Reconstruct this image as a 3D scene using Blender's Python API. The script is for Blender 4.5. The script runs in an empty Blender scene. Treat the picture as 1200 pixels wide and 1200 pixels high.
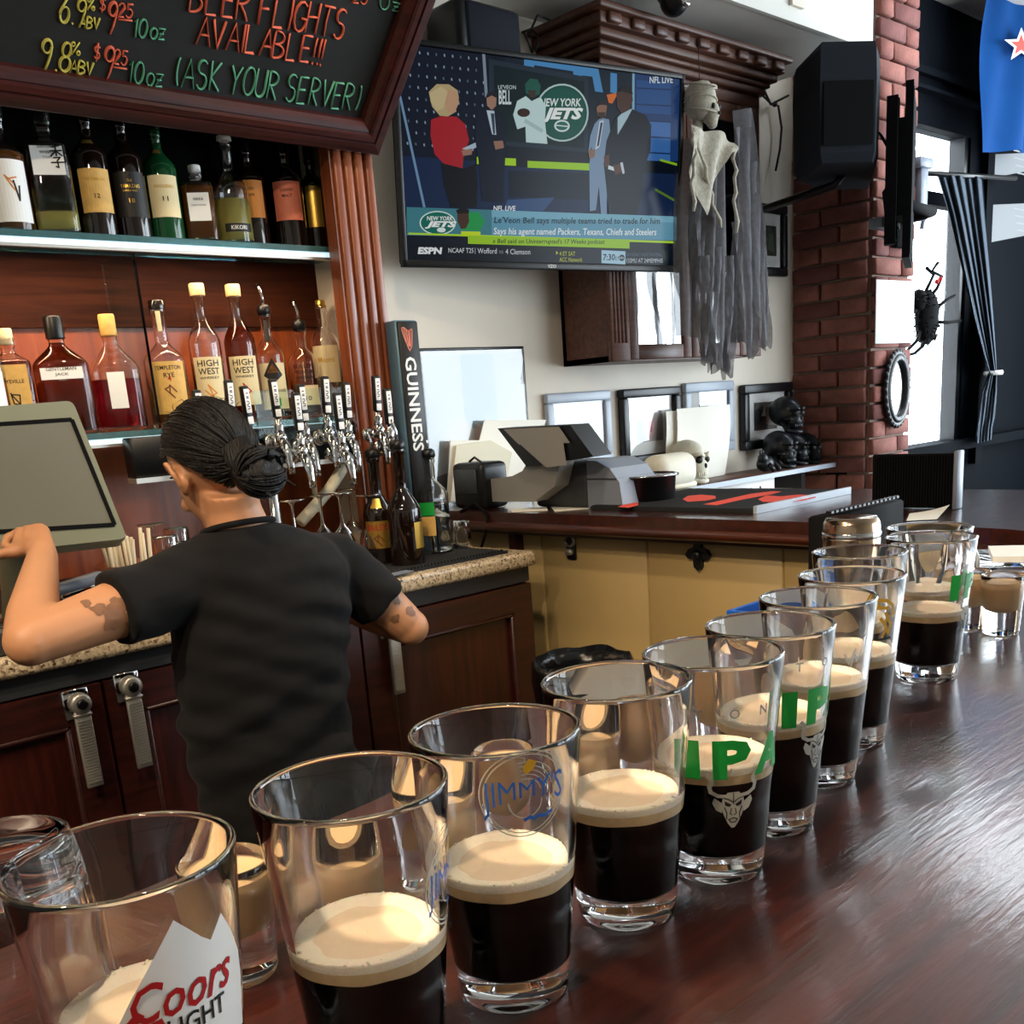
import bpy, bmesh, math, random
from mathutils import Vector, Matrix, noise
PI = math.pi
rng = random.Random(7)
sc = bpy.context.scene
COL = sc.collection

# ---------------------------------------------------------------- camera
ZC = 1.376                                   # eye height; the bar top is at 1.07
YAW, PIT, ROL = [math.radians(a) for a in (42.3937, 14.979, -4.281)]
FPX, CXP, CYP = 1200.56, 600.0, 799.6
FW = Vector((math.sin(YAW)*math.cos(PIT), math.cos(YAW)*math.cos(PIT), -math.sin(PIT)))
_r = Vector((math.cos(YAW), -math.sin(YAW), 0)); _u = _r.cross(FW)
RT = math.cos(ROL)*_r + math.sin(ROL)*_u
UP = -math.sin(ROL)*_r + math.cos(ROL)*_u
cam_d = bpy.data.cameras.new('camera'); cam = bpy.data.objects.new('camera', cam_d); COL.objects.link(cam)
cam.matrix_world = Matrix(((RT.x, UP.x, -FW.x, 0), (RT.y, UP.y, -FW.y, 0), (RT.z, UP.z, -FW.z, ZC), (0, 0, 0, 1)))
cam_d.sensor_width = 36; cam_d.lens = 36*FPX/1200; cam_d.shift_y = (CYP-600)/1200
cam_d.clip_start = 0.02; cam_d.clip_end = 200
sc.camera = cam
# ---------------------------------------------------------------- world, lights, exposure
sc.view_settings.view_transform = 'Standard'; sc.view_settings.look = 'None'
sc.view_settings.gamma = 1; sc.view_settings.use_curve_mapping = False
sc.view_settings.exposure = 0.0
cy = sc.cycles
cy.max_bounces = 24; cy.transmission_bounces = 24; cy.glossy_bounces = 8; cy.diffuse_bounces = 4
cy.transparent_max_bounces = 24; cy.sample_clamp_indirect = 6; cy.blur_glossy = 0.6
w = bpy.data.worlds.new('sky'); sc.world = w; w.use_nodes = True
w.node_tree.nodes['Background'].inputs[0].default_value = (0.80, 0.91, 1.0, 1)
w.node_tree.nodes['Background'].inputs[1].default_value = 10.5
def lamp(name, kind, loc, power, color, size=0.1, target=None, sizey=None, **kw):
    d = bpy.data.lights.new(name, kind); o = bpy.data.objects.new(name, d); COL.objects.link(o)
    o.location = loc; d.energy = power; d.color = color
    if kind == 'AREA':
        d.size = size
        if sizey: d.shape = 'RECTANGLE'; d.size_y = sizey
        else: d.shape = 'DISK'
    elif kind == 'SPOT': d.shadow_soft_size = size; d.spot_size = math.radians(kw.get('angle', 60)); d.spot_blend = 0.6
    else: d.shadow_soft_size = size
    if target is not None:
        o.rotation_euler = (Vector(target)-Vector(loc)).to_track_quat('-Z', 'Y').to_euler()
    return o
WARM = (1.0, 0.80, 0.56)
# ceiling downlights over the bar and the aisle
lamp('downlight_a', 'SPOT', (-0.85, 0.78, 2.80), 190, WARM, .05, (0.25, 0.6, .9), angle=85)
lamp('downlight_b', 'SPOT', (0.5, 1.05, 2.98), 75, WARM, .06, (0.8, 1.5, 0), angle=95)
lamp('downlight_c', 'SPOT', (-0.6, 0.1, 2.98), 110, WARM, .06, (0.3, 1.7, 1), angle=95)
lamp('downlight_d', 'SPOT', (1.5, 1.3, 2.98), 60, WARM, .06, (1.7, 2.3, 0.6), angle=70)
lamp('niche_light', 'AREA', (0.7, 2.53, 1.77), 7, (1, .70, .42), 1.9, (0.7, 2.66, 1.30), sizey=.02)
lamp('bar_glare_light', 'AREA', (4.75, 1.65, 3.02), 16, (.86, .93, 1), .55, (4.75, 1.65, 0), sizey=.9)  # unseen panel, added for the glare on the bar top
# daylight enters through the openings of the right wall; the portal only guides the sampling of the sky
por = lamp('window_portal', 'AREA', (6.93, -0.75, 1.65), 1, (1, 1, 1), 5.4, (0, -0.75, 1.65), sizey=2.5)
por.data.cycles.is_portal = True
por2 = lamp('shopfront_portal', 'AREA', (5.5, -3.55, 1.65), 1, (1, 1, 1), 2.5, (5.5, 0, 1.65), sizey=2.5)
por2.data.cycles.is_portal = True

# ---------------------------------------------------------------- pixel -> place on a real plane
def ray(px, py): return FW + RT*((px-CXP)/FPX) - UP*((py-CYP)/FPX)
def at_z(px, py, z): v = ray(px, py); s = (z-ZC)/v.z; return Vector((v.x*s, v.y*s, z))
def at_y(px, py, Y): v = ray(px, py); s = Y/v.y; return Vector((v.x*s, Y, v.z*s+ZC))
def at_x(px, py, X): v = ray(px, py); s = X/v.x; return Vector((X, v.y*s, v.z*s+ZC))
def at_p(px, py, P, n): v = ray(px, py); s = (Vector(P)-Vector((0, 0, ZC))).dot(n)/v.dot(n); return v*s+Vector((0, 0, ZC))
def to_cam(p): return math.atan2(-p[1], -p[0])

# ---------------------------------------------------------------- mesh building
class MB:
    def __init__(s): s.v = []; s.f = []; s.m = []; s.s = []
    def add(s, vs, fs, mi=0, smooth=False, T=None):
        o = len(s.v)
        if T is None: s.v += [tuple(p) for p in vs]
        else: s.v += [tuple(T @ Vector(p)) for p in vs]
        for f in fs: s.f.append(tuple(i+o for i in f)); s.m.append(mi); s.s.append(smooth)
        return s
    def box(s, x0, x1, y0, y1, z0, z1, mi=0, T=None):
        vs = [(x0,y0,z0),(x1,y0,z0),(x1,y1,z0),(x0,y1,z0),(x0,y0,z1),(x1,y0,z1),(x1,y1,z1),(x0,y1,z1)]
        return s.add(vs, [(0,3,2,1),(4,5,6,7),(0,1,5,4),(1,2,6,5),(2,3,7,6),(3,0,4,7)], mi, False, T)
    def rbox(s, x0, x1, y0, y1, z0, z1, r=.005, seg=2, mi=0, T=None):
        bm = bmesh.new(); bmesh.ops.create_cube(bm, size=1)
        for v in bm.verts: v.co = Vector(((x0+x1)/2+v.co.x*(x1-x0), (y0+y1)/2+v.co.y*(y1-y0), (z0+z1)/2+v.co.z*(z1-z0)))
        bmesh.ops.bevel(bm, geom=bm.edges[:], offset=r, segments=seg, profile=.5, affect='EDGES')
        bm.verts.ensure_lookup_table(); bm.verts.index_update()
        s.add([v.co for v in bm.verts], [[v.index for v in f.verts] for f in bm.faces], mi, True, T); bm.free(); return s
    def lathe(s, prof, seg=32, mi=0, T=None, sq=2, ys=1, smooth=True, closed=False):
        vs = []; fs = []
        n = len(prof)
        for r, z in prof:
            for k in range(seg):
                a = 2*PI*k/seg; c, d = math.cos(a), math.sin(a)
                q = 1 if sq == 2 else 1/((abs(c)**sq+abs(d)**sq)**(1/sq))
                vs.append((r*c*q, r*d*q*ys, z))
        for i in range(n if closed else n-1):
            j = (i+1) % n
            for k in range(seg):
                l = (k+1) % seg
                fs.append((i*seg+k, i*seg+l, j*seg+l, j*seg+k))
        if not closed:
            if prof[0][0] > 1e-6: fs.append(tuple(range(seg-1, -1, -1)))
            if prof[-1][0] > 1e-6: fs.append(tuple((n-1)*seg+k for k in range(seg)))
        return s.add(vs, fs, mi, smooth, T)
    def loft(s, rings, mi=0, T=None, caps=True, smooth=True):
        n = len(rings[0]); vs = [p for r in rings for p in r]; fs = []
        for i in range(len(rings)-1):
            for k in range(n):
                l = (k+1) % n
                fs.append((i*n+k, i*n+l, (i+1)*n+l, (i+1)*n+k))
        if caps: fs.append(tuple(range(n-1, -1, -1))); fs.append(tuple((len(rings)-1)*n+k for k in range(n)))
        return s.add(vs, fs, mi, smooth, T)
    def tube(s, pts, r, seg=8, mi=0, T=None, flat=1.0, caps=True):
        pts = [Vector(p) for p in pts]; rings = []
        rr = r if isinstance(r, (list, tuple)) else [r]*len(pts)
        t0 = (pts[1]-pts[0]).normalized()
        nrm = t0.orthogonal().normalized()
        for i, p in enumerate(pts):
            t = (pts[min(i+1, len(pts)-1)]-pts[max(i-1, 0)])
            t = t.normalized() if t.length > 1e-9 else t0
            nrm = (nrm - t*nrm.dot(t)); nrm = nrm.normalized() if nrm.length > 1e-6 else t.orthogonal().normalized()
            b = t.cross(nrm)
            rings.append([p+(nrm*math.cos(2*PI*k/seg)+b*math.sin(2*PI*k/seg)*flat)*rr[i] for k in range(seg)])
        return s.loft(rings, mi, T, caps)
    def prism(s, poly, z0, z1, mi=0, T=None, smooth=False):
        n = len(poly)
        a = sum(poly[i][0]*poly[(i+1)%n][1]-poly[(i+1)%n][0]*poly[i][1] for i in range(n))
        if a < 0: poly = poly[::-1]
        vs = [(x, y, z0) for x, y in poly]+[(x, y, z1) for x, y in poly]
        fs = [tuple(range(n-1, -1, -1)), tuple(range(n, 2*n))]+[(i, (i+1)%n, n+(i+1)%n, n+i) for i in range(n)]
        return s.add(vs, fs, mi, smooth, T)
    def ball(s, c, r, seg=16, rings=10, mi=0, T=None, fn=None):
        if not isinstance(r, (tuple, list)): r = (r, r, r)
        vs = [(0,0,-1)]; fs = []
        for i in range(1, rings):
            ph = -PI/2+PI*i/rings
            for k in range(seg): a = 2*PI*k/seg; vs.append((math.cos(ph)*math.cos(a), math.cos(ph)*math.sin(a), math.sin(ph)))
        vs.append((0,0,1)); top = len(vs)-1
        for k in range(seg):
            l = (k+1) % seg
            fs.append((0, 1+l, 1+k)); fs.append((top, 1+(rings-2)*seg+k, 1+(rings-2)*seg+l))
            for i in range(rings-2): fs.append((1+i*seg+k, 1+i*seg+l, 1+(i+1)*seg+l, 1+(i+1)*seg+k))
        out = []
        for p in vs:
            q = fn(Vector(p)) if fn else Vector(p)
            out.append((c[0]+q.x*r[0], c[1]+q.y*r[1], c[2]+q.z*r[2]))
        return s.add(out, fs, mi, True, T)
    def grid(s, fn, nu, nv, mi=0, T=None, smooth=True):
        vs = [fn(i/nu, j/nv) for j in range(nv+1) for i in range(nu+1)]
        fs = [(j*(nu+1)+i, j*(nu+1)+i+1, (j+1)*(nu+1)+i+1, (j+1)*(nu+1)+i) for j in range(nv) for i in range(nu)]
        return s.add(vs, fs, mi, smooth, T)

BASE = {}                                     # world position of every root, so parts can be given in world coordinates
def mesh_of(mb, mats, off=None):
    me = bpy.data.meshes.new('mesh')
    vs = mb.v if off is None else [(x-off[0], y-off[1], z-off[2]) for x, y, z in mb.v]
    me.from_pydata(vs, [], mb.f)
    for m in (mats if isinstance(mats, (list, tuple)) else [mats]): me.materials.append(m)
    me.polygons.foreach_set('material_index', mb.m); me.polygons.foreach_set('use_smooth', mb.s); me.update()
    return me
def tag(o, label=None, cat=None, group=None, kind=None):
    if label: o['label'] = label
    if cat: o['category'] = cat
    if group: o['group'] = group
    if kind: o['kind'] = kind
    return o
def obj(name, mb, mats, parent=None, label=None, local=False, loc=None):
    """One mesh object. World coordinates unless local; a parent must be a root or hang below one without its own offset."""
    off = None
    if parent is not None and not local: off = BASE[parent.name]
    if parent is None and loc is not None: off = loc
    o = bpy.data.objects.new(name, mesh_of(mb, mats, off)); COL.objects.link(o)
    if parent is not None: o.parent = parent; BASE[o.name] = BASE[parent.name]
    else:
        if loc is not None: o.location = loc
        BASE[o.name] = Vector(loc) if loc is not None else Vector((0, 0, 0))
    if label: o['label'] = label
    return o
def thing(name, label, cat, loc=(0,0,0), group=None, rz=0):
    o = bpy.data.objects.new(name, None); COL.objects.link(o); o.location = loc; o.rotation_euler.z = rz; o.empty_display_size = .05
    BASE[o.name] = Vector(loc); return tag(o, label, cat, group)
def struct(name, mb, mats, parent=None, label=None):
    o = obj(name, mb, mats, parent, label)
    if parent is None: o['kind'] = 'structure'
    return o
def dup(root, loc, label=None, rz=0, group=None, skip=()):
    r = root.copy(); COL.objects.link(r); r.location = loc; r.rotation_euler.z = rz; BASE[r.name] = Vector(loc)
    if label: r['label'] = label
    if group: r['group'] = group
    for ch in list(root.children):
        if ch.name.split('.')[0] in skip: continue
        c = ch.copy(); COL.objects.link(c); c.parent = r; BASE[c.name] = Vector(loc)
        for g in list(ch.children):
            d = g.copy(); COL.objects.link(d); d.parent = c
    return r

# ---------------------------------------------------------------- materials
def lin(h):
    h = h.lstrip('#'); o = []
    for i in (0, 2, 4):
        c = int(h[i:i+2], 16)/255; o.append(c/12.92 if c <= .04045 else ((c+.055)/1.055)**2.4)
    return tuple(o)+(1,)
def mat(name, col, rough=.5, metal=0, trans=0, ior=1.45, spec=.5, coat=0, emit=None, estr=0, var=0, scale=20, bump=0, bscale=60, alpha=1, sub=0, sheen=0, stretch=(1,1,1)):
    m = bpy.data.materials.new(name); m.use_nodes = True; nt = m.node_tree; b = nt.nodes['Principled BSDF']
    c = lin(col) if isinstance(col, str) else tuple(col)
    b.inputs['Base Color'].default_value = c; b.inputs['Roughness'].default_value = rough; b.inputs['Metallic'].default_value = metal
    b.inputs['Transmission Weight'].default_value = trans; b.inputs['IOR'].default_value = ior; b.inputs['Specular IOR Level'].default_value = spec
    b.inputs['Coat Weight'].default_value = coat; b.inputs['Alpha'].default_value = alpha
    b.inputs['Sheen Weight'].default_value = sheen
    if sub: b.inputs['Subsurface Weight'].default_value = sub; b.inputs['Subsurface Radius'].default_value = (.02, .008, .004)
    if emit: b.inputs['Emission Color'].default_value = lin(emit) if isinstance(emit, str) else emit; b.inputs['Emission Strength'].default_value = estr
    if var or bump:
        tc = nt.nodes.new('ShaderNodeTexCoord'); mp = nt.nodes.new('ShaderNodeMapping'); nt.links.new(tc.outputs['Object'], mp.inputs[0])
        mp.inputs['Scale'].default_value = stretch
    if var:
        n = nt.nodes.new('ShaderNodeTexNoise'); n.inputs['Scale'].default_value = scale; n.inputs['Detail'].default_value = 4
        nt.links.new(mp.outputs[0], n.inputs['Vector'])
        r = nt.nodes.new('ShaderNodeMapRange'); r.inputs[1].default_value = .3; r.inputs[2].default_value = .7; r.inputs[3].default_value = 1-var; r.inputs[4].default_value = 1+var
        nt.links.new(n.outputs[0], r.inputs[0])
        x = nt.nodes.new('ShaderNodeVectorMath'); x.operation = 'SCALE'; x.inputs[0].default_value = c[:3]; nt.links.new(r.outputs[0], x.inputs['Scale'])
        nt.links.new(x.outputs[0], b.inputs['Base Color'])
    if bump:
        n2 = nt.nodes.new('ShaderNodeTexNoise'); n2.inputs['Scale'].default_value = bscale; n2.inputs['Detail'].default_value = 5
        nt.links.new(mp.outputs[0], n2.inputs['Vector'])
        bp = nt.nodes.new('ShaderNodeBump'); bp.inputs['Strength'].default_value = bump; bp.inputs['Distance'].default_value = .004
        nt.links.new(n2.outputs[0], bp.inputs['Height']); nt.links.new(bp.outputs[0], b.inputs['Normal'])
    return m
def wood(name, c1, c2, rough=.35, axis='X', scale=3, coat=.2, bump=.1, spec=.5):
    m = bpy.data.materials.new(name); m.use_nodes = True; nt = m.node_tree; b = nt.nodes['Principled BSDF']
    tc = nt.nodes.new('ShaderNodeTexCoord'); mp = nt.nodes.new('ShaderNodeMapping'); nt.links.new(tc.outputs['Object'], mp.inputs[0])
    st = {'X': (1.2, 18, 18), 'Y': (18, 1.2, 18), 'Z': (18, 18, 1.2)}[axis]
    mp.inputs['Scale'].default_value = st
    n = nt.nodes.new('ShaderNodeTexNoise'); n.inputs['Scale'].default_value = scale; n.inputs['Detail'].default_value = 8; n.inputs['Distortion'].default_value = .6
    nt.links.new(mp.outputs[0], n.inputs['Vector'])
    cr = nt.nodes.new('ShaderNodeValToRGB'); cr.color_ramp.elements[0].position = .3; cr.color_ramp.elements[1].position = .72
    cr.color_ramp.elements[0].color = lin(c1); cr.color_ramp.elements[1].color = lin(c2)
    nt.links.new(n.outputs[0], cr.inputs[0]); nt.links.new(cr.outputs[0], b.inputs['Base Color'])
    b.inputs['Roughness'].default_value = rough; b.inputs['Coat Weight'].default_value = coat; b.inputs['Coat Roughness'].default_value = .2
    b.inputs['Specular IOR Level'].default_value = spec
    bp = nt.nodes.new('ShaderNodeBump'); bp.inputs['Strength'].default_value = bump; bp.inputs['Distance'].default_value = .003
    nt.links.new(n.outputs[0], bp.inputs['Height']); nt.links.new(bp.outputs[0], b.inputs['Normal'])
    return m
def attr_mat(name, emit=0, rough=.5, spec=.5):
    m = bpy.data.materials.new(name); m.use_nodes = True; nt = m.node_tree; b = nt.nodes['Principled BSDF']
    a = nt.nodes.new('ShaderNodeAttribute'); a.attribute_name = 'Col'
    nt.links.new(a.outputs[0], b.inputs['Base Color']); b.inputs['Roughness'].default_value = rough; b.inputs['Specular IOR Level'].default_value = spec
    if emit:
        nt.links.new(a.outputs[0], b.inputs['Emission Color']); b.inputs['Emission Strength'].default_value = emit
        b.inputs['Base Color'].default_value = (0, 0, 0, 1); nt.links.remove(b.inputs['Base Color'].links[0])
    return m
def paint(o, cols):
    """per-face colours (linear rgba list, one per polygon) stored as an attribute"""
    at = o.data.color_attributes.new('Col', 'FLOAT_COLOR', 'CORNER'); fl = []
    for p in o.data.polygons: fl += list(cols[p.index])*p.loop_total
    at.data.foreach_set('color', fl)

M = {}
def granite():
    m = bpy.data.materials.new('granite'); m.use_nodes = True; nt = m.node_tree; b = nt.nodes['Principled BSDF']
    tc = nt.nodes.new('ShaderNodeTexCoord')
    v = nt.nodes.new('ShaderNodeTexVoronoi'); v.inputs['Scale'].default_value = 210; nt.links.new(tc.outputs['Object'], v.inputs['Vector'])
    n = nt.nodes.new('ShaderNodeTexNoise'); n.inputs['Scale'].default_value = 90; n.inputs['Detail'].default_value = 5; nt.links.new(tc.outputs['Object'], n.inputs['Vector'])
    s = nt.nodes.new('ShaderNodeSeparateColor'); nt.links.new(v.outputs['Color'], s.inputs[0])
    a = nt.nodes.new('ShaderNodeMath'); a.operation = 'MULTIPLY_ADD'; a.inputs[1].default_value = .55; nt.links.new(s.outputs[0], a.inputs[0])
    k = nt.nodes.new('ShaderNodeMath'); k.operation = 'MULTIPLY'; k.inputs[1].default_value = .55; nt.links.new(n.outputs[0], k.inputs[0]); nt.links.new(k.outputs[0], a.inputs[2])
    cr = nt.nodes.new('ShaderNodeValToRGB'); e = cr.color_ramp.elements
    e[0].position = .22; e[0].color = lin('2a221c'); e[1].position = .75; e[1].color = lin('d8c4a4')
    for p, c in ((.34, '8a735c'), (.45, 'b8a488'), (.6, 'c2ab88')): q = e.new(p); q.color = lin(c)
    nt.links.new(a.outputs[0], cr.inputs[0]); nt.links.new(cr.outputs[0], b.inputs['Base Color']); b.inputs['Roughness'].default_value = .25
    return m
M['granite'] = granite()
def bartop():
    m = wood('bar_top_wood', '240c07', '45190e', .33, 'X', 3, .9, .06)
    nt = m.node_tree; b = nt.nodes['Principled BSDF']; b.inputs['Coat Roughness'].default_value = .10; b.inputs['Specular IOR Level'].default_value = .5
    tc = nt.nodes.new('ShaderNodeTexCoord'); mp = nt.nodes.new('ShaderNodeMapping'); nt.links.new(tc.outputs['Object'], mp.inputs[0])
    mp.inputs['Rotation'].default_value = (0, 0, math.radians(-8)); mp.inputs['Scale'].default_value = (16, 150, 1)
    n = nt.nodes.new('ShaderNodeTexNoise'); n.inputs['Scale'].default_value = 1.6; n.inputs['Detail'].default_value = 5; nt.links.new(mp.outputs[0], n.inputs['Vector'])
    bp = nt.nodes.new('ShaderNodeBump'); bp.inputs['Strength'].default_value = .11; bp.inputs['Distance'].default_value = .004
    nt.links.new(n.outputs[0], bp.inputs['Height']); nt.links.new(bp.outputs[0], b.inputs['Normal']); nt.links.new(bp.outputs[0], b.inputs['Coat Normal'])
    return m
M['bartop'] = bartop()
M['mahogany'] = wood('mahogany', '230b09', '3f1610', .38, 'X')
M['mahogany_v'] = wood('mahogany_upright', '260b08', '46180f', .35, 'Z')
M['pilaster'] = wood('pilaster_wood', '6d3219', '93502b', .35, 'Z')
M['niche'] = wood('niche_wood', '762d12', 'a2501f', .4, 'Z', 2)
M['cabwood'] = wood('cabinet_wood', '43241a', '68402e', .48, 'X', 3, .08)
M['rail'] = wood('rail_wood', '2a110a', '47200f', .7, 'X', 3, 0, .05, .12)
M['frame_dark'] = wood('board_frame_wood', '2b1010', '4a1d18', .32, 'X')
M['bullnose'] = wood('bar_edge_wood', '35150c', '5a2a18', .3, 'Y')
M['blackwood'] = mat('black_wood', '0e1014', .35)
M['cream'] = mat('cream_paint', 'd9cfc0', .6, var=.04, scale=3, bump=.05, bscale=40)
M['white_paint'] = mat('white_paint', 'd8d5cd', .6, var=.03, scale=2)
M['ceil'] = mat('ceiling_paint', 'c4bfb5', .7)
M['soffit_under'] = mat('soffit_paint', 'a8a39b', .7)
M['wainscot'] = mat('wainscot_paint', 'b59a66', .5, var=.06, scale=2.5)
M['navy'] = mat('navy_paint', '060a11', .8, spec=.06, var=.1, scale=4)
M['floor'] = mat('floor_mat', '17110e', .7, var=.2)
M['brick_a'] = mat('brick_red', '7c4a42', .85, var=.22, scale=24, bump=.6, bscale=90)
M['brick_b'] = mat('brick_rust', '87544a', .85, var=.22, scale=18, bump=.6, bscale=90)
M['brick_c'] = mat('brick_plum', '6a3e3a', .85, var=.22, scale=20, bump=.6, bscale=90)
M['mortar'] = mat('mortar', '8c7a70', .95, var=.15, scale=40, bump=.5)
M['concrete'] = mat('pavement_concrete', 'c8c6c0', .9, var=.08, scale=2)
M['glass'] = mat('clear_glass', (1, 1, 1, 1), 0, trans=1, ior=1.45)
M['pane'] = mat('window_glass', (1, 1, 1, 1), 0, trans=1, ior=1.1)
M['shelf_glass'] = mat('shelf_glass', '7fc4cc', .02, trans=.8, ior=1.45)
M['clear_panel'] = mat('clear_panel', 'e6f6f4', 0, trans=1, ior=1.2)
M['chrome'] = mat('chrome', 'd8d8d8', .08, 1)
M['steel'] = mat('brushed_steel', 'b8b4ac', .38, .75, bump=.05, bscale=200)
M['black'] = mat('black_plastic', '0b0b0d', .35)
M['blackmatte'] = mat('black_matte', '09090b', .85, spec=.15)
M['speaker'] = mat('speaker_black', '171b23', .75, spec=.2, bump=.2, bscale=300)
M['grey'] = mat('grey_plastic', '8d8a85', .45)
M['greydark'] = mat('dark_grey_plastic', '35373b', .45)
M['greyblue'] = mat('blue_grey_plastic', '7e8694', .4)
M['olive'] = mat('olive_grey_plastic', '737663', .45)
M['screen_off'] = mat('dark_touch_screen', '6c6b60', .22, coat=.3)
M['paper'] = mat('paper', 'f2eee2', .8)
M['white'] = mat('white_card', 'f6f5f2', .6)
M['cream_label'] = mat('cream_label', 'e8d6a8', .6)
M['tan_label'] = mat('tan_label', 'd9ac5e', .6, var=.1, scale=60)
M['orange_label'] = mat('orange_label', 'd9893a', .6)
M['pink_label'] = mat('salmon_label', 'dd7a5c', .6)
M['black_label'] = mat('black_label', '14110f', .5)
M['gold'] = mat('gold_foil', 'c9a24a', .3, .8)
M['ink'] = mat('black_ink', '15120f', .6)
M['inkred'] = mat('red_ink', 'b3181c', .5)
M['inkgrey'] = mat('grey_ink', '8b8e90', .5)
M['inkgreen'] = mat('green_ink', '149a3c', .45)
M['inkblue'] = mat('blue_ink', '2a5fb0', .5)
M['inkgold'] = mat('gold_ink', 'c99a1e', .5)
M['inkwhite'] = mat('white_ink', 'e9e6e0', .5)
M['inkfrost'] = mat('frosted_ink', 'b8b4a8', .55)
M['whiteprint'] = mat('white_print', 'efece6', .5)
M['stout'] = mat('stout_beer', (0.0022, 0.0011, 0.0009, 1), .2, spec=.08)
M['foam'] = mat('beer_foam', 'f3e6d2', .75, var=.03, scale=300, bump=.25, bscale=700, sub=.2)
M['foamdisc'] = mat('foam_centre', 'e6cfb2', .7, var=.03, scale=300, sub=.2)
M['foamside'] = mat('foam_settling', 'd8bb90', .6, var=.08, scale=200)
M['cream_liquor'] = mat('cream_liqueur', 'd0ae84', .35, sub=.15)
M['amber'] = mat('amber_whiskey', (.60, .20, .025, 1), .0, trans=.8, ior=1.34)
M['brownliq'] = mat('brown_whiskey', (.30, .06, .015, 1), .0, trans=.85, ior=1.34)
M['yellowliq'] = mat('pale_whisky', (.88, .78, .22, 1), .0, trans=.6, ior=1.34)
M['redliq'] = mat('red_spirit', (.55, .01, .02, 1), .0, trans=.8, ior=1.34)
M['clearliq'] = mat('clear_spirit', (.96, .97, .93, 1), .0, trans=1, ior=1.34)
M['darkglass'] = mat('dark_brown_glass', '160b07', .06, coat=.5)
M['greenglass'] = mat('dark_green_glass', (.01, .10, .03, 1), .05, trans=.45)
M['cork'] = mat('cork_stopper', 'c9a877', .7)
M['skin'] = None
M['hair'] = mat('dark_hair', '080605', .5, spec=.35, bump=.9, bscale=260, stretch=(1, 1, .15), sheen=.0)
M['shirt'] = mat('black_cotton', '121112', .9, spec=.2, sheen=.03, bump=.12, bscale=500)
M['trousers'] = mat('black_trousers', '08080a', .9, spec=.2)
M['shoe'] = mat('black_shoe', '0a0a0a', .5)
M['chalk_bg'] = mat('chalkboard_slate', '191a19', .65, var=.35, scale=6)
M['chalk_red'] = mat('red_chalk', 'd8664c', .9)
M['chalk_yellow'] = mat('yellow_chalk', 'c2b654', .9)
M['chalk_green'] = mat('green_chalk', '5a9f80', .9)
M['gauze'] = mat('grey_gauze', '77767a', .9, spec=.1, alpha=.7, var=.15, scale=60)
M['gauze_pale'] = mat('pale_gauze', 'b5ae9e', .9, var=.2, scale=80, bump=.5, bscale=200)
M['blue_cloth'] = mat('blue_flag_cloth', '124480', .9, spec=.1, var=.06, scale=5)
M['red_cloth'] = mat('red_flag_cloth', 'd2483c', .75)
M['white_cloth'] = mat('white_flag_cloth', 'e6e6ea', .75)
M['curtain'] = mat('curtain_cloth', '59626d', .95, spec=.05, var=.08, scale=12)
M['led'] = mat('shelf_led', 'dfeff2', .5, emit=(.62, .90, 1, 1), estr=.85)
M['mirror'] = mat('mirror_glass', 'e8e8e8', .02, 1)
M['ornate'] = mat('ornate_black', '16181a', .35, bump=.4, bscale=90)
M['bag'] = mat('bin_liner', '08080a', .25, bump=.5, bscale=40)
M['blue_plastic'] = mat('blue_plastic', '1d5fc0', .4)
M['rubber'] = mat('black_rubber', '17181a', .7)
M['red_rubber'] = mat('red_print_rubber', 'd8442c', .7)
M['bamboo'] = mat('clear_straw', 'cbbfa4', .4)
M['terracotta'] = mat('brown_bowl', '6a3418', .5)
M['skull_w'] = mat('white_resin', 'e2ddca', .55, bump=.3, bscale=60)
M['skull_b'] = mat('black_resin', '15191f', .3, bump=.4, bscale=50)
M['beige'] = mat('beige_case', 'd8cfb4', .5)
M['silver'] = mat('frame_reflection_and_trim', 'a8b2bf', .35)  # window reflection as colour on two picture frames; also pale trims
M['blue_steel'] = mat('blue_grey_steel', '5d7f95', .3, .3)
M['tv_emit'] = attr_mat('tv_picture', .62, .2, .12)
M['photo'] = attr_mat('photo_print', 0, .5)
# ---------------------------------------------------------------- lettering
_tc = {}
def glyphs(s, shear=0, bold=0, spacing=1.0):
    key = (s, shear, bold, spacing)
    if key not in _tc:
        c = bpy.data.curves.new('lettering', 'FONT'); c.body = s; c.shear = shear; c.offset = bold; c.space_character = spacing
        c.resolution_u = 2; c.fill_mode = 'FRONT'
        o = bpy.data.objects.new('lettering', c); me = bpy.data.meshes.new_from_object(o)
        vs = [(v.co.x, v.co.y) for v in me.vertices]; fs = [tuple(p.vertices) for p in me.polygons]
        bpy.data.objects.remove(o); bpy.data.curves.remove(c); bpy.data.meshes.remove(me)
        x0 = min(v[0] for v in vs); x1 = max(v[0] for v in vs); y0 = min(v[1] for v in vs); y1 = max(v[1] for v in vs)
        _tc[key] = ([((x-x0)/(x1-x0)-.5, (y-y0)/(y1-y0)-.5) for x, y in vs], fs, (x1-x0)/(y1-y0))
    return _tc[key]
def sized(s, h=None, w=None, **k):
    vs, fs, asp = glyphs(s, **k)
    if h is None: h = w/asp
    if w is None: w = h*asp
    return [(x*w, y*h) for x, y in vs], fs
def flat(mb, shape, O, U, V, mi=0):
    """2D shape on a plane with centre O and axes U, V"""
    vs, fs = shape; O = Vector(O); U = Vector(U); V = Vector(V)
    return mb.add([O+U*x+V*y for x, y in vs], fs, mi)
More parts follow.
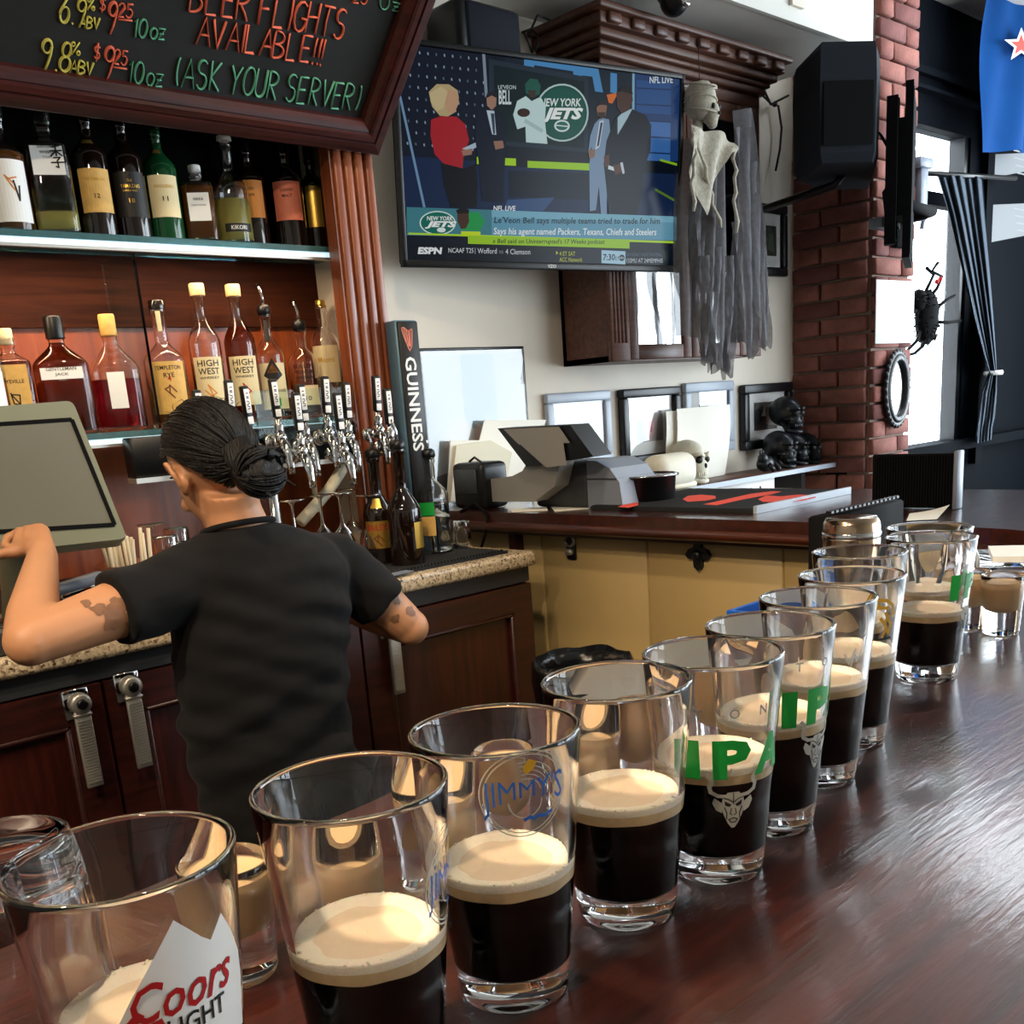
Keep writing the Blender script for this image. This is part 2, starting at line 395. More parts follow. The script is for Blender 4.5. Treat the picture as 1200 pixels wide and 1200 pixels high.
def split_x(shape, step):
    """cut a flat shape in narrow upright strips, so that it can bend round a glass"""
    vs, fs = shape; bm = bmesh.new(); bv = [bm.verts.new((x, y, 0)) for x, y in vs]
    for f in fs:
        try: bm.faces.new([bv[i] for i in f])
        except ValueError: pass
    bmesh.ops.triangulate(bm, faces=bm.faces[:])
    x0 = min(v[0] for v in vs); x1 = max(v[0] for v in vs); k = math.ceil(x0/step)
    while k*step < x1:
        bmesh.ops.bisect_plane(bm, geom=bm.verts[:]+bm.edges[:]+bm.faces[:], plane_co=(k*step, 0, 0), plane_no=(1, 0, 0), dist=1e-7); k += 1
    bm.verts.index_update(); out = ([(v.co.x, v.co.y) for v in bm.verts], [tuple(v.index for v in f.verts) for f in bm.faces]); bm.free(); return out
def wrap(mb, shape, rad, ang, z, eps=.0004, mi=0, dx=0, step=.004):
    """bend a flat shape round an upright body of revolution: rad(z) gives its radius"""
    vs, fs = split_x(shape, step); out = []
    for x, y in vs:
        zz = z+y; r = rad(zz)+eps; a = ang+(x+dx)/rad(z); out.append((r*math.cos(a), r*math.sin(a), zz))
    return mb.add(out, fs, mi, True)
def poly(pts, s=1, dx=0, dy=0): return ([(x*s+dx, y*s+dy) for x, y in pts], [tuple(range(len(pts)))])
def stroke(pts, wd):
    """a flat ribbon along a 2D line"""
    vs = []; fs = []
    for i in range(len(pts)-1):
        (x0, y0), (x1, y1) = pts[i], pts[i+1]; L = math.hypot(x1-x0, y1-y0) or 1; nx, ny = -(y1-y0)/L*wd/2, (x1-x0)/L*wd/2
        ex, ey = (x1-x0)/L*wd*.3, (y1-y0)/L*wd*.3; o = len(vs)
        vs += [(x0+nx-ex, y0+ny-ey), (x0-nx-ex, y0-ny-ey), (x1-nx+ex, y1-ny+ey), (x1+nx+ex, y1+ny+ey)]; fs.append((o, o+1, o+2, o+3))
    return vs, fs
def circle_pts(r, n=32, a0=0, a1=2*PI, ry=None): return [(r*math.cos(a0+(a1-a0)*i/n), (ry or r)*math.sin(a0+(a1-a0)*i/n)) for i in range(n+1)]

# ---------------------------------------------------------------- the setting
YW = 2.72                                      # back wall
def W(name, x0, x1, y0, y1, z0, z1, m): return struct(name, MB().box(x0, x1, y0, y1, z0, z1), m)
W('floor', -2.9, 7.1, -3.7, 2.9, -.1, 0, M['floor'])
W('ceiling', -2.9, 7.1, -3.7, 2.9, 3.03, 3.13, M['ceil'])
W('wall_back', -2.8, 4.41, YW, YW+.12, 0, 3.03, M['cream'])
W('wall_left', -2.9, -2.8, -3.6, 2.9, 0, 3.03, M['cream'])
struct('wall_front', MB().box(-2.9, 4.3, -3.7, -3.6, 0, 3.03).box(6.7, 7.1, -3.7, -3.6, 0, 3.03).box(4.3, 6.7, -3.7, -3.6, 0, .45).box(4.3, 6.7, -3.7, -3.6, 2.88, 3.03).box(5.45, 5.55, -3.7, -3.6, .45, 2.88), M['cream'])
# right wall with three tall window openings
mb = MB(); ys = [-3.6, -3.4, -1.72, -1.62, .06, .16, 1.9, 2.45]
for i in range(0, 8, 2): mb.box(7.0, 7.1, ys[i], ys[i+1], 0, 3.03)
for i in range(1, 7, 2): mb.box(7.0, 7.1, ys[i], ys[i+1], 0, .45); mb.box(7.0, 7.1, ys[i], ys[i+1], 2.88, 3.03)
struct('wall_right', mb, M['navy'])
# soffit over the back bar
SX1 = at_y(1023, 40, 2.25).x
W('trim_1', -2.8, SX1, 2.25, YW, ZC+1.25, 3.03, M['white_paint'])
W('trim_2', -2.8, SX1-.02, 2.235, 2.25, ZC+1.245, ZC+1.275, M['white_paint'])
W('trim_3', 3.62, 3.70, 2.235, 2.25, ZC+1.30, 3.03, M['cream'])
# wall with the street window, right of the pillar
YN = 2.45; gx0, gx1, gz0, gz1 = 4.75, 5.60, ZC-.335, ZC+1.13
mb = MB().box(gx1, 7.1, YN, YN+.1, 0, 3.03).box(4.41, gx1, YN, YN+.1, gz1, 3.03).box(4.41, gx1, YN, YN+.1, 0, gz0)
struct('wall_street', mb, M['navy'])
win = struct('window_1', MB().box(gx0, gx1, YN+.02, YN+.08, ZC+.80, ZC+.86), M['navy'])
struct('frame', MB().box(gx1-.045, gx1, YN+.01, YN+.09, gz0, gz1).box(gx0, gx0+.05, YN+.01, YN+.09, gz0, gz1), M['blackwood'], win)
struct('pane', MB().box(gx0, gx1, YN+.045, YN+.05, ZC+.86, gz1), M['pane'], win)
struct('pane', MB().box(gx0, gx1, YN+.045, YN+.05, gz0, ZC+.80), M['pane'], win)
W('trim_4', 4.77, 5.9, YN-.03, YN, ZC+1.33, ZC+1.36, M['navy'])
W('trim_5', 4.77, 5.9, YN-.045, YN, ZC+1.26, ZC+1.275, M['navy'])
W('trim_6', 4.77, 7.0, YN-.06, YN, gz0-.05, gz0, M['navy'])
W('trim_7', 5.72, 5.80, YN-.04, YN, .9, 3.03, M['navy'])
W('pavement', 3, 14, 2.9, 14, -.15, -.05, M['concrete'])
# brick pillar: every brick in view is a piece of its own
PX, PY, PXR = 4.41, 2.33, 4.76
pil = struct('brick_pillar', MB().box(PX+.012, PXR-.012, PY+.012, YW+.1, 0, 3.03), M['mortar'])
def brick_mesh(l, h, d, seed, m):
    r = random.Random(seed); mb = MB().rbox(-l/2, l/2, -d/2, d/2, -h/2, h/2, .005, 1)
    mb.v = [(x+r.uniform(-.0025, .0025), y+r.uniform(-.002, .002), z+r.uniform(-.002, .002)) for x, y, z in mb.v]
    me = mesh_of(mb, m); return me
BM = {}
def brick(x, y, z, l, rot):
    k = (round(l, 3), rng.randrange(4))
    if k not in BM: BM[k] = brick_mesh(l-.010, .066, .03, len(BM), M['brick_'+'abcb'[k[1]]])
    o = bpy.data.objects.new('brick', BM[k]); COL.objects.link(o); o.parent = pil
    o.location = (x, y, z); o.rotation_euler.z = rot
    o.scale.x = 1
z = .78; row = 0
while z < 3.0:
    # front face: along X; left face: along Y
    segs = [(0, .23), (.23, .35)] if row % 2 == 0 else [(0, .12), (.12, .35)]
    for a, b in segs: brick(PX+(a+b)/2, PY+rng.uniform(0, .006), z, b-a, 0)
    segs = [(.02, .16), (.16, .39)] if row % 2 == 0 else [(.02, .25), (.25, .39)]
    for a, b in segs: brick(PX+rng.uniform(0, .006), PY+(a+b)/2, z, b-a, PI/2)
    z += .0765; row += 1

# ---------------------------------------------------------------- the bar: one L-shaped worktop, panelled below
def arc(cx, cy, r, a0, a1, n=14): return [(cx+r*math.cos(math.radians(a0+(a1-a0)*i/n)), cy+r*math.sin(math.radians(a0+(a1-a0)*i/n))) for i in range(n+1)]
BZ = 1.07; XI, XO, YI, YO = 2.13, 2.85, .665, -.13
inner = [(-1.6, YI)]+arc(XI-.22, YI+.22, .22, -90, 0)+[(XI, YW-.005)]
outer = [(XO, YW-.005)]+arc(XO-.5, YO+.5, .5, 0, -90)+[(-1.6, YO)]
bar = thing('bar_counter', 'dark polished wooden bar counter turning a corner towards the back wall', 'bar counter', (0, .3, 0))
obj('worktop', MB().prism(inner+outer, BZ-.030, BZ), M['bartop'], bar)
mb = MB().tube([(x, y, BZ-.043) for x, y in inner], .014, 8); obj('edge_moulding', mb, M['bullnose'], bar)
inn2 = [(-1.6, YI-.06)]+arc(XI-.22, YI+.22, .28, -90, 0)+[(XI+.06, YW-.005)]
mb = MB()
for (x0, y0), (x1, y1) in zip(inn2[:-1], inn2[1:]):
    if x1 <= 1.93 or True: mb.add([(x0,y0,BZ-.032),(x1,y1,BZ-.032),(x1,y1,BZ-.075),(x0,y0,BZ-.075)], [(0,1,2,3)])
obj('apron', mb, M['mahogany'], bar)
obj('front_panel', MB().box(-1.6, 1.9, YI-.14, YI-.10, 0, BZ-.03), M['mahogany'], bar)
# cream boarding on the barman's side of the return
ys = [.95, 1.40, 1.835, 2.25, YW-.005]
for a, b in zip(ys[:-1], ys[1:]):
    obj('wainscot_panel', MB().rbox(XI+.09, XI+.12, a+.002, b-.002, .10, BZ-.035, .004, 1), M['wainscot'], bar, 'cream painted boarding')
obj('skirting', MB().box(XI+.075, XI+.13, .9, YW-.005, 0, .10), M['mahogany'], bar)
obj('cleat', MB().box(XI+.055, XI+.09, 2.33, 2.36, BZ-.16, BZ-.035).box(XI+.04, XI+.09, 2.14, 2.30, BZ-.065, BZ-.035), M['mahogany'], bar)

# ---------------------------------------------------------------- granite back counter and the cooler cabinets under it
GZ = ZC-.40; CY0, CX1 = 2.10, 2.05
ct = thing('back_counter', 'speckled granite worktop of the back bar', 'worktop', (.6, 2.4, GZ-.04))
obj('granite_slab', MB().rbox(-1.5, CX1, CY0, YW-.01, GZ-.042, GZ, .010, 2), M['granite'], ct)
obj('splash_strip', MB().box(-1.5, CX1-.02, YW-.03, YW-.01, GZ, GZ+.06), M['mahogany'], ct)
bar_mat = obj('drip_mat', MB().box(.98, 1.98, CY0+.045, CY0+.30, GZ+.0005, GZ+.008), M['rubber'], None, 'long black rubber drip mat along the granite counter edge', loc=(1.5, 2.2, GZ))
bar_mat['category'] = 'bar mat'
mb = MB()
for i in range(84): x = 1.0+i*.0115; mb.box(x, x+.006, CY0+.043, CY0+.052, GZ+.008, GZ+.014)
o = obj('mat_studs', mb, M['rubber'], bar_mat); o['kind'] = 'stuff'
card = MB().box(-.075, .075, -.03, .03, 0, .002, 0, Matrix.Rotation(.08, 4, 'Z'))
p = at_z(470, 673, GZ+.009); o = obj('slate_card', card, M['greyblue'], None, 'flat grey card lying on the drip mat by the elbow', loc=None); o.location = (p.x-.03, p.y+.03, GZ+.0085); o['category'] = 'card'
DT = ZC-.492
def cooler(x0, x1, label, handle_x, hz):
    t = thing('cooler_cabinet', label, 'cabinet', ((x0+x1)/2, CY0+.3, 0), 'wooden coolers under the granite counter')
    obj('carcass', MB().box(x0, x1, CY0+.045, YW-.03, .08, GZ-.043), M['black'], t)
    obj('top_rail', MB().box(x0, x1, CY0+.028, CY0+.045, DT+.005, GZ-.043), M['greydark'], t)
    obj('plinth', MB().box(x0, x1, CY0+.08, CY0+.10, 0, .08), M['black'], t)
    y = CY0+.018; g = .004; a, b, c, d = x0+g, x1-g, .10, DT; r = .075
    dm = MB().box(a, a+r, y, y+.026, c, d).box(b-r, b, y, y+.026, c, d).box(a+r, b-r, y, y+.026, d-r, d).box(a+r, b-r, y, y+.026, c, c+r)
    dr = obj('door', dm, M['mahogany'], t)
    pm = MB().box(a+r, b-r, y+.014, y+.024, c+r, d-r); obj('panel', pm, M['mahogany_v'], dr)
    mm = MB(); q = .012
    for s0, s1, z0, z1 in ((a+r, b-r, d-r-q, d-r), (a+r, b-r, c+r, c+r+q), (a+r, a+r+q, c+r, d-r), (b-r-q, b-r, c+r, d-r)): mm.rbox(s0, s1, y-.003, y+.016, z0, z1, .004, 1)
    obj('panel_moulding', mm, M['mahogany'], dr)
    for hx in handle_x:
        h = obj('latch_plate', MB().rbox(hx-.028, hx+.028, y-.008, y, hz-.02, hz+.045, .004, 1), M['chrome'], t)
        lm = MB().rbox(hx-.017, hx+.017, y-.030, y-.020, hz-.165, hz+.0, .003, 2)
        lm.lathe([(.019, -.012), (.022, -.008), (.022, .010), (.016, .014)], 20, 0, Matrix.Translation((hx, y-.022, hz+.016)) @ Matrix.Rotation(PI/2, 4, 'X'))
        lm.rbox(hx-.010, hx+.010, y-.022, y-.004, hz+.005, hz+.028, .003, 1)
        lm.rbox(hx-.019, hx+.019, y-.032, y-.018, hz-.012, hz-.004, .002, 1)
        for i in range(22): z = hz-.155+i*.0063; lm.box(hx-.014, hx+.014, y-.0315, y-.030, z, z+.0035)
        obj('latch_handle', lm, M['steel'], t, 'ribbed steel latch handle')
        obj('latch_core', MB().lathe([(0, 0), (.011, 0), (.011, .004), (.008, .006), (0, .006)], 16, 0, Matrix.Translation((hx, y-.036, hz+.016)) @ Matrix.Rotation(PI/2, 4, 'X')), M['black'], t)
    return t
cooler(-.56, .12, 'dark wooden cooler cabinet at the far left under the counter', [], 0)
cooler(.12, .775, 'dark wooden cooler cabinet under the touch terminal with one latch handle', [.715], ZC-.535)
cooler(.775, 1.432, 'dark wooden cooler cabinet behind the bartender with latch by its left edge', [.825], ZC-.525)
cooler(1.432, 2.04, 'dark wooden cooler cabinet at the right end below the shot glasses', [1.515], ZC-.53)

# ---------------------------------------------------------------- back bar shelving
nb = thing('bottle_cabinet', 'dark wooden back bar case with glass bottle shelves and fluted post', 'shelf unit', (.6, 2.6, GZ))
obj('back_panel', MB().box(-1.5, 1.82, YW-.02, YW-.004, GZ+.06, ZC+.455), M['niche'], nb, 'red-brown wooden back panel')
obj('shade_black_panel', MB().box(-1.5, 1.82, YW-.02, YW-.004, ZC+.455, ZC+1.0), M['blackmatte'], nb, 'upper back panel, blackened for the shade above the top shelf')  # black colour stands in for the shade in the upper recess
obj('cross_rail', MB().box(-1.5, 1.80, YW-.035, YW-.02, ZC+.40, ZC+.455).box(-1.5, 1.80, YW-.035, YW-.02, ZC+.27, ZC+.40), M['rail'], nb)
obj('jamb', MB().box(1.80, 1.845, 2.46, YW-.004, GZ, ZC+1.0), M['cream'], nb)
obj('head_board', MB().box(-1.5, 1.80, 2.43, YW-.02, ZC+.80, ZC+.84), M['black'], nb)
ps = obj('post', MB().box(1.700, 1.838, 2.415, 2.46, GZ, ZC+1.0), M['pilaster'], nb, 'orange-brown fluted post')
for i in range(4):
    x = 1.703+i*.034; obj('flute', MB().rbox(x+.004, x+.030, 2.405, 2.417, GZ+.02, ZC+.98, .004, 1), M['pilaster'], ps)
def shelf(z, x1, y0):
    s = obj('glass_shelf', MB().box(-1.5, x1, y0, YW-.036, z-.014, z), M['shelf_glass'], nb, 'thick greenish glass shelf')
    obj('light_strip', MB().box(-1.5, x1, y0+.004, y0+.014, z-.027, z-.0145), M['led'], s, 'white lit strip')
    obj('shelf_rail', MB().box(-1.5, x1, y0+.003, y0+.016, z-.034, z-.027), M['steel'], s)
    return s
UZ, LZ = ZC+.455, ZC+.012
shelf(UZ, 1.80, 2.485); shelf(LZ, 1.70, 2.485)
obj('glass_divider', MB().box(1.165, 1.172, 2.50, YW-.04, LZ+.001, UZ-.036), M['clear_panel'], nb)
# ---------------------------------------------------------------- pint glasses of stout
RB, RR, PH = .0300, .04445, .149
def pint_r(z): return RB+(RR-RB)*min(max(z/PH, 0), 1)
def pint_in(z): return pint_r(z)-.0034
def glass_mesh():
    pr = [(0, .0025), (.020, .0025), (.024, .0004), (.0275, 0), (.0294, .0012), (.0300, .004)]
    pr += [(pint_r(z), z) for z in (.02, .05, .09, .13, .146)]
    pr += [(RR-.0001, .1482), (RR-.0009, .149), (RR-.0022, .1488), (RR-.0030, .1470)]
    pr += [(pint_in(z), z) for z in (.13, .09, .05, .028)]
    pr += [(pint_in(.02)-.0004, .0195), (.022, .0172), (.012, .0165), (0, .0162)]
    return mesh_of(MB().lathe(pr, 72), M['glass'])
GLASS = glass_mesh()
def fill_mesh(kind, z0, z1):
    e = .0016
    if kind == 'stout':
        pr = [(0, .0164), (.012, .0167), (.022, .0175), (pint_in(.02)+.0004, .0205)]+[(pint_in(z)+e, z) for z in (.03, .045, z1)]+[(0, z1)]
        return mesh_of(MB().lathe(pr, 64), M['stout'])
    n = 64; mb = MB(); r = random.Random(int(z1*1e5)); ri = pint_in(z1)+e
    rings = [(pint_in(z0)+e, z0, 1), (pint_in(z0+(z1-z0)*.62)+e, z0+(z1-z0)*.62, 1), (ri, z1-.0002, 0), (ri*.97, z1+.0006, 0), (ri*.9, z1+.0004, 0), (ri*.80, z1-.0001, 0), (ri*.70, z1-.0012, 0), (ri*.4, z1-.0015, 0), (0.0003, z1-.0015, 0)]
    vs = []; fs = []; mi = []
    for i, (rr, z, s) in enumerate(rings):
        for k in range(n):
            a = 2*PI*k/n; w = noise.noise(Vector((math.cos(a)*2.2, math.sin(a)*2.2, z1*900+i)))
            dz = w*.0011 if i in (0,) else (w*.0004 if i > 2 else 0)
            q = 1+(w*.11 if 5 <= i <= 6 else 0)
            vs.append((rr*q*math.cos(a), rr*q*math.sin(a), z+dz))
    for i in range(len(rings)-1):
        for k in range(n):
            l = (k+1) % n; fs.append((i*n+k, i*n+l, (i+1)*n+l, (i+1)*n+k)); mi.append(1 if i == 0 else (2 if i >= 6 else 0))
    mb.add(vs, fs, 0, True); mb.m = mi
    # bubbles at the rim of the foam
    for k in range(46):
        a = r.uniform(0, 2*PI); b = r.uniform(.0004, .0011); rr = ri-r.uniform(.001, .004)
        mb.ball((rr*math.cos(a), rr*math.sin(a), z1+.0004), b, 8, 5)
    return mesh_of(mb, [M['foam'], M['foamside'], M['foamdisc']])
def pint(px, py, label, lvl, zr=None, dep=None):
    p = at_z(px, py, BZ+PH)
    t = thing('pint_glass', label, 'pint glass', (p.x, p.y, BZ), 'pints of stout in a row along the bar')
    o = bpy.data.objects.new('glass', GLASS); COL.objects.link(o); o.parent = t
    for nm, me in (('stout', fill_mesh('stout', 0, lvl-.0098)), ('foam_head', fill_mesh('foam', lvl-.0098, lvl))):
        o = bpy.data.objects.new(nm, me); COL.objects.link(o); o.parent = t
    t['ang'] = to_cam(p); del t['ang']
    return t, to_cam(p)
def emblem(t, mb, mats, label):
    return obj('printed_emblem', mb, mats, t, label, local=True)
def d2r(a): return math.radians(a)

# 1: mountain and red script, facing the viewer
t, a = pint(140, 1000, 'nearest pint of stout, white mountain print with red script and black letters', .083)
a += d2r(22); mb = MB()
mtn = [(-.043, -.034), (-.037, -.022), (-.022, .002), (-.004, .029), (.006, .017), (.010, .0135), (.0165, .0215), (.022, .012), (.029, -.002), (.031, -.012), (.031, -.036), (0, -.036)]
wrap(mb, poly(mtn), pint_r, a, .106, .0003, 0, .0015)
wrap(mb, sized('Coors', h=.017, w=.043, shear=.35, bold=.012), pint_r, a, .1045, .0007, 1)
tail = stroke([(-.019, -.004), (-.024, -.009), (-.020, -.0115), (-.012, -.0095)], .0035); wrap(mb, tail, pint_r, a, .1045, .0008, 1)
wrap(mb, sized('LIGHT', h=.0085, w=.025, bold=.012), pint_r, a, .0905, .0007, 2, .003)
emblem(t, mb, [M['whiteprint'], M['inkred'], M['ink']], 'white mountain print with red and black lettering')
def grille(t, a, z=.108):
    """blue lettered round emblem with engraved rings"""
    mb = MB()
    for r in (.0225, .0205): wrap(mb, stroke(circle_pts(r, 40), .0006), pint_r, a, z, .0004, 1)
    for i in range(5): wrap(mb, stroke(circle_pts(.008+.0022*i, 14, d2r(10), d2r(100)), .0005), pint_r, a, z, .0004, 1)
    wrap(mb, stroke(circle_pts(.0085, 24, d2r(180), d2r(360)), .0006), pint_r, a, z-.004, .0004, 1)
    vs, fs = sized("JIMMY'S", h=.0165, w=.042)
    vs = [(x, y*(.62+.62*abs(x)/.020)+.0035*math.cos(x/.020*1.4)-.002) for x, y in vs]
    wrap(mb, (vs, fs), pint_r, a, z, .0007, 0, 0, .003)
    wrap(mb, stroke([(-.001, -.0135), (.002, -.0125), (.004, -.014), (.007, -.0125), (.010, -.0138), (.014, -.012)], .0018), pint_r, a, z, .0007, 0)
    wrap(mb, poly([(0, .010), (.004, .012), (.006, .016), (.002, .018), (-.001, .014)]), pint_r, a, z, .0006, 2)
    emblem(t, mb, [M['inkblue'], M['inkfrost'], M['inkgold']], 'blue lettered emblem inside engraved rings')
t, a = pint(409.5, 917, 'second pint of stout from the left, blue emblem seen edge-on at its right side', .077); grille(t, a+d2r(74), .103)
t, a = pint(579, 852, 'third pint of stout from the left, blue lettered emblem above the foam', .077); grille(t, a+d2r(17), .127)
pint(722, 795, 'fourth pint of stout from the left, plain glass without any print', .080)
def ale(t, a, up=0):
    """three big green letters with a grey horned face below and small spaced letters above"""
    mb = MB()
    for i, (ch, x) in enumerate((('I', -.026), ('P', -.001), ('A', .028))):
        wrap(mb, sized(ch, h=.026, w=(.0105, .024, .027)[i], bold=.05), pint_r, a, .089+up, .0006, 0, x)
    for ch, x in zip('STONE', (-.044, -.022, 0, .020, .036)):
        wrap(mb, sized(ch, h=.0062, bold=.01), pint_r, a, .119+up, .0006, 1, x)
    z = .057+up
    sh = [poly([(-.0035, .010), (.0035, .010), (.0065, .006), (.0075, .001), (.006, -.005), (.0035, -.011), (.001, -.0145), (-.001, -.0145), (-.0035, -.011), (-.006, -.005), (-.0075, .001), (-.0065, .006)])]
    for s in (-1, 1):
        sh.append(stroke([(s*.0055, .0075), (s*.0095, .008), (s*.0135, .0105), (s*.0142, .014), (s*.0125, .0165), (s*.0128, .0195), (s*.0155, .022)], .0024))
        sh.append(poly([(s*.0070, .003), (s*.0115, .0065), (s*.0128, .003), (s*.0105, -.002), (s*.0068, -.004)]))
    for q in sh: wrap(mb, q, pint_r, a, z, .0005, 2)
    dk = []
    for s in (-1, 1):
        dk += [poly([(s*.0012, .0018), (s*.0055, .0045), (s*.0050, .0012), (s*.0022, .0002)]), stroke([(s*.0005, .0035), (s*.003, .0055), (s*.006, .0065)], .0006),
               stroke([(s*.0055, .0), (s*.0040, -.004), (s*.0042, -.008)], .0007), stroke([(s*.0012, -.001), (s*.002, -.0045), (s*.0006, -.0055)], .0006)]
    dk += [stroke([(-.0028, -.0085), (0, -.0075), (.0028, -.0085), (.0015, -.0105), (-.0015, -.0105), (-.0028, -.0085)], .0007), stroke([(0, .0095), (0, .002)], .0005)]
    for q in dk: wrap(mb, q, pint_r, a, z, .0008, 3)
    emblem(t, mb, [M['inkgreen'], M['inkgrey'], M['inkfrost'], M['ink']], 'green capital letters over a grey horned face')
t, a = pint(835, 762, 'pint of stout with large green letters and a horned face turned to the viewer', .081); ale(t, a+d2r(17))
t, a = pint(902, 730, 'pint of stout with the green letters and horned face turned to its right edge', .085); ale(t, a+d2r(56), .008)
t, a = pint(958, 698, 'pint of stout with a small white print at its right edge', .085); a += d2r(40); mb = MB()
for q in ([(-.008, .004), (-.004, -.004), (0, .006), (.003, -.003), (.007, .005)], [(-.006, .0), (.006, .001)], [(-.002, -.006), (.001, .007)]): wrap(mb, stroke(q, .0012), pint_r, a, .107, .0005, 0)
emblem(t, mb, [M['inkwhite']], 'small white scribbled print')
t, a = pint(998, 672, 'pint of stout with a gold crest print on its right side', .083); a += d2r(34); mb = MB()
for q in ([(-.012, .010), (-.006, .016), (.004, .015), (.011, .010), (.013, .002)], [(-.010, .006), (-.003, .010), (.006, .008)], [(.004, .004), (.011, -.006), (.009, -.014)], [(.0, .0), (.006, -.008), (.003, -.016)], [(.007, .002), (.004, -.005), (.008, -.012)], [(-.004, .013), (-.010, .004)]): wrap(mb, stroke(q, .0028), pint_r, a, .117, .0005, 0)
wrap(mb, stroke([(.0, -.018), (.012, -.018)], .002), pint_r, a, .117, .0005, 1)
emblem(t, mb, [M['inkgold'], M['ink']], 'gold crest print')
t, a = pint(1007, 645, 'pint of stout in the back row, just left of the last pair', .083)
t, a = pint(1091, 628, 'last pint of stout in the front row, green letters turned sideways', .075); ale(t, a+d2r(74), .012)
t, a = pint(1089, 617, 'pint of stout in the back row, directly behind the last front pint', .083)

# ---------------------------------------------------------------- shots of cream liqueur behind the pints
SH = .072
def shot_mesh():
    R, B = .0252, .0198
    rf = lambda z: B+(R-B)*z/SH
    pr = [(0, .0015), (B-.003, .0015), (B-.0012, 0), (B, .0015)]
    for i in range(9): z = .004+i*.0042; pr.append((rf(z)+(.0007 if i % 2 == 0 and i < 6 else 0), z))
    pr += [(rf(.055), .055), (R-.0003, SH-.001), (R-.0012, SH), (R-.0022, SH-.001)]
    pr += [(rf(.055)-.0022, .055), (rf(.045)-.0026, .045), (.0165, .036), (.0115, .030), (.005, .0275), (0, .027)]
    return mesh_of(MB().lathe(pr, 40), M['glass'])
SHOT = shot_mesh()
def shot_fill(h=.064):
    return mesh_of(MB().lathe([(0, .0268), (.006, .0273), (.0122, .0298), (.0174, .036), (.0210, .045), (.0226, .055), (.0234, h), (.0225, h-.0006), (0, h-.0004)], 40), M['cream_liquor'])
SF = shot_fill()
def shot(px, py, label):
    p = at_z(px, py, BZ+SH); t = thing('shot_glass', label, 'shot glass', (p.x, p.y, BZ), 'shots of cream liqueur behind the pints')
    for nm, me in (('glass', SHOT), ('cream_liqueur', SF)): o = bpy.data.objects.new(nm, me); COL.objects.link(o); o.parent = t
    return t
shot(264, 1007, 'shot of cream liqueur between the first and second pints')
shot(402, 985, 'shot of cream liqueur seen through the second pint')
shot(507, 918, 'shot of cream liqueur in the gap between the second and third pints')
shot(590, 880, 'shot of cream liqueur seen through the top of the third pint')
shot(690, 847, 'shot of cream liqueur seen through the fourth pint, the nearer one')
shot(748, 826, 'shot of cream liqueur seen through the fourth pint, the farther one')
shot(838, 790, 'shot of cream liqueur seen through the pint with facing green letters')
shot(1136, 668, 'shot of cream liqueur half hidden behind the last front pint')
shot(1176, 673, 'shot of cream liqueur standing free at the right edge of the bar')
# upside-down empty pint at the left end
p = at_z(-8, 985, BZ+PH); t = thing('pint_glass', 'empty pint glass turned upside down at the left end of the bar', 'pint glass', (p.x, p.y, BZ))
o = bpy.data.objects.new('glass', GLASS); COL.objects.link(o); o.parent = t; o.rotation_euler.x = PI; o.location.z = PH
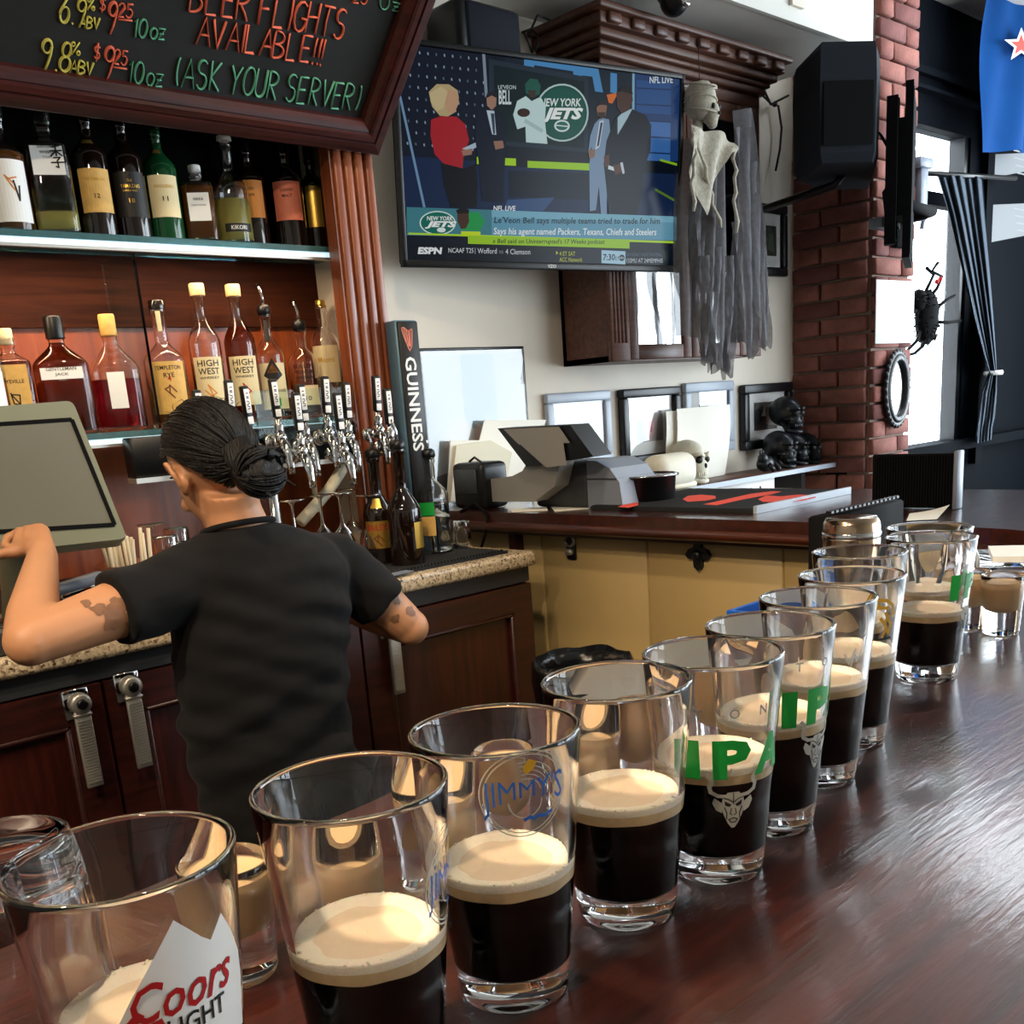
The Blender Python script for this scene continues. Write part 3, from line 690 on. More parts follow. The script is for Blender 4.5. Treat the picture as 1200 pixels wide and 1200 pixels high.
# ---------------------------------------------------------------- bottles
def bottle(name, label, group, x, y, z, H, R, nr, s0, s1, gm, liq=None, lvl=.7, cap=(None, .02, .014), labels=(), sq=2, ys=1, nb_=1.0, face=0, deco=()):
    """s0..s1: height of the shoulder as a share of H. labels: (z0, z1, half width m, angle off the viewer, material, [(text, dz, h, w, mat)])"""
    t = thing(name, label, 'bottle', (x, y, z), group)
    th = to_cam((x, y))+face
    cm, ch, cr = cap; Hg = H-ch*.6 if cm else H
    T = Matrix.Rotation(th+PI/2, 4, 'Z') if (sq != 2 or ys != 1) else None
    out = [(0, .004), (R*.72, .003), (R*.9, 0), (R*.985, .003), (R, .010), (R, H*s0)]
    for i in range(1, 9):
        u = i/8; k = (1-math.cos(u*PI))/2; out.append((R+(nr-R)*(k*.6+u*u*.4), H*(s0+(s1-s0)*u)))
    out += [(nr, H*(s1+.02)), (nr*nb_, Hg-.022), (nr*1.18, Hg-.019), (nr*1.18, Hg-.004), (nr*1.05, Hg)]
    if gm in (M['glass'],):
        wl = .0028
        inn = [(max(r-wl, .003), zz) for r, zz in reversed(out[4:])]
        inn = [q for q in inn if q[1] > .012]
        prof = out+inn+[(R-wl, .012), (R*.6, .009), (0, .0085)]
        obj('body', MB().lathe(prof, 36, 0, T, sq, ys), gm, t, local=True)
    else:
        obj('body', MB().lathe(out+[(0, Hg)], 36, 0, T, sq, ys), gm, t, local=True)
    if liq:
        L = H*lvl; e = .0017; lp = [(0, .0087), (R*.6, .0092), (R-e, .0125)]
        for r, zz in out[5:]:
            if zz < L and zz > .0125: lp.append((r-e, zz))
        # radius at the level
        rl = R
        for (r0, z0), (r1, z1) in zip(out[4:-1], out[5:]):
            if z0 <= L <= z1: rl = r0+(r1-r0)*(L-z0)/max(z1-z0, 1e-6)
        lp += [(rl-e, L), (0, L)]
        obj('liquid', MB().lathe(lp, 32, 0, T, sq, ys), liq, t, local=True)
    if cm is not None:
        if cm == 'spout':
            obj('stopper', MB().lathe([(nr*.9, Hg-.012), (nr*1.35, Hg-.004), (nr*1.3, Hg+.012), (nr*.8, Hg+.018), (0, Hg+.018)], 20), M['black'], t, local=True)
            c, s = math.cos(th), math.sin(th)
            obj('pour_spout', MB().tube([(0, 0, Hg+.016), (0, 0, Hg+.038), (.004*s, -.004*c, Hg+.055), (.010*s, -.010*c, Hg+.072)], [.005, .0045, .0038, .0030], 10), M['chrome'], t, 'chrome pouring spout', local=True)
        else:
            obj('cap', MB().lathe([(cr, Hg-ch*.4), (cr*1.02, Hg-ch*.35), (cr*1.02, Hg+ch*.5), (cr*.92, Hg+ch*.6), (0, Hg+ch*.6)], 24), cm, t, local=True)
    def rad(zz):
        for (r0, z0), (r1, z1) in zip(out[4:-1], out[5:]):
            if z0 <= zz <= z1: return r0+(r1-r0)*(zz-z0)/max(z1-z0, 1e-6)
        return R
    for z0, z1, hw, off, lm, txt in labels:
        mb = MB(); a = th+off
        if z0 < H*s0: z1 = min(z1, H*s0-.003)
        if sq == 2 and ys == 1:
            n = 12; h = hw/R
            for i in range(n):
                a0, a1 = a-h+2*h*i/n, a-h+2*h*(i+1)/n
                q = [(a0, z0), (a1, z0), (a1, z1), (a0, z1)]
                mb.add([((rad(zz)+.0006)*math.cos(k), (rad(zz)+.0006)*math.sin(k), zz) for k, zz in q], [(0, 1, 2, 3)], 0, True)
        else:
            yy = R*ys+.0012
            mb.add([tuple(T @ Vector(p)) for p in ((-hw, -yy, z0), (hw, -yy, z0), (hw, -yy, z1), (-hw, -yy, z1))], [(0, 1, 2, 3)])
        lo = obj('label', mb, lm, t, local=True)
        for s, dz, h, wdt, im in txt:
            tb = MB(); shp = sized(s, h=h, w=wdt, bold=.01) if isinstance(s, str) else s
            if sq == 2 and ys == 1: wrap(tb, shp, rad, a, (z0+z1)/2+dz, .0011, 0, 0, .008)
            else: flat(tb, shp, T @ Vector((0, -yy-.0005, (z0+z1)/2+dz)), T.to_3x3() @ Vector((1, 0, 0)), (0, 0, 1))
            q = obj('lettering', tb, im, lo, local=True)
    return t
G1, G2, G3 = 'liquor bottles on the upper glass shelf', 'liquor bottles on the lower glass shelf', 'bottles on the granite counter'
YB = 2.565
xs = [.930, 1.030, 1.128, 1.213, 1.298, 1.388, 1.482, 1.562, 1.658, 1.748]
scr = lambda k: stroke([(math.cos(i*2.4+k)*.010+.002*i-.006, math.sin(i*1.7+k)*.016) for i in range(6)], .003)
bottle('whisky_bottle', 'amber whisky bottle with pale picture label at the left end of the upper shelf', G1, xs[0], YB, UZ, .27, .044, .014, .60, .76, M['glass'], M['amber'], .62, (M['black'], .03, .016), [(.022, .15, .042, .2, M['white'], [(scr(0), .015, 0, 0, M['orange_label']), (stroke([(.005, .02), (.012, -.02), (.016, .01)], .004), .0, 0, 0, M['ink'])])])
bottle('whisky_bottle', 'square clear whisky bottle with white label low pale liquid', G1, xs[1], YB, UZ, .285, .046, .016, .66, .74, M['glass'], M['yellowliq'], .17, (M['black'], .05, .018), [(.125, .205, .034, 0, M['white'], [('SUNTORY', .029, .007, .036, M['ink']), ('WHISKY', .017, .006, .030, M['ink']), ('TOKI', .006, .005, .020, M['inkgrey'])])], sq=5)
kan = MB()
T2 = bpy.data.objects[[o.name for o in COL.objects if o.get('label', '').startswith('square clear whisky')][0]]
# brush-written character on the square bottle's label
a_ = to_cam((xs[1], YB)); Tk = Matrix.Rotation(a_+PI/2, 4, 'Z'); yy = .046+.0022
for q in ([(-.008, .022), (.008, .025)], [(-.012, .014), (.012, .015)], [(0, .024), (0, .004)], [(0, .014), (-.012, .003)], [(0, .014), (.012, .004)], [(-.007, .000), (.007, .001), (.000, -.006)], [(.000, -.006), (.001, -.020), (-.004, -.018)], [(-.013, -.010), (.013, -.009)]):
    flat(kan, stroke(q, .0032), Tk @ Vector((.020, -yy, .160)), Tk.to_3x3() @ Vector((1, 0, 0)), (0, 0, 1))
obj('lettering', kan, M['ink'], [c for c in T2.children if c.name.startswith('label')][0], 'brush-written character', local=True)
bottle('whisky_bottle', 'dark whisky bottle with gold neck and cream label numbered 12', G1, xs[2], YB, UZ, .30, .040, .0135, .60, .74, M['darkglass'], None, 0, (M['black'], .05, .015), [(.055, .150, .039, .12, M['tan_label'], [('12', -.012, .010, .012, M['ink']), ('THE YAMAZAKI', .024, .006, .045, M['inkgold'])]), (.205, .214, .022, 0, M['gold'], [])])
bottle('whisky_bottle', 'dark whisky bottle with black label and gold letters', G1, xs[3], YB, UZ, .30, .041, .0135, .60, .74, M['darkglass'], None, 0, (M['black'], .05, .015), [(.05, .150, .040, .1, M['black_label'], [('THE', .030, .006, .012, M['gold']), ('YAMAZAKI', .018, .008, .044, M['gold']), ('SINGLE MALT', .008, .004, .036, M['gold']), ('18', -.014, .010, .013, M['gold'])])])
bottle('whisky_bottle', 'green whisky bottle with cream label', G1, xs[4], YB, UZ, .29, .041, .0135, .58, .73, M['greenglass'], None, 0, (M['black'], .05, .015), [(.055, .15, .039, .16, M['cream_label'], [('11', -.006, .011, .013, M['ink']), ('HAKUSHU', .022, .008, .046, M['inkgold'])]), (.202, .211, .021, 0, M['gold'], [])])
bottle('whisky_bottle', 'short square amber bottle with white cap', G1, xs[5], YB-.01, UZ, .185, .039, .013, .74, .84, M['glass'], M['amber'], .72, (M['white'], .018, .015), [(.05, .115, .026, .18, M['white'], [('NIKKA', .018, .006, .024, M['ink']), ('FROM THE BARREL', .004, .004, .036, M['inkgrey'])])], sq=5)
bottle('whisky_bottle', 'clear round shouldered bottle with white cap and pale liquid', G1, xs[6], YB-.01, UZ, .262, .044, .0145, .50, .70, M['glass'], M['yellowliq'], .42, (M['white'], .012, .018), [(.03, .050, .036, .25, M['black_label'], [('KIKORI', .0, .010, .040, M['inkwhite'])])])
bottle('whisky_bottle', 'dark whisky bottle with orange label', G1, xs[7], YB+.03, UZ, .275, .041, .014, .62, .74, M['darkglass'], None, 0, (M['black'], .04, .016), [(.075, .166, .040, -.05, M['orange_label'], [('COFFEY', .024, .007, .030, M['ink']), ('GRAIN', .010, .007, .026, M['ink'])])])
bottle('whisky_bottle', 'dark whisky bottle with salmon pink label', G1, xs[8], YB, UZ, .275, .042, .014, .62, .74, M['darkglass'], None, 0, (M['black'], .04, .016), [(.07, .166, .041, -.02, M['pink_label'], [('COFFEY', .026, .007, .034, M['ink']), ('MALT', .012, .007, .026, M['ink'])])])
bottle('whisky_bottle', 'dark bottle with narrow gold label beside the fluted post', G1, xs[9], YB+.01, UZ, .27, .038, .0135, .62, .74, M['darkglass'], None, 0, (M['black'], .04, .016), [(.06, .17, .022, 0, M['gold'], [])])
def lx(px, py): return at_y(px, py, 2.57).x
bottle('whiskey_bottle', 'pale bottle cut by the left picture edge behind the terminal', G2, lx(-8, 480), 2.57, LZ, .27, .042, .013, .62, .76, M['glass'], M['amber'], .5, (M['cork'], .03, .015), [(.05, .15, .036, 0, M['white'], [])])
bottle('whiskey_bottle', 'square amber flask with cream cap and tan label', G2, lx(24, 480), 2.58, LZ, .245, .043, .015, .68, .78, M['glass'], M['brownliq'], .70, (M['cream_label'], .035, .016), [(.05, .165, .032, 0, M['tan_label'], [('RYEVILLE', .02, .008, .044, M['ink']), (scr(2), -.02, 0, 0, M['ink'])])], sq=5)
jack = bottle('whiskey_bottle', 'broad brown whiskey bottle with black cap and white arched label', G2, lx(80, 480), 2.57, LZ, .272, .062, .0175, .58, .76, M['glass'], M['brownliq'], .78, (M['black'], .052, .021), [(.128, .178, .046, 0, M['white'], [('GENTLEMAN', .010, .008, .066, M['ink']), ('JACK', -.003, .008, .030, M['ink']), ('RARE', -.015, .004, .018, M['inkgrey'])])], ys=.55, sq=3)
bottle('whiskey_bottle', 'clear flat bottle part filled with red spirit', G2, lx(142, 480), 2.57, LZ, .276, .058, .0175, .52, .74, M['glass'], M['redliq'], .45, (M['tan_label'], .05, .019), [(.055, .16, .020, .35, M['white'], [])], ys=.55, sq=2.6)
bottle('whiskey_bottle', 'round whiskey bottle with yellowish label and dark cork', G2, lx(201, 475), 2.57, LZ, .310, .049, .0165, .53, .67, M['glass'], M['amber'], .30, (M['darkglass'], .022, .020), [(.035, .165, .045, .1, M['tan_label'], [('TEMPLETON', .048, .010, .066, M['ink']), ('RYE', .030, .011, .026, M['ink']), ('4', .022, .014, .009, M['inkred']), (scr(1), -.01, 0, 0, M['terracotta'])]), (.235, .283, .0150, 0, M['cream_label'], [('TR', 0, .018, .012, M['ink'])])])
for i, px in enumerate((249, 290)):
    bottle('whiskey_bottle', ('tall whiskey bottle with black block letters nearly empty behind the bun', 'tall whiskey bottle with black block letters filled dark')[i], G2, lx(px, 470), 2.57, LZ, .352, .041, .0135, .58, .76, M['glass'], M['brownliq'] if i else M['clearliq'], .70 if i else .16, (M['cork'], .030, .019), [(.045, .170, .040, .05, M['cream_label'], [('HIGH', .047, .016, .055, M['ink']), ('WEST', .027, .016, .055, M['ink']), ('WHISKEY', .011, .006, .050, M['ink']), (scr(3), -.022, 0, 0, M['orange_label'] if not i else M['inkred'])])])
bottle('whiskey_bottle', 'slender bottle with pouring spout, dark neck and orange diamond label', G2, lx(322, 475), 2.565, LZ, .285, .040, .0135, .60, .76, M['glass'], M['clearliq'], .2, ('spout', 0, 0), [(.03, .15, .038, .1, M['cream_label'], [(poly([(-.026, 0), (0, .045), (.026, 0), (0, -.02)]), .028, 0, 0, M['black_label']), (poly([(-.016, .008), (0, .034), (.016, .008)]), .026, 0, 0, M['orange_label']), ('RITTENHOUSE', -.012, .007, .062, M['ink']), (poly([(-.012, -.010), (.012, -.010), (.012, .010), (-.012, .010)]), -.042, 0, 0, M['inkgreen'])]), (.205, .262, .0135, 0, M['black_label'], [])])
bottle('whiskey_bottle', 'embossed whiskey bottle with pouring spout and dark letters', G2, lx(360, 475), 2.565, LZ, .245, .042, .0145, .62, .78, M['glass'], M['brownliq'], .22, ('spout', 0, 0), [(.035, .088, .034, .1, M['cream_label'], [('10', -.008, .012, .016, M['ink'])]), (.098, .15, .001, 0, M['cream_label'], [('BULLEIT', .016, .011, .056, M['ink']), ('FRONTIER', .001, .009, .056, M['ink']), ('WHISKEY', -.014, .008, .050, M['ink'])])])
bottle('wine_bottle', 'green tinged bottle with cream label near the fluted post', G2, lx(395, 470), 2.60, LZ, .32, .042, .014, .62, .78, M['glass'], M['clearliq'], .3, (M['gold'], .02, .014), [(.095, .205, .040, 0, M['cream_label'], [('Meomi', .012, .016, .046, M['inkgold'])])])
# on the counter
def cpos(px, py): return at_z(px, py, GZ)
ir = [('IRISH', .014, .010, .036, M['inkred'])]
c = at_y(443, 600, 2.35); bottle('liqueur_bottle', 'dark liqueur bottle with red lettered label, the farther of the pair', G3, c.x, c.y, GZ+.001, .300, .043, .0155, .46, .66, M['darkglass'], None, 0, ('spout', 0, 0), [(.05, .125, .040, -.1, M['gold'], [('BAILEYS', .020, .016, .062, M['inkred']), (scr(1), -.016, 0, 0, M['terracotta'])]), (.16, .185, .018, -.1, M['gold'], [])])
c = at_y(473, 600, 2.25); bottle('liqueur_bottle', 'dark liqueur bottle with its label turned aside, the nearer of the pair', G3, c.x, c.y, GZ+.001, .320, .047, .0155, .46, .66, M['darkglass'], None, 0, ('spout', 0, 0), [(.05, .12, .026, 1.1, M['gold'], [])])
c = at_y(507, 600, 2.35); bottle('tequila_bottle', 'clear bottle with pouring spout and green and yellow label', G3, c.x, c.y, GZ+.001, .285, .049, .0165, .60, .76, M['glass'], M['clearliq'], .5, ('spout', 0, 0), [(.06, .115, .030, -.5, M['tan_label'], []), (.118, .155, .030, -.5, M['inkgreen'], [])])

# ---------------------------------------------------------------- beer taps
TY = 2.43
a = at_y(150, 512, TY); b = at_y(425, 543, TY)
tp = thing('tap_box', 'black beer tap panel with steel trim under the lower bottle shelf', 'tap box', ((.9+b.x)/2, 2.5, b.z))
zt, zb = LZ-.016, at_y(330, 549, TY).z
obj('panel', MB().rbox(at_y(152, 510, TY).x, b.x, TY, 2.482, zb+.012, zt, .004, 1), M['blackwood'], tp)
obj('trim', MB().box(at_y(152, 510, TY).x-.003, b.x+.004, TY-.004, TY+.05, zb, zb+.012).box(b.x-.001, b.x+.004, TY-.004, TY+.05, zb, zt), M['steel'], tp)
obj('glass_splash', MB().box(at_y(300, 500, TY).x, b.x+.02, TY-.012, TY-.007, LZ-.048, LZ+.075), M['clear_panel'], tp)
obj('pipe', MB().tube([at_y(365, 545, 2.5), at_y(372, 600, 2.5)], .008, 8), M['beige'], tp)
tube_ = obj('drain_hose', MB().tube([at_y(402, 548, 2.46), at_y(385, 575, 2.44), at_y(352, 612, 2.42)], .016, 10), M['beige'], tp)
def tap_proto(label):
    t = thing('beer_tap', label, 'beer tap', (0, 0, 0), 'beer taps in front of the bottle shelf')
    R90 = Matrix.Rotation(PI/2, 4, 'X')
    fb = MB().tube([(0, .075, -.005), (0, .03, -.005), (0, .0, -.004)], [.013, .011, .013], 14).lathe([(.020, 0), (.022, .004), (.016, .010), (.012, .012)], 18, 0, Matrix.Translation((0, .055, -.005)) @ R90)
    fb.tube([(0, .002, -.002), (0, -.018, -.012), (0, -.030, -.040), (0, -.034, -.066), (0, -.036, -.085)], [.013, .014, .012, .0095, .0085], 14)
    fb.ball((0, -.004, .006), .0155, 14, 8); obj('faucet', fb, M['chrome'], t, local=True)
    obj('collar', MB().lathe([(.009, .016), (.013, .020), (.010, .028), (.0125, .036), (.008, .042), (.006, .060)], 16), M['chrome'], t, local=True)
    h = MB().rbox(-.010, .010, -.009, .009, .055, .150, .004, 2); ho = obj('handle', h, M['black'], t, 'black tap handle', local=True)
    obj('name_plate', MB().rbox(-.0075, .0075, -.0105, -.0088, .085, .142, .001, 1).rbox(-.0078, .0078, -.0107, -.0088, .058, .076, .001, 1), M['white'], ho, 'white strip with lettering', local=True)
    lm = MB()
    for k in range(7): flat(lm, stroke([(-.003, .002*math.sin(k*2.1)), (.003, .0015*math.cos(k*3.3))], .0022), (0, -.0109, .094+k*.0062), (1, 0, 0), (0, 0, 1))
    obj('name_plate_mark', lm, M['ink'], ho, local=True)
    return t
taps = [(226, 457, 0, 'leftmost, above the hair parting'), (264, 445, 0, 'just above the middle of her hair'), (287, 452, 0, 'above the right of her hair'), (320, 444, 0, 'tall one beside the orange diamond label'), (345, 460, -.05, 'in front of the embossed bottle'), (352, 450, .02, 'behind another, before the embossed bottle'), (377, 441, 0, 'tall, before the cream label'), (394, 460, -.05, 'low before the splash'), (402, 448, .02, 'by the glass splash end'), (437, 440, .0, 'in front of the fluted post'), (452, 455, -.05, 'beside the harp sign')]
proto = None
for px, py, dy, wh in taps:
    top = at_y(px, py, TY-.075+dy); rz = rng.uniform(-.12, .12); lab = 'chrome beer tap with black and white handle, '+wh
    if proto is None: proto = tap_proto(lab); q = proto; q.location = (top.x, top.y, top.z-.150); BASE[q.name] = Vector(q.location)
    else: q = dup(proto, (top.x, top.y, top.z-.150), lab)
    q.rotation_euler = (0, rng.uniform(-.06, .06), rz)
# tall lettered tap tower beside the post
gt = thing('tap_tower', 'tall blue-grey tap tower with black lettered front and harp', 'tap tower', (1.90, 2.36, GZ), None)
gx = at_y(450, 400, 2.405).x+.004; gy = at_x(467, 420, gx).y; gw = at_y(493, 420, gy).x-gx; gz = at_y(468, 375, gy).z
obj('casing', MB().rbox(gx, gx+gw, gy, 2.402, GZ, gz, .006, 2), M['blue_steel'], gt)
obj('front_plate', MB().rbox(gx+.004, gx+gw-.004, gy-.006, gy+.002, GZ+.10, gz-.004, .003, 1), M['black_label'], gt, 'black glossy front')
lm = MB(); vs, fs = sized('GUINNESS', h=gw*.50, w=.255, bold=.02); flat(lm, (vs, fs), (gx+gw*.46, gy-.0068, gz-.225), (0, 0, -1), (1, 0, 0)); obj('lettering', lm, M['inkwhite'], gt, 'white upright letters')
hm = MB()
for q in ([(-.018, .028), (-.010, .030), (.004, .020), (.018, .026)], [(.018, .026), (.013, -.018), (.004, -.032)], [(-.018, .028), (-.010, .0), (.004, -.032)], [(-.010, .026), (-.004, -.012)], [(-.003, .024), (.0015, -.018)], [(.004, .021), (.005, -.02)], [(.010, .023), (.008, -.018)]): flat(hm, stroke(q, .003), (gx+gw*.42, gy-.0068, gz-.050), (1, 0, 0), (0, 0, 1))
obj('harp', hm, M['pink_label'], gt, 'small pinkish harp')
# chrome fill pipe behind the bartender's neck
p = at_z(322, 640, GZ); t = thing('filler_pipe', 'upright chrome pipe behind the bartender’s neck'.replace('’', "'"), 'pipe', (p.x, 2.30, GZ))
q = at_y(319, 578, 2.30)
obj('pipe', MB().lathe([(.022, GZ), (.022, GZ+.006), (.015, GZ+.008), (.014, q.z), (.011, q.z+.006), (0, q.z+.006)], 20, 0, Matrix.Translation((q.x, q.y, 0))), M['chrome'], t)
obj('flange', MB().lathe([(.026, GZ), (.028, GZ+.003), (.022, GZ+.008)], 20, 0, Matrix.Translation((q.x, q.y, 0))), M['steel'], t)

# ---------------------------------------------------------------- glassware on the counter
def inv_tumbler_mesh(H=.085, R=.029, B=.024):
    pr = [(R, .0015), (R-.0003, .0005), (R-.0015, 0), (R-.0026, .0012)]+[(R-.003-(R-B-.002)*k*.9, H*.72*k) for k in (.25, .5, .75)]+[(B-.007, H*.73), (B-.012, H*.78), (0, H*.80)]
    pr2 = [(0, H), (B-.002, H), (B, H-.0025), (B+(R-B)*.2, H*.8), (B+(R-B)*.6, H*.4)]
    return mesh_of(MB().lathe((pr[::-1]+[])[0:0]+pr2+pr, 28), M['glass'])
TUM = inv_tumbler_mesh()
for i, (px, py, wh) in enumerate(((462, 659, 'nearest the bartender, wide'), (481, 654, 'second from the bartender, set back'), (501, 652, 'in the middle of the row'), (521, 647, 'second from the counter end'), (543, 645, 'nearest the counter end'))):
    p = cpos(px, py); t = thing('shot_glass', 'small empty glass upside down on the counter mat, '+wh, 'shot glass', (p.x, p.y, GZ+.0085), 'empty upside-down glasses on the drip mat'); o = bpy.data.objects.new('glass', TUM); COL.objects.link(o); o.parent = t
    o.scale = (1, 1, .95)
WG = mesh_of(MB().lathe([(0, .186), (.030, .186), (.034, .1845), (.034, .183), (.010, .179), (.0042, .172), (.0036, .150), (.0040, .118), (.008, .108), (.022, .094), (.034, .072), (.0385, .045), (.036, .018), (.032, .0), (.0308, .0), (.0348, .018), (.0372, .045), (.0328, .071), (.021, .0925), (.006, .1055), (0, .107)], 32), M['glass'])
for px, py, wh in ((341, 585, 'closest to her shoulder'), (374, 579, 'second from her shoulder'), (397, 577, 'middle of the row'), (409, 572, 'in the rear'), (431, 579, 'beside the dark liqueur bottles'), (176, 613, 'behind the straw bowl')):
    yy_ = {341: 2.34, 374: 2.37, 397: 2.33, 409: 2.47, 431: 2.36, 176: 2.50}[px]; p = at_y(px, py, yy_); zb_ = GZ+.0085 if yy_ < 2.39 and px > 300 else GZ+.0005
    t = thing('wine_glass', 'stemmed wine glass standing upside down, '+wh, 'wine glass', (p.x, yy_, zb_), 'upside-down wine glasses on the counter'); o = bpy.data.objects.new('glass', WG); COL.objects.link(o); o.parent = t; o.scale = (1, 1, (p.z-zb_)/.186)
for px, py, wh in ((192, 628, 'left one by the straws'), (214, 634, 'right one against her collar'), (205, 618, 'rear one behind the pair')):
    p = at_y(px, py, 2.40 if px != 205 else 2.52); t = thing('tumbler', 'empty tumbler upside down behind the bartender, '+wh, 'tumbler', (p.x, p.y, GZ+.0005), 'upside-down tumblers by the terminal'); o = bpy.data.objects.new('glass', TUM); COL.objects.link(o); o.parent = t; o.scale = (1.3, 1.3, (p.z-GZ)/.085)

# ---------------------------------------------------------------- touch terminal and desk things at the left
n_ = Vector((-.10, -.93, .36)).normalized()
P0 = at_y(60, 560, 2.16)
tc_ = lambda px, py: at_p(px, py, P0, n_)
A, B_, C_, D_ = tc_(-95, 482), tc_(86, 468), tc_(151, 632), tc_(-60, 655)
te = thing('touch_terminal', 'olive grey touch screen terminal with a dark screen leaning back on the counter', 'terminal', (.80, 2.38, GZ))
def quad_slab(mb, c4, n, t0, t1, inset=0, mi=0, rr=.10):
    cen = sum(c4, Vector())/4; pts = []
    for i in range(4):
        p, pv, nx = c4[i], c4[i-1], c4[(i+1) % 4]
        p0 = p+(cen-p)*inset
        for k in range(5):
            u = k/4; a = p+(pv-p)*rr*.5; b = p+(nx-p)*rr*.5; q = (a*(1-u)**2+p*2*u*(1-u)+b*u*u); pts.append(q+(cen-q)*inset)
    n4 = len(pts); vs = [q+n*t0 for q in pts]+[cen+(q-cen)*(.985)+n*t1 for q in pts]
    fs = [tuple(range(n4-1, -1, -1)), tuple(range(n4, 2*n4))]+[(i, (i+1) % n4, n4+(i+1) % n4, n4+i) for i in range(n4)]
    mb.add(vs, fs, mi)
c4 = [D_, C_, B_, A]
mb = MB(); quad_slab(mb, c4, n_, -.045, -.012); quad_slab(mb, c4, n_, -.012, .0); obj('housing', mb, M['olive'], te)
mb = MB(); s4 = [tc_(-60, 627), tc_(134, 615), tc_(84, 492), tc_(-70, 502)]; quad_slab(mb, s4, n_, .0, .0012, 0, 0, .02); obj('screen', mb, M['screen_off'], te, 'dark greyish screen')
mb = MB()
for u, v in zip(s4, s4[1:]+s4[:1]):
    d = (v-u).normalized(); o_ = d.cross(n_)*.004; mb.add([u-o_, v-o_, v+o_, u+o_, u-o_+n_*.003, v-o_+n_*.003, v+o_+n_*.003, u+o_+n_*.003], [(0,3,2,1),(4,5,6,7),(0,1,5,4),(1,2,6,5),(2,3,7,6),(3,0,4,7)])
obj('bezel_edge', mb, M['blackmatte'], te)
cen = (A+B_+C_+D_)/4
obj('stand', MB().tube([cen-n_*.05, Vector((cen.x+.02, cen.y+.18, GZ+.10)), Vector((cen.x+.02, cen.y+.17, GZ+.02))], [.05, .045, .06], 12).rbox(cen.x-.13, cen.x+.13, max(cen.y+.04, 2.245), cen.y+.25, GZ+.001, GZ+.025, .008, 2), M['olive'], te)
def cp(px, py, z=GZ): return at_z(px, py, z)
# card reader tray and stapler below the screen
p = at_y(80, 690, 2.17)
t = thing('desk_tray', 'black low tray under the stapler beside the terminal', 'tray', (.80, 2.2, GZ)); ya = 2.125
xa, xb = at_y(-40, 690, 2.16).x, at_y(122, 680, 2.16).x
obj('tray', MB().rbox(xa, xb, ya, 2.24, GZ+.0005, GZ+.055, .01, 2), M['greydark'], t); obj('tray_top', MB().rbox(xa+.01, xb-.01, ya+.01, 2.23, GZ+.053, GZ+.060, .003, 1), M['black'], t)
e1 = at_y(118, 655, 2.18); e0 = at_y(48, 672, 2.18); sz = GZ+.061
t = thing('stapler', 'grey stapler lying on the black tray under the screen', 'stapler', (e1.x, 2.18, sz))
obj('base', MB().rbox(e0.x, e1.x+.01, 2.16, 2.20, sz, sz+.012, .004, 2), M['greyblue'], t)
Ts = Matrix.Translation((e0.x, 2.18, sz+.018)) @ Matrix.Rotation(-.14, 4, 'Y')
obj('arm', MB().rbox(0, e1.x-e0.x+.004, -.018, .018, .012, .034, .010, 3, 0, Ts), M['greyblue'], t); obj('magazine', MB().rbox(.03, e1.x-e0.x+.002, -.012, .012, .001, .013, .002, 1, 0, Ts), M['chrome'], t)
# straw bowl
p = cp(152, 676); t = thing('straw_bowl', 'brown bowl of wrapped straws beside the terminal', 'bowl', (p.x, p.y, GZ)); by = min(p.y, 2.55)
p = at_y(152, 668, 2.32); t.location = (p.x, 2.32, GZ); BASE[t.name] = Vector(t.location); bz = at_y(152, 659, 2.32).z-GZ
obj('bowl', MB().lathe([(.055, 0), (.060, .004), (.075, bz), (.071, bz), (.057, .008), (0, .008)], 28), M['terracotta'], t, local=True)
for i in range(16):
    a_, r_ = rng.uniform(0, 2*PI), rng.uniform(0, .045); x, y = r_*math.cos(a_), r_*math.sin(a_)
    s_ = thing('drinking_straw', 'pale wrapped drinking straw standing in the brown bowl', 'straw', (p.x+x, 2.32+y, GZ+.009), 'straws in the brown bowl')
    obj('tube', MB().tube([(0, 0, 0), (x*.5+rng.uniform(-.015, .015), y*.5, bz+.055+rng.uniform(-.015, .012))], .0042, 6), M['bamboo'], s_, local=True)
# ---------------------------------------------------------------- chalkboard leaning out above the bottles
ct_, st_ = math.cos(math.radians(45)), math.sin(math.radians(45))
bn = Vector((0, -ct_, -st_)); bu = Vector((1, 0, 0)); bv = Vector((0, -st_, ct_))
B0 = at_y(441, 179, 2.40)                                        # lower right outer corner
cb = thing('chalkboard', 'chalkboard in a dark ridged frame with coloured handwriting above the bottles', 'chalkboard', (B0.x-1, B0.y, B0.z))
P_ = lambda u, v, d=0: B0+bu*u+bv*v-bn*(-d)
LW, LH, FWD = 2.3, .95, .082
mb = MB(); mb.add([P_(-LW, 0, -.005), P_(0, 0, -.005), P_(0, LH, -.005), P_(-LW, LH, -.005), P_(-LW, 0, -.02), P_(0, 0, -.02), P_(0, LH, -.02), P_(-LW, LH, -.02)], [(0,1,2,3),(7,6,5,4),(0,4,5,1),(1,5,6,2),(2,6,7,3),(3,7,4,0)])
obj('slate', mb, M['chalk_bg'], cb, 'dark grey slate')
prof = [(0, -.02), (0, .012), (.004, .016), (.016, .018), (.020, .026), (.034, .028), (.038, .022), (.043, .030), (.056, .030), (.060, .022), (.064, .024), (.074, .020), (.082, .010), (.082, -.005)]
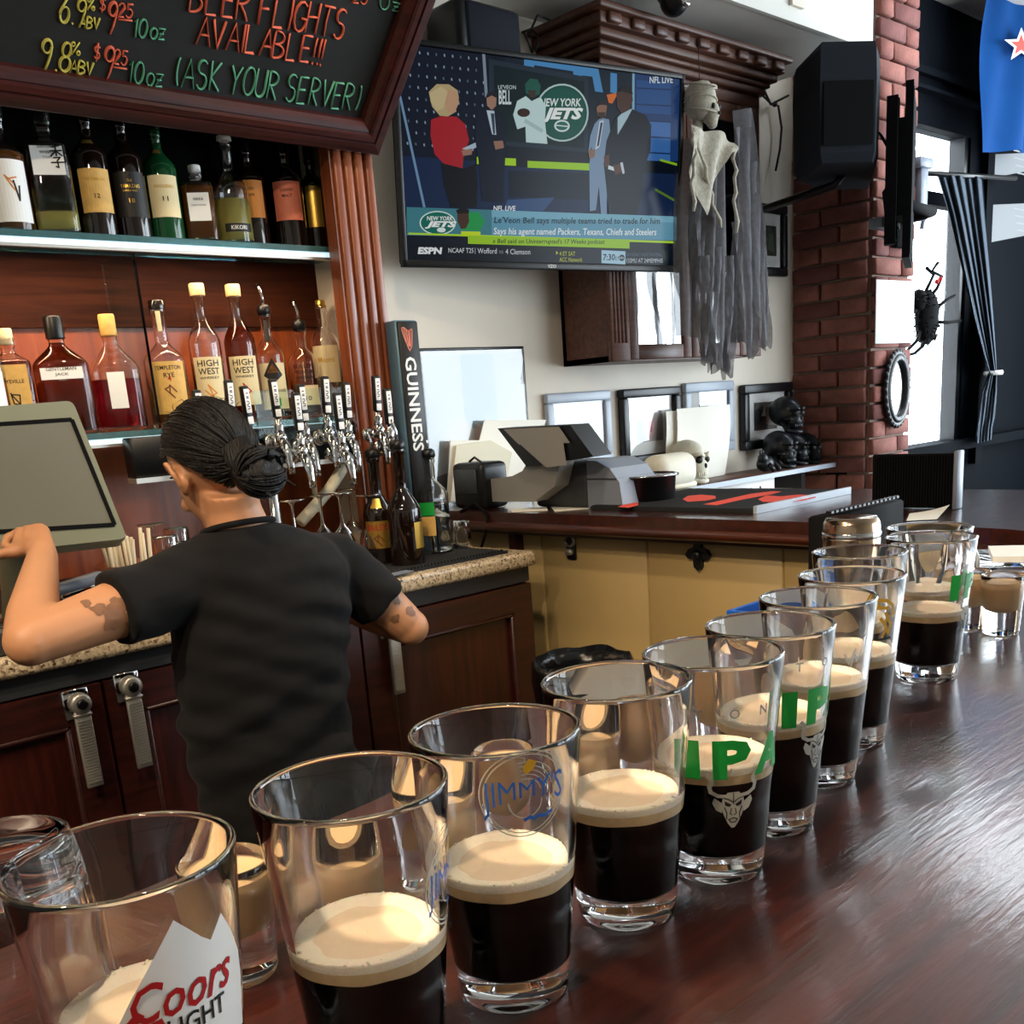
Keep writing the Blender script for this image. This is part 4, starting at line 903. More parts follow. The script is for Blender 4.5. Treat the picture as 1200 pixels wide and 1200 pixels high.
def rail(a, b, inn, m0, m1):
    """moulded frame bar from a to b, inn: direction towards the board; mitred"""
    mb = MB(); d = (b-a).normalized(); r0 = [a+inn*w+d*w*m0+bn*h for w, h in prof]; r1 = [b+inn*w-d*w*m1+bn*h for w, h in prof]
    n = len(prof); fs = [(i, i+1, n+i+1, n+i) for i in range(n-1)]
    mb.add(r0+r1, fs+[tuple(range(n)), tuple(range(2*n-1, n-1, -1))]); return mb
for a, b, inn in ((P_(-LW, 0), P_(0, 0), bv), (P_(0, LH), P_(0, 0), -bu), (P_(-LW, LH), P_(0, LH), -bv), (P_(-LW, 0), P_(-LW, LH), bu)):
    obj('frame_rail', rail(a, b, inn, 1, 1), M['frame_dark'], cb, 'dark ridged wooden frame')
obj('bracket', MB().box(B0.x-.12, B0.x-.09, 2.33, 2.46, B0.z+.16, B0.z+.20).box(B0.x-1.5, B0.x-1.46, 2.33, 2.46, B0.z+.16, B0.z+.20), M['black'], cb)
# chalk handwriting: single-stroke letters
def A_(*p): return p
def arcp(cx, cy, rx, ry, a0, a1, n=9): return [(cx+rx*math.cos(math.radians(a0+(a1-a0)*i/n)), cy+ry*math.sin(math.radians(a0+(a1-a0)*i/n))) for i in range(n+1)]
ST = {
 'A': [[(0, 0), (.42, 1), (.8, 0)], [(.14, .36), (.7, .38)]], 'B': [[(0, 0), (0, 1)], [(0, 1)]+arcp(.1, .76, .5, .24, 80, -90)+[(0, .52)], [(0, .52)]+arcp(.1, .26, .58, .26, 85, -90)+[(0, 0)]],
 'C': [arcp(.4, .5, .4, .5, 50, 310)], 'D': [[(0, 0), (0, 1)], [(0, 1)]+arcp(.1, .5, .6, .5, 85, -85)+[(0, 0)]], 'E': [[(.6, 1), (0, 1), (0, 0), (.62, .02)], [(0, .52), (.5, .54)]],
 'F': [[(.62, 1), (0, .98), (0, 0)], [(0, .52), (.5, .55)]], 'G': [arcp(.42, .5, .42, .5, 50, 330)+[(.8, .45), (.48, .45)]], 'H': [[(0, 0), (0, 1)], [(.68, 0), (.68, 1)], [(0, .5), (.68, .54)]],
 'I': [[(.1, 0), (.1, 1)]], 'K': [[(0, 0), (0, 1)], [(.62, 1), (.02, .45), (.66, 0)]], 'L': [[(0, 1), (0, 0), (.58, .02)]], 'N': [[(0, 0), (0, 1), (.62, 0), (.62, 1)]],
 'O': [arcp(.4, .5, .4, .5, 90, 450, 16)], 'R': [[(0, 0), (0, 1)], [(0, 1)]+arcp(.12, .75, .5, .25, 80, -90)+[(0, .5)], [(.15, .5), (.66, 0)]],
 'S': [arcp(.34, .76, .3, .24, 40, 265)+arcp(.34, .26, .32, .27, 85, -150)], 'T': [[(0, 1), (.7, 1)], [(.35, 1), (.35, 0)]], 'U': [[(0, 1), (0, .3)]+arcp(.34, .3, .34, .3, 180, 360)+[(.68, 1)]],
 'V': [[(0, 1), (.36, 0), (.72, 1)]], 'Y': [[(0, 1), (.34, .5)], [(.72, 1), (.34, .5), (.3, 0)]], '!': [[(.08, 1), (.06, .28)], [(.06, .06), (.07, .0)]], '(': [arcp(.4, .5, .34, .62, 130, 230)], ')': [arcp(0, .5, .34, .62, 50, -50)],
 '0': [arcp(.34, .5, .32, .5, 90, 450, 16)], '1': [[(.1, .8), (.28, 1), (.28, 0)]], '2': [arcp(.32, .74, .3, .26, 170, -30)+[(0, 0), (.64, .02)]], '5': [[(.6, 1), (.1, 1), (.06, .56)]+arcp(.28, .32, .34, .32, 110, -150)],
 '6': [[(.5, 1)]+arcp(.34, .32, .34, .32, 150, 180, 2)+arcp(.34, .3, .32, .3, 180, 540, 14)], '8': [arcp(.34, .75, .27, .25, 90, 450, 14), arcp(.34, .26, .34, .26, 90, 450, 14)],
 '9': [arcp(.32, .76, .3, .23, 0, 360, 14), [(.62, .78), (.6, .5), (.5, .2), (.34, -.08)]], '.': [[(.05, .0), (.08, .04)]], '%': [arcp(.12, .82, .12, .16, 0, 360, 8), arcp(.55, .16, .12, .16, 0, 360, 8), [(.55, 1), (.1, 0)]],
 '$': [arcp(.3, .7, .26, .2, 40, 260)+arcp(.3, .3, .26, .2, 80, -150), [(.3, 1.1), (.3, -.1)]], 'o': [arcp(.3, .3, .28, .3, 90, 450, 12)], 'z': [[(0, .58), (.5, .6), (0, 0), (.54, .02)], [(.1, .3), (.42, .32)]]}
ADV = {'I': .3, '!': .3, '.': .28, '(': .42, ')': .4, '1': .5, ' ': .45, 'o': .72, 'z': .7}
def chalk(text, p0, p1, htop, m, thick=.0042):
    """handwriting from pixel p0 to p1 (foot of the line), htop: pixel above p0 at the letters' top"""
    q0, q1, q2 = [at_p(*p, B0-bn*.0035, bn) for p in (p0, p1, htop)]
    U = q1-q0; Vv = q2-q0; tot = sum(ADV.get(c, .92) for c in text)-.15; s = U.length/tot; ud = U.normalized(); x = 0; mb = MB()
    for c in text:
        if c != ' ':
            jx, jy = rng.uniform(-.03, .03), rng.uniform(-.03, .03)
            for ln in ST[c]:
                pts = [(( a+x+jx)*s, b+jy) for a, b in ln]
                pts = [q0+ud*a+Vv*b+bn*.0 for a, b in pts]
                if len(pts) == 2: pts = [pts[0], (pts[0]+pts[1])/2+ud*rng.uniform(-.002, .002), pts[1]]
                mb.tube(pts, thick*rng.uniform(.85, 1.1), 6, 0, None, .5)
        x += ADV.get(c, .92)
    return mb
k = 1/2.4
def line(text, x0, y0, x1, y1, h, m, thick=.0042): return chalk(text, (x0*k, y0*k), (x1*k, y1*k), (x0*k+h*k*.12, y0*k-h*k), m, thick)
cw = []
for text, x0, y0, x1, y1, h, m, th in (
 ('BEER FLIGHTS', 532, 30, 965, 110, 92, 'chalk_red', .0045), ('AVAILABLE!!!', 552, 124, 905, 184, 80, 'chalk_red', .0045), ('(ASK YOUR SERVER)', 492, 240, 1000, 312, 82, 'chalk_green', .0042),
 ('6.9', 165, 62, 240, 70, 74, 'chalk_yellow', .0042), ('%', 242, 28, 268, 30, 34, 'chalk_yellow', .003), ('ABV', 222, 76, 278, 82, 32, 'chalk_yellow', .0032), ('9.8', 112, 190, 196, 204, 82, 'chalk_yellow', .0048), ('%', 198, 152, 228, 155, 36, 'chalk_yellow', .003), ('ABV', 196, 204, 260, 212, 36, 'chalk_yellow', .0036),
 ('$', 278, 30, 298, 32, 38, 'chalk_red', .0034), ('9', 300, 86, 328, 88, 84, 'chalk_red', .0042), ('25', 330, 46, 374, 50, 38, 'chalk_red', .0034), ('$', 262, 168, 282, 170, 42, 'chalk_red', .0034), ('9', 286, 218, 318, 220, 88, 'chalk_red', .0042), ('25', 318, 178, 358, 184, 40, 'chalk_red', .0034),
 ('10oz', 370, 102, 462, 112, 52, 'chalk_green', .0036), ('10oz', 356, 232, 456, 244, 60, 'chalk_green', .0036), ('25', 990, 8, 1034, 12, 36, 'chalk_red', .0036), ('0z', 1066, 24, 1124, 34, 40, 'chalk_green', .0036)):
    obj('handwriting', line(text, x0, y0, x1, y1, h, m, th), M[m], cb, {'chalk_red': 'red', 'chalk_green': 'green', 'chalk_yellow': 'yellow'}[m]+' chalk writing')
mb = MB()
for x0, y0, x1, y1 in ((332, 54, 372, 58), (318, 188, 356, 194)):
    mb.tube([at_p(x0*k, y0*k, B0-bn*.0035, bn), at_p(x1*k, y1*k, B0-bn*.0035, bn)], .003, 6, 0, None, .5)
obj('underline', mb, M['chalk_red'], cb, 'red chalk underlines')

# ---------------------------------------------------------------- television on its arm
tw, th_ = 1.05, 1.05/1.72
ya_, ti_, ro_ = -.248, .068, -.019
U0 = Vector((math.cos(ya_), math.sin(ya_), 0)); N0 = Vector((math.sin(ya_), -math.cos(ya_), 0)); V0 = Vector((0, 0, math.cos(ti_)))+N0*math.sin(ti_)
TU = U0*math.cos(ro_)+V0*math.sin(ro_); TV = V0*math.cos(ro_)-U0*math.sin(ro_); TN = TU.cross(TV)
tcn = Vector((2.401, 2.294, .678))*(1.05/.98); tcn.z += ZC
Tm = Matrix(((TU.x, TV.x, TN.x, tcn.x), (TU.y, TV.y, TN.y, tcn.y), (TU.z, TV.z, TN.z, tcn.z), (0, 0, 0, 1)))
tv = thing('television', 'flat television on a wall arm showing a studio sports programme', 'television', tuple(tcn))
bz_ = .016
obj('casing', MB().rbox(-tw/2+.01, tw/2-.01, -th_/2+.01, th_/2-.01, -.055, -.012, .008, 2, 0, Tm), M['blackmatte'], tv)
bm_ = MB()
for x0, x1, y0, y1 in ((-tw/2, tw/2, -th_/2, -th_/2+bz_+.006), (-tw/2, tw/2, th_/2-bz_, th_/2), (-tw/2, -tw/2+bz_, -th_/2, th_/2), (tw/2-bz_, tw/2, -th_/2, th_/2)): bm_.rbox(x0, x1, y0, y1, -.02, .004, .003, 2, 0, Tm)
obj('bezel', bm_, M['black'], tv, 'glossy black bezel')
mb = MB(); flat(mb, sized('VIZIO', h=.010, w=.032, bold=.02), Tm @ Vector((0, -th_/2+.011, .0046)), TU, TV); obj('badge', mb, M['inkwhite'], tv, 'small white lettered badge')
obj('wall_arm', MB().rbox(-.12, .12, -.10, .10, -.07, -.054, .004, 1, 0, Tm).tube([Tm @ Vector((0, 0, -.06)), Vector((tcn.x+.14, 2.60, tcn.z)), Vector((tcn.x, YW-.03, tcn.z))], .018, 8).rbox(tcn.x-.06, tcn.x+.06, YW-.02, YW-.001, tcn.z-.14, tcn.z+.14, .004, 1), M['black'], tv)
# the picture, drawn flat on the screen in layers
X0, X1 = -tw/2+bz_, tw/2-bz_; Y0, Y1 = -th_/2+bz_+.006, th_/2-bz_
def scr_uv(x, y):
    u = (x-82-(y-60)*.03)/(1078-82-(y-60)*.045); yt = 72+u*118; yb = 832+u*16
    return X0+(X1-X0)*u, Y1+(Y0-Y1)*(y-yt)/(yb-yt)
pic = MB(); pcol = []; lay = [0]
def pp(pts, col, step=1):
    """a polygon of the picture, in the coordinates of the enlarged photograph"""
    lay[0] += step; q = [scr_uv(x, y) for x, y in pts]; q = [(min(max(x, X0), X1), min(max(y, Y0), Y1)) for x, y in q]
    a = sum(q[i][0]*q[(i+1) % len(q)][1]-q[(i+1) % len(q)][0]*q[i][1] for i in range(len(q)))
    if a < 0: q = q[::-1]
    pic.add([Tm @ Vector((x, y, -.004+lay[0]*.00003)) for x, y in q], [tuple(range(len(q)))]); pcol.append(lin(col))
def pe(cx, cy, rx, ry, col, n=20): pp([(cx+rx*math.cos(2*PI*i/n), cy+ry*math.sin(2*PI*i/n)) for i in range(n)], col)
def pt(s, x0, y0, x1, y1, col, shear=0, bold=.0):
    """lettering between two opposite corners (left bottom and right top of its box)"""
    vs, fs, _ = glyphs(s, shear, bold); lay[0] += 1
    for f in fs:
        q = [scr_uv(x0+(x1-x0)*(vs[i][0]+.5), y0+(y1-y0)*(vs[i][1]+.5)+((vs[i][0]+.5)*(x1-x0))*.0) for i in f]
        pic.add([Tm @ Vector((x, y, -.004+lay[0]*.00003)) for x, y in q], [tuple(range(len(f)))]); pcol.append(lin(col))
def band(x0, x1, yl0, yl1, yr0, yr1, col): pp([(x0, yl0), (x1, yr0), (x1, yr1), (x0, yl1)], col)
pp([(60, 40), (1100, 150), (1100, 860), (60, 860)], '0c1626')
pp([(60, 40), (360, 80), (372, 480), (60, 470)], '10182a'); pp([(60, 455), (1100, 520), (1100, 680), (60, 640)], '16284a')
for r in range(9):
    for c in range(10): x = 125+c*26-r*2; y = 98+r*39+c*2.4; pp([(x, y), (x+4, y-3), (x+6, y+7), (x+2, y+8)], '8ea0b4' if (r+c) % 3 else '5a6a80', 0)
lay[0] += 1
pp([(85, 250), (95, 250), (166, 640), (158, 640)], '6f93b4'); pp([(354, 90), (364, 90), (372, 250), (362, 250)], '8090a0')
band(430, 1080, 90, 420, 160, 470, '14202f')
for pts in ([(495, 108), (700, 130), (700, 178), (668, 174), (668, 160), (530, 140), (530, 150), (495, 146)], [(670, 132), (760, 142), (778, 232), (748, 228), (738, 178), (700, 174), (700, 200), (670, 190)], [(805, 165), (830, 168), (830, 235), (805, 232)]): pp(pts, '4a8cc4')
band(895, 1078, 160, 490, 178, 505, '1c3c6e'); band(905, 1040, 190, 300, 200, 310, '24508c'); band(905, 1040, 330, 480, 335, 500, '3a6cae')
for i in range(5): band(905, 1040, 215+i*55, 220+i*55, 222+i*55, 227+i*55, '183260')
band(888, 897, 160, 330, 162, 330, '7fb0c8')
band(330, 1080, 455, 488, 472, 512, '0c1420'); band(333, 465, 457, 483, 462, 488, 'a8d81e'); band(505, 728, 470, 494, 478, 503, '9fd01c'); band(1000, 1068, 462, 470, 478, 487, '8cbc20')
band(440, 790, 505, 600, 515, 610, '10192a'); pp([(435, 610), (600, 600), (560, 650), (420, 650)], '32507c'); pp([(980, 565), (1060, 605), (1060, 615), (980, 575)], '5a7a2a')
# studio board with helmeted player and oval emblem
band(375, 722, 120, 412, 180, 440, '22303e'); band(392, 708, 140, 398, 195, 424, '0c2026')
pt('BELL', 408, 274, 450, 225, 'd8e6ea', 0, .02); pt('LE’VEON'.replace('’', "'"), 406, 222, 466, 208, 'd8e6ea')
pe(628, 302, 96, 100, 'b8d4d0', 30); pe(628, 302, 90, 94, '0d4a42', 30); pe(628, 302, 84, 88, '10564a', 30)
pt('NEW YORK', 548, 280, 696, 252, 'e4f0ee', .15, .02); pt('JETS', 556, 336, 704, 284, 'eef6f4', .3, .05); pe(627, 347, 28, 21, 'd6e6e2'); pe(627, 347, 22, 15, '2a6a60'); pp([(604, 343), (650, 347), (650, 351), (604, 347)], 'd6e6e2')
pp([(470, 262), (500, 245), (520, 262), (545, 250), (570, 275), (566, 330), (575, 410), (500, 405), (498, 350), (470, 360), (456, 310)], 'c4dede'); pp([(497, 205), (515, 185), (540, 188), (552, 210), (548, 240), (520, 246), (500, 235)], '1f5a4c'); pp([(508, 225), (535, 225), (532, 250), (512, 250)], '40322c'); pe(492, 302, 22, 15, '3a241a'); pp([(498, 322), (560, 360), (556, 372), (492, 335)], 'a8c4c4')
# four presenters
pp([(186, 330), (215, 318), (268, 318), (296, 345), (308, 400), (290, 450), (285, 500), (250, 508), (222, 480), (196, 450), (184, 385)], 'a8202c'); pp([(215, 480), (290, 500), (330, 480), (335, 560), (330, 640), (245, 640), (225, 560)], '12141c')
pp([(180, 235), (205, 208), (245, 208), (272, 228), (276, 255), (262, 280), (268, 300), (240, 318), (214, 316), (190, 285)], 'b8a478'); pp([(240, 225), (268, 232), (277, 268), (262, 304), (240, 306), (228, 262)], 'c09878'); pp([(182, 240), (220, 215), (240, 232), (226, 290), (206, 300), (186, 270)], 'c8b68a')
pp([(284, 430), (368, 388), (392, 392), (310, 436)], 'a8c0d0'); pp([(340, 352), (350, 352), (350, 395), (340, 395)], 'd8e0e4'); pp([(282, 436), (318, 428), (316, 450), (288, 455)], '9a7464')
pp([(330, 305), (365, 292), (405, 298), (428, 330), (430, 420), (420, 620), (348, 615), (338, 470), (328, 400)], '121c2e'); pp([(366, 295), (392, 297), (398, 380), (384, 378)], 'b8c8d4'); pp([(380, 305), (392, 306), (394, 375), (388, 378)], '30425c'); pp([(366, 245), (384, 233), (400, 245), (398, 280), (384, 294), (368, 280)], 'a07c68'); pp([(364, 250), (370, 234), (392, 230), (404, 246), (398, 252), (384, 244), (370, 252)], '20202a'); pp([(388, 402), (420, 400), (424, 425), (395, 432)], '96705e')
pp([(745, 340), (768, 318), (800, 325), (806, 380), (795, 470), (792, 660), (770, 662), (762, 560), (750, 655), (728, 650), (726, 480), (736, 420), (722, 440), (730, 380)], '7a94b0'); pp([(764, 330), (780, 328), (764, 420), (748, 430)], 'c6d4de'); pp([(768, 335), (776, 335), (762, 415), (754, 420)], '24344e'); pp([(752, 285), (764, 268), (782, 262), (792, 280), (786, 312), (768, 322), (756, 308)], '8a6450'); pp([(756, 300), (786, 300), (782, 318), (766, 324)], '3a2a24'); pp([(752, 280), (766, 262), (788, 260), (792, 276), (770, 274)], '2a2028'); pp([(722, 430), (748, 428), (746, 456), (726, 462)], '8a6a5a'); pp([(706, 655), (752, 645), (748, 664), (710, 664)], '14161e')
pp([(790, 240), (835, 232), (812, 270), (798, 268)], 'd8702a')
pp([(822, 320), (860, 290), (890, 290), (940, 310), (962, 345), (960, 430), (935, 500), (930, 580), (905, 670), (800, 668), (790, 560), (780, 480), (790, 400)], '101624'); pp([(832, 318), (856, 296), (888, 288), (870, 320), (832, 378)], 'a8c4d0'); pp([(826, 235), (850, 214), (884, 222), (890, 260), (876, 292), (848, 305), (830, 285)], '4a3228'); pp([(828, 232), (850, 210), (884, 216), (890, 240), (850, 228)], '1c1416'); pp([(780, 452), (800, 448), (802, 488), (784, 492)], '5a3c30'); pp([(798, 485), (822, 492), (820, 505), (796, 498)], 'd8e4ea'); pp([(815, 485), (846, 478), (850, 508), (824, 520)], '5a3c30'); pp([(842, 476), (852, 474), (860, 512), (852, 516)], 'c8d4dc')
pt('NFL LIVE', 954, 202, 1046, 180, 'dde8ee', 0, .02); pt('NFL LIVE', 386, 650, 462, 632, 'eef2f4', .1, .02)
# caption bars
band(105, 1068, 640, 742, 668, 756, '5f9ab4'); band(105, 1068, 640, 668, 668, 690, '76b0c6'); band(105, 380, 640, 738, 648, 742, '3e7f8a')
pp([(290, 655), (340, 658), (357, 690), (340, 725), (280, 722)], '1f9a4c'); pe(203, 697, 58, 44, 'd6eae6', 26); pe(203, 697, 54, 40, '0f6a5a', 26); pt('NEW YORK', 168, 688, 252, 672, 'f0f6f4', .15, .02); pt('JETS', 162, 718, 264, 690, 'f4f8f6', .3, .05); pe(214, 722, 14, 9, 'e0ecea')
pp([(266, 648), (285, 640), (302, 648), (305, 690), (294, 716), (278, 718), (266, 690)], '4a3026'); pp([(262, 650), (284, 638), (305, 648), (304, 660), (266, 662)], '1a1414')
band(110, 1062, 733, 740, 758, 766, 'b4dc28'); band(300, 880, 742, 772, 752, 786, '9ccc1e'); band(278, 342, 726, 740, 727, 742, 'c8e020')
pt("Le'Veon Bell says multiple teams tried to trade for him", 388, 702, 1000, 672, '10202c', .12, .015); pt('Says his agent named Packers, Texans, Chiefs and Steelers', 386, 744, 986, 712, 'f0f6f8', .12, .01); pt("» Bell said on Uninterrupted's 17 Weeks podcast", 382, 774, 784, 752, '101c10', .12, .01)
band(104, 1066, 772, 845, 792, 856, '0c1420'); pt('ESPN', 138, 812, 216, 786, 'f2f4f6', .12, .05)
pt('NCAAF T25', 236, 806, 318, 788, 'e4e8ea'); pp([(322, 786), (325, 786), (325, 810), (322, 810)], '8890a0'); pt('Wofford', 332, 808, 396, 788, 'e4e8ea'); pt('vs', 404, 808, 418, 796, '8a929a'); pt('4 Clemson', 426, 810, 512, 790, 'e4e8ea')
pp([(604, 796), (612, 803), (604, 810)], 'c8d020'); pt('4 ET SAT', 616, 814, 674, 798, 'c8d020'); pt('ACC Network', 616, 836, 700, 820, 'c8d020')
band(772, 864, 792, 840, 796, 846, 'a8d0e4'); pt('7:30', 778, 830, 824, 806, '14202c', .05, .02); pt('ET', 826, 830, 840, 816, '14202c'); pe(850, 820, 11, 12, '14202c'); pt('abc', 841, 824, 859, 814, 'd8ecf6'); pt('SATURDAY NIGHT FOOTBALL', 868, 814, 1010, 802, '6c7c8c'); pt('15SMU AT 24MEMPHIS', 868, 838, 1012, 822, 'd0dce4')
o = obj('screen', pic, M['tv_emit'], tv, 'lit screen with studio picture and captions'); paint(o, pcol)

# ---------------------------------------------------------------- framed pictures
def photo_part(name, parent, org, u, v, w, h, shapes):
    mb = MB(); cols = []
    for i, (pts, c) in enumerate(shapes):
        n = u.cross(v); mb.add([org+u*(x*w)+v*(y*h)+n*(.0004*(i+1)) for x, y in pts], [tuple(range(len(pts)))]); cols.append(lin(c))
    o = obj(name, mb, M['photo'], parent); paint(o, cols); return o
def picture(label, x0, x1, z0, z1, fw, fm, mat_w, shapes, dep=.025, glass=True, cat='picture', matm='white', group='framed pictures on the back wall'):
    t = thing('picture_frame', label, cat, ((x0+x1)/2, YW, z0), group); yb, yf = YW-.002, YW-dep
    for a, b, c, d in ((x0, x1, z0, z0+fw), (x0, x1, z1-fw, z1), (x0, x0+fw, z0+fw, z1-fw), (x1-fw, x1, z0+fw, z1-fw)): obj('frame_bar', MB().rbox(a, b, yf, yb, c, d, min(.006, fw*.3), 2), fm, t)
    obj('mount', MB().box(x0+fw*.9, x1-fw*.9, yb-.008, yb-.003, z0+fw*.9, z1-fw*.9), M[matm], t)
    w_, h_ = x1-x0-2*fw, z1-z0-2*fw
    photo_part('print', t, Vector((x0+fw+w_*mat_w, yb-.0085, z0+fw+h_*mat_w)), Vector((1, 0, 0)), Vector((0, 0, 1)), w_*(1-2*mat_w), h_*(1-2*mat_w), shapes)
    if glass: obj('pane', MB().box(x0+fw*.92, x1-fw*.92, yb-.0135, yb-.0115, z0+fw*.92, z1-fw*.92), M['glass'], t)
    return t
SQ = [(0, 0), (1, 0), (1, 1), (0, 1)]
zz = lambda r: ZC+r
ph2 = [(SQ, 'b9b0ae'), ([(.0, .0), (.35, 0), (.4, .5), (.1, .7), (0, .6)], '8d8688'), ([(.32, .2), (.5, .1), (.68, .25), (.66, .75), (.5, .85), (.34, .7)], 'd8a8a4'), ([(.42, .3), (.58, .3), (.58, .65), (.42, .65)], 'a8585c'), ([(.7, 0), (1, 0), (1, .9), (.8, .6)], '988e90')]
ph4 = [(SQ, '6a6660'), ([(0, .0), (.6, 0), (.5, .6), (.2, .8), (0, .7)], '35343a'), ([(.5, .2), (1, .1), (1, .8), (.6, .9)], '9a948a'), ([(.3, .5), (.5, .5), (.45, .85)], 'd8d0c4')]
picture('wide framed picture with window reflection in its grey colour by the card printer, nearest of four over the ledge', 2.735, 3.085, zz(-.23), zz(.038), .036, M['silver'], .10, [(SQ, 'e6e6e6'), ([(.1, .1), (.9, .1), (.9, .9), (.1, .9)], 'dcdcdc'), ([(.3, .4), (.7, .4), (.7, .45), (.3, .45)], 'b0b0b0')])  # frame grey and near-white print hold the window reflection in their colour
picture('black framed picture of figures with wide white mount, second over the ledge', 3.144, 3.507, zz(-.255), zz(.036), .034, M['blackwood'], .22, ph2, .035)
picture('framed picture with window reflection in its grey colour behind the paper receipts, third over the ledge', 3.553, 3.90, zz(-.25), zz(.045), .040, M['silver'], .24, ph4)  # window reflection put into the frame colour here too
picture('black framed dark photograph behind the stacked black skulls', 3.961, 4.352, zz(-.262), zz(.022), .040, M['blackwood'], .2, ph4, .035)
picture('small black framed photograph high on the wall beside the brick pillar', 4.10, 4.32, zz(.478), zz(.771), .036, M['blackwood'], .22, [(SQ, '28332c'), ([(.2, .2), (.8, .1), (.7, .8), (.3, .7)], '5a6a58')], .03)
picture('large thin framed pale flower picture behind the lettered tap tower', 2.10, 2.646, zz(-.34), zz(.205), .010, M['black'], .02, [(SQ, 'ccd3d6'), ([(.45, .3), (.75, .3), (.75, 1), (.45, 1)], 'a9bcc6'), ([(.25, .3), (.5, .25), (.55, .5), (.4, .6), (.25, .5)], 'e0d8d4'), ([(.5, .4), (.62, .35), (.66, .5), (.55, .55)], 'ddc8c4'), ([(.0, 0), (1, 0), (1, .2), (.6, .3), (0, .2)], '77787c')], .014)

# ---------------------------------------------------------------- carved wall cabinet
kx0, kx1, ky, kz0, kz1 = 2.856, 3.78, 2.48, zz(.130), zz(1.10)
kb = thing('wall_cabinet', 'carved dark wooden wall cabinet with crown moulding behind the television', 'cabinet', (3.3, 2.6, kz0))
obj('carcass', MB().box(kx0, kx0+.02, ky+.02, YW-.002, kz0, kz1).box(kx1-.02, kx1, ky+.02, YW-.002, kz0, kz1).box(kx0, kx1, ky+.02, YW-.002, kz0, kz0+.02).box(kx0, kx1, YW-.02, YW-.002, kz0, kz1).box(kx0, kx1, ky+.02, YW-.002, kz1-.02, kz1), M['cabwood'], kb)
for x in (kx0, kx1-.10):
    st = obj('stile', MB().rbox(x, x+.10, ky, ky+.022, kz0, kz1, .003, 1), M['cabwood'], kb)
    for i in range(4): obj('flute', MB().rbox(x+.014+i*.019, x+.028+i*.019, ky-.006, ky+.002, kz0+.06, kz1-.10, .004, 1), M['cabwood'], st)
for a, b in ((kx0+.10, (kx0+kx1)/2-.002), ((kx0+kx1)/2+.002, kx1-.10)):
    d_ = obj('door', MB().rbox(a, a+.05, ky+.001, ky+.021, kz0+.004, kz1-.06, .003, 1).rbox(b-.05, b, ky+.001, ky+.021, kz0+.004, kz1-.06, .003, 1).rbox(a+.05, b-.05, ky+.001, ky+.021, kz0+.004, kz0+.055, .003, 1).rbox(a+.05, b-.05, ky+.001, ky+.021, kz1-.12, kz1-.06, .003, 1), M['cabwood'], kb)
    obj('pane', MB().box(a+.045, b-.045, ky+.009, ky+.012, kz0+.05, kz1-.115), M['mirror'], d_, 'mirror-like glass pane')
cz = zz(1.04); steps = [(.0, .0, .045), (.018, .045, .07), (.03, .07, .088), (.05, .088, .115), (.07, .115, .150), (.092, .150, .172)]
for d_, a, b in steps: obj('crown_step', MB().rbox(kx0-d_, kx1+d_, ky-d_-.002, YW-.002, cz+a, cz+b, .006, 2), M['cabwood'], kb)
for i in range(9):
    x = kx0-.04+i*.118; obj('dentil', MB().rbox(x, x+.06, ky-.088, ky-.05, cz+.118, cz+.147, .004, 1), M['cabwood'], kb)
# loudspeakers, camera
t = thing('wall_speaker', 'black box loudspeaker on the wall above the television', 'speaker', (2.43, 2.62, zz(1.02)))
sa, sb_ = at_y(540, 55, 2.52), at_y(612, 60, 2.52)
obj('cabinet', MB().rbox(sa.x, sb_.x, 2.52, YW-.04, at_y(575, 66, 2.52).z-.03, at_y(575, 3, 2.52).z, .02, 3), M['black'], t); obj('grille', MB().rbox(sa.x+.03, sb_.x-.01, 2.513, 2.525, at_y(575, 66, 2.52).z-.02, at_y(575, 3, 2.52).z-.012, .008, 2), M['speaker'], t)
obj('bracket', MB().box((sa.x+sb_.x)/2-.04, (sa.x+sb_.x)/2+.04, YW-.045, YW-.002, zz(1.08), zz(1.18)), M['black'], t)
mb = MB()
for q in ([(612, 38), (622, 34), (632, 44), (628, 60)], [(614, 38), (619, 50), (624, 62)], [(620, 40), (630, 18), (645, 24)]): mb.tube([at_y(x, y, 2.66) for x, y in q], .004, 6)
tag(obj('speaker_cable', mb, M['black'], None, None, loc=(2.75, 2.66, zz(1.1))), 'thin black cables between the box loudspeaker and the wall cabinet', 'cable')
sp = thing('loudspeaker', 'large black loudspeaker on a wall bracket in front of the brick pillar', 'speaker', (3.75, 2.15, zz(.7)))
q = [at_y(*p, 2.10) for p in ((962, 45), (1032, 50), (1014, 212), (938, 205))]; qb = at_y(925, 130, 2.35)
z0_, z1_ = zz(.775), zz(1.165)
prof2 = [at_y(961, 130, 2.14), at_y(1027, 130, 2.02), at_y(1031, 130, 2.08), at_y(1022, 130, 2.34), at_y(960, 130, 2.46), at_y(929, 130, 2.38)]
prof2 = [(p.x, p.y) for p in prof2]; cx_, cy_ = sum(p[0] for p in prof2)/6, sum(p[1] for p in prof2)/6
rings = [[(cx_+(x-cx_)*s, cy_+(y-cy_)*s, z) for x, y in prof2] for s, z in ((.90, z0_), (.97, z0_+.03), (1.0, z1_-.12), (.97, z1_-.02), (.93, z1_))]
obj('cabinet', MB().loft(rings, smooth=False), M['speaker'], sp)
g0, g1 = Vector(prof2[0]+(0,)), Vector(prof2[1]+(0,)); gn = Vector((g1.y-g0.y, g0.x-g1.x, 0)).normalized()*.004
gq = [g0*(1-u)+g1*u+gn for u in (.06, .94)]
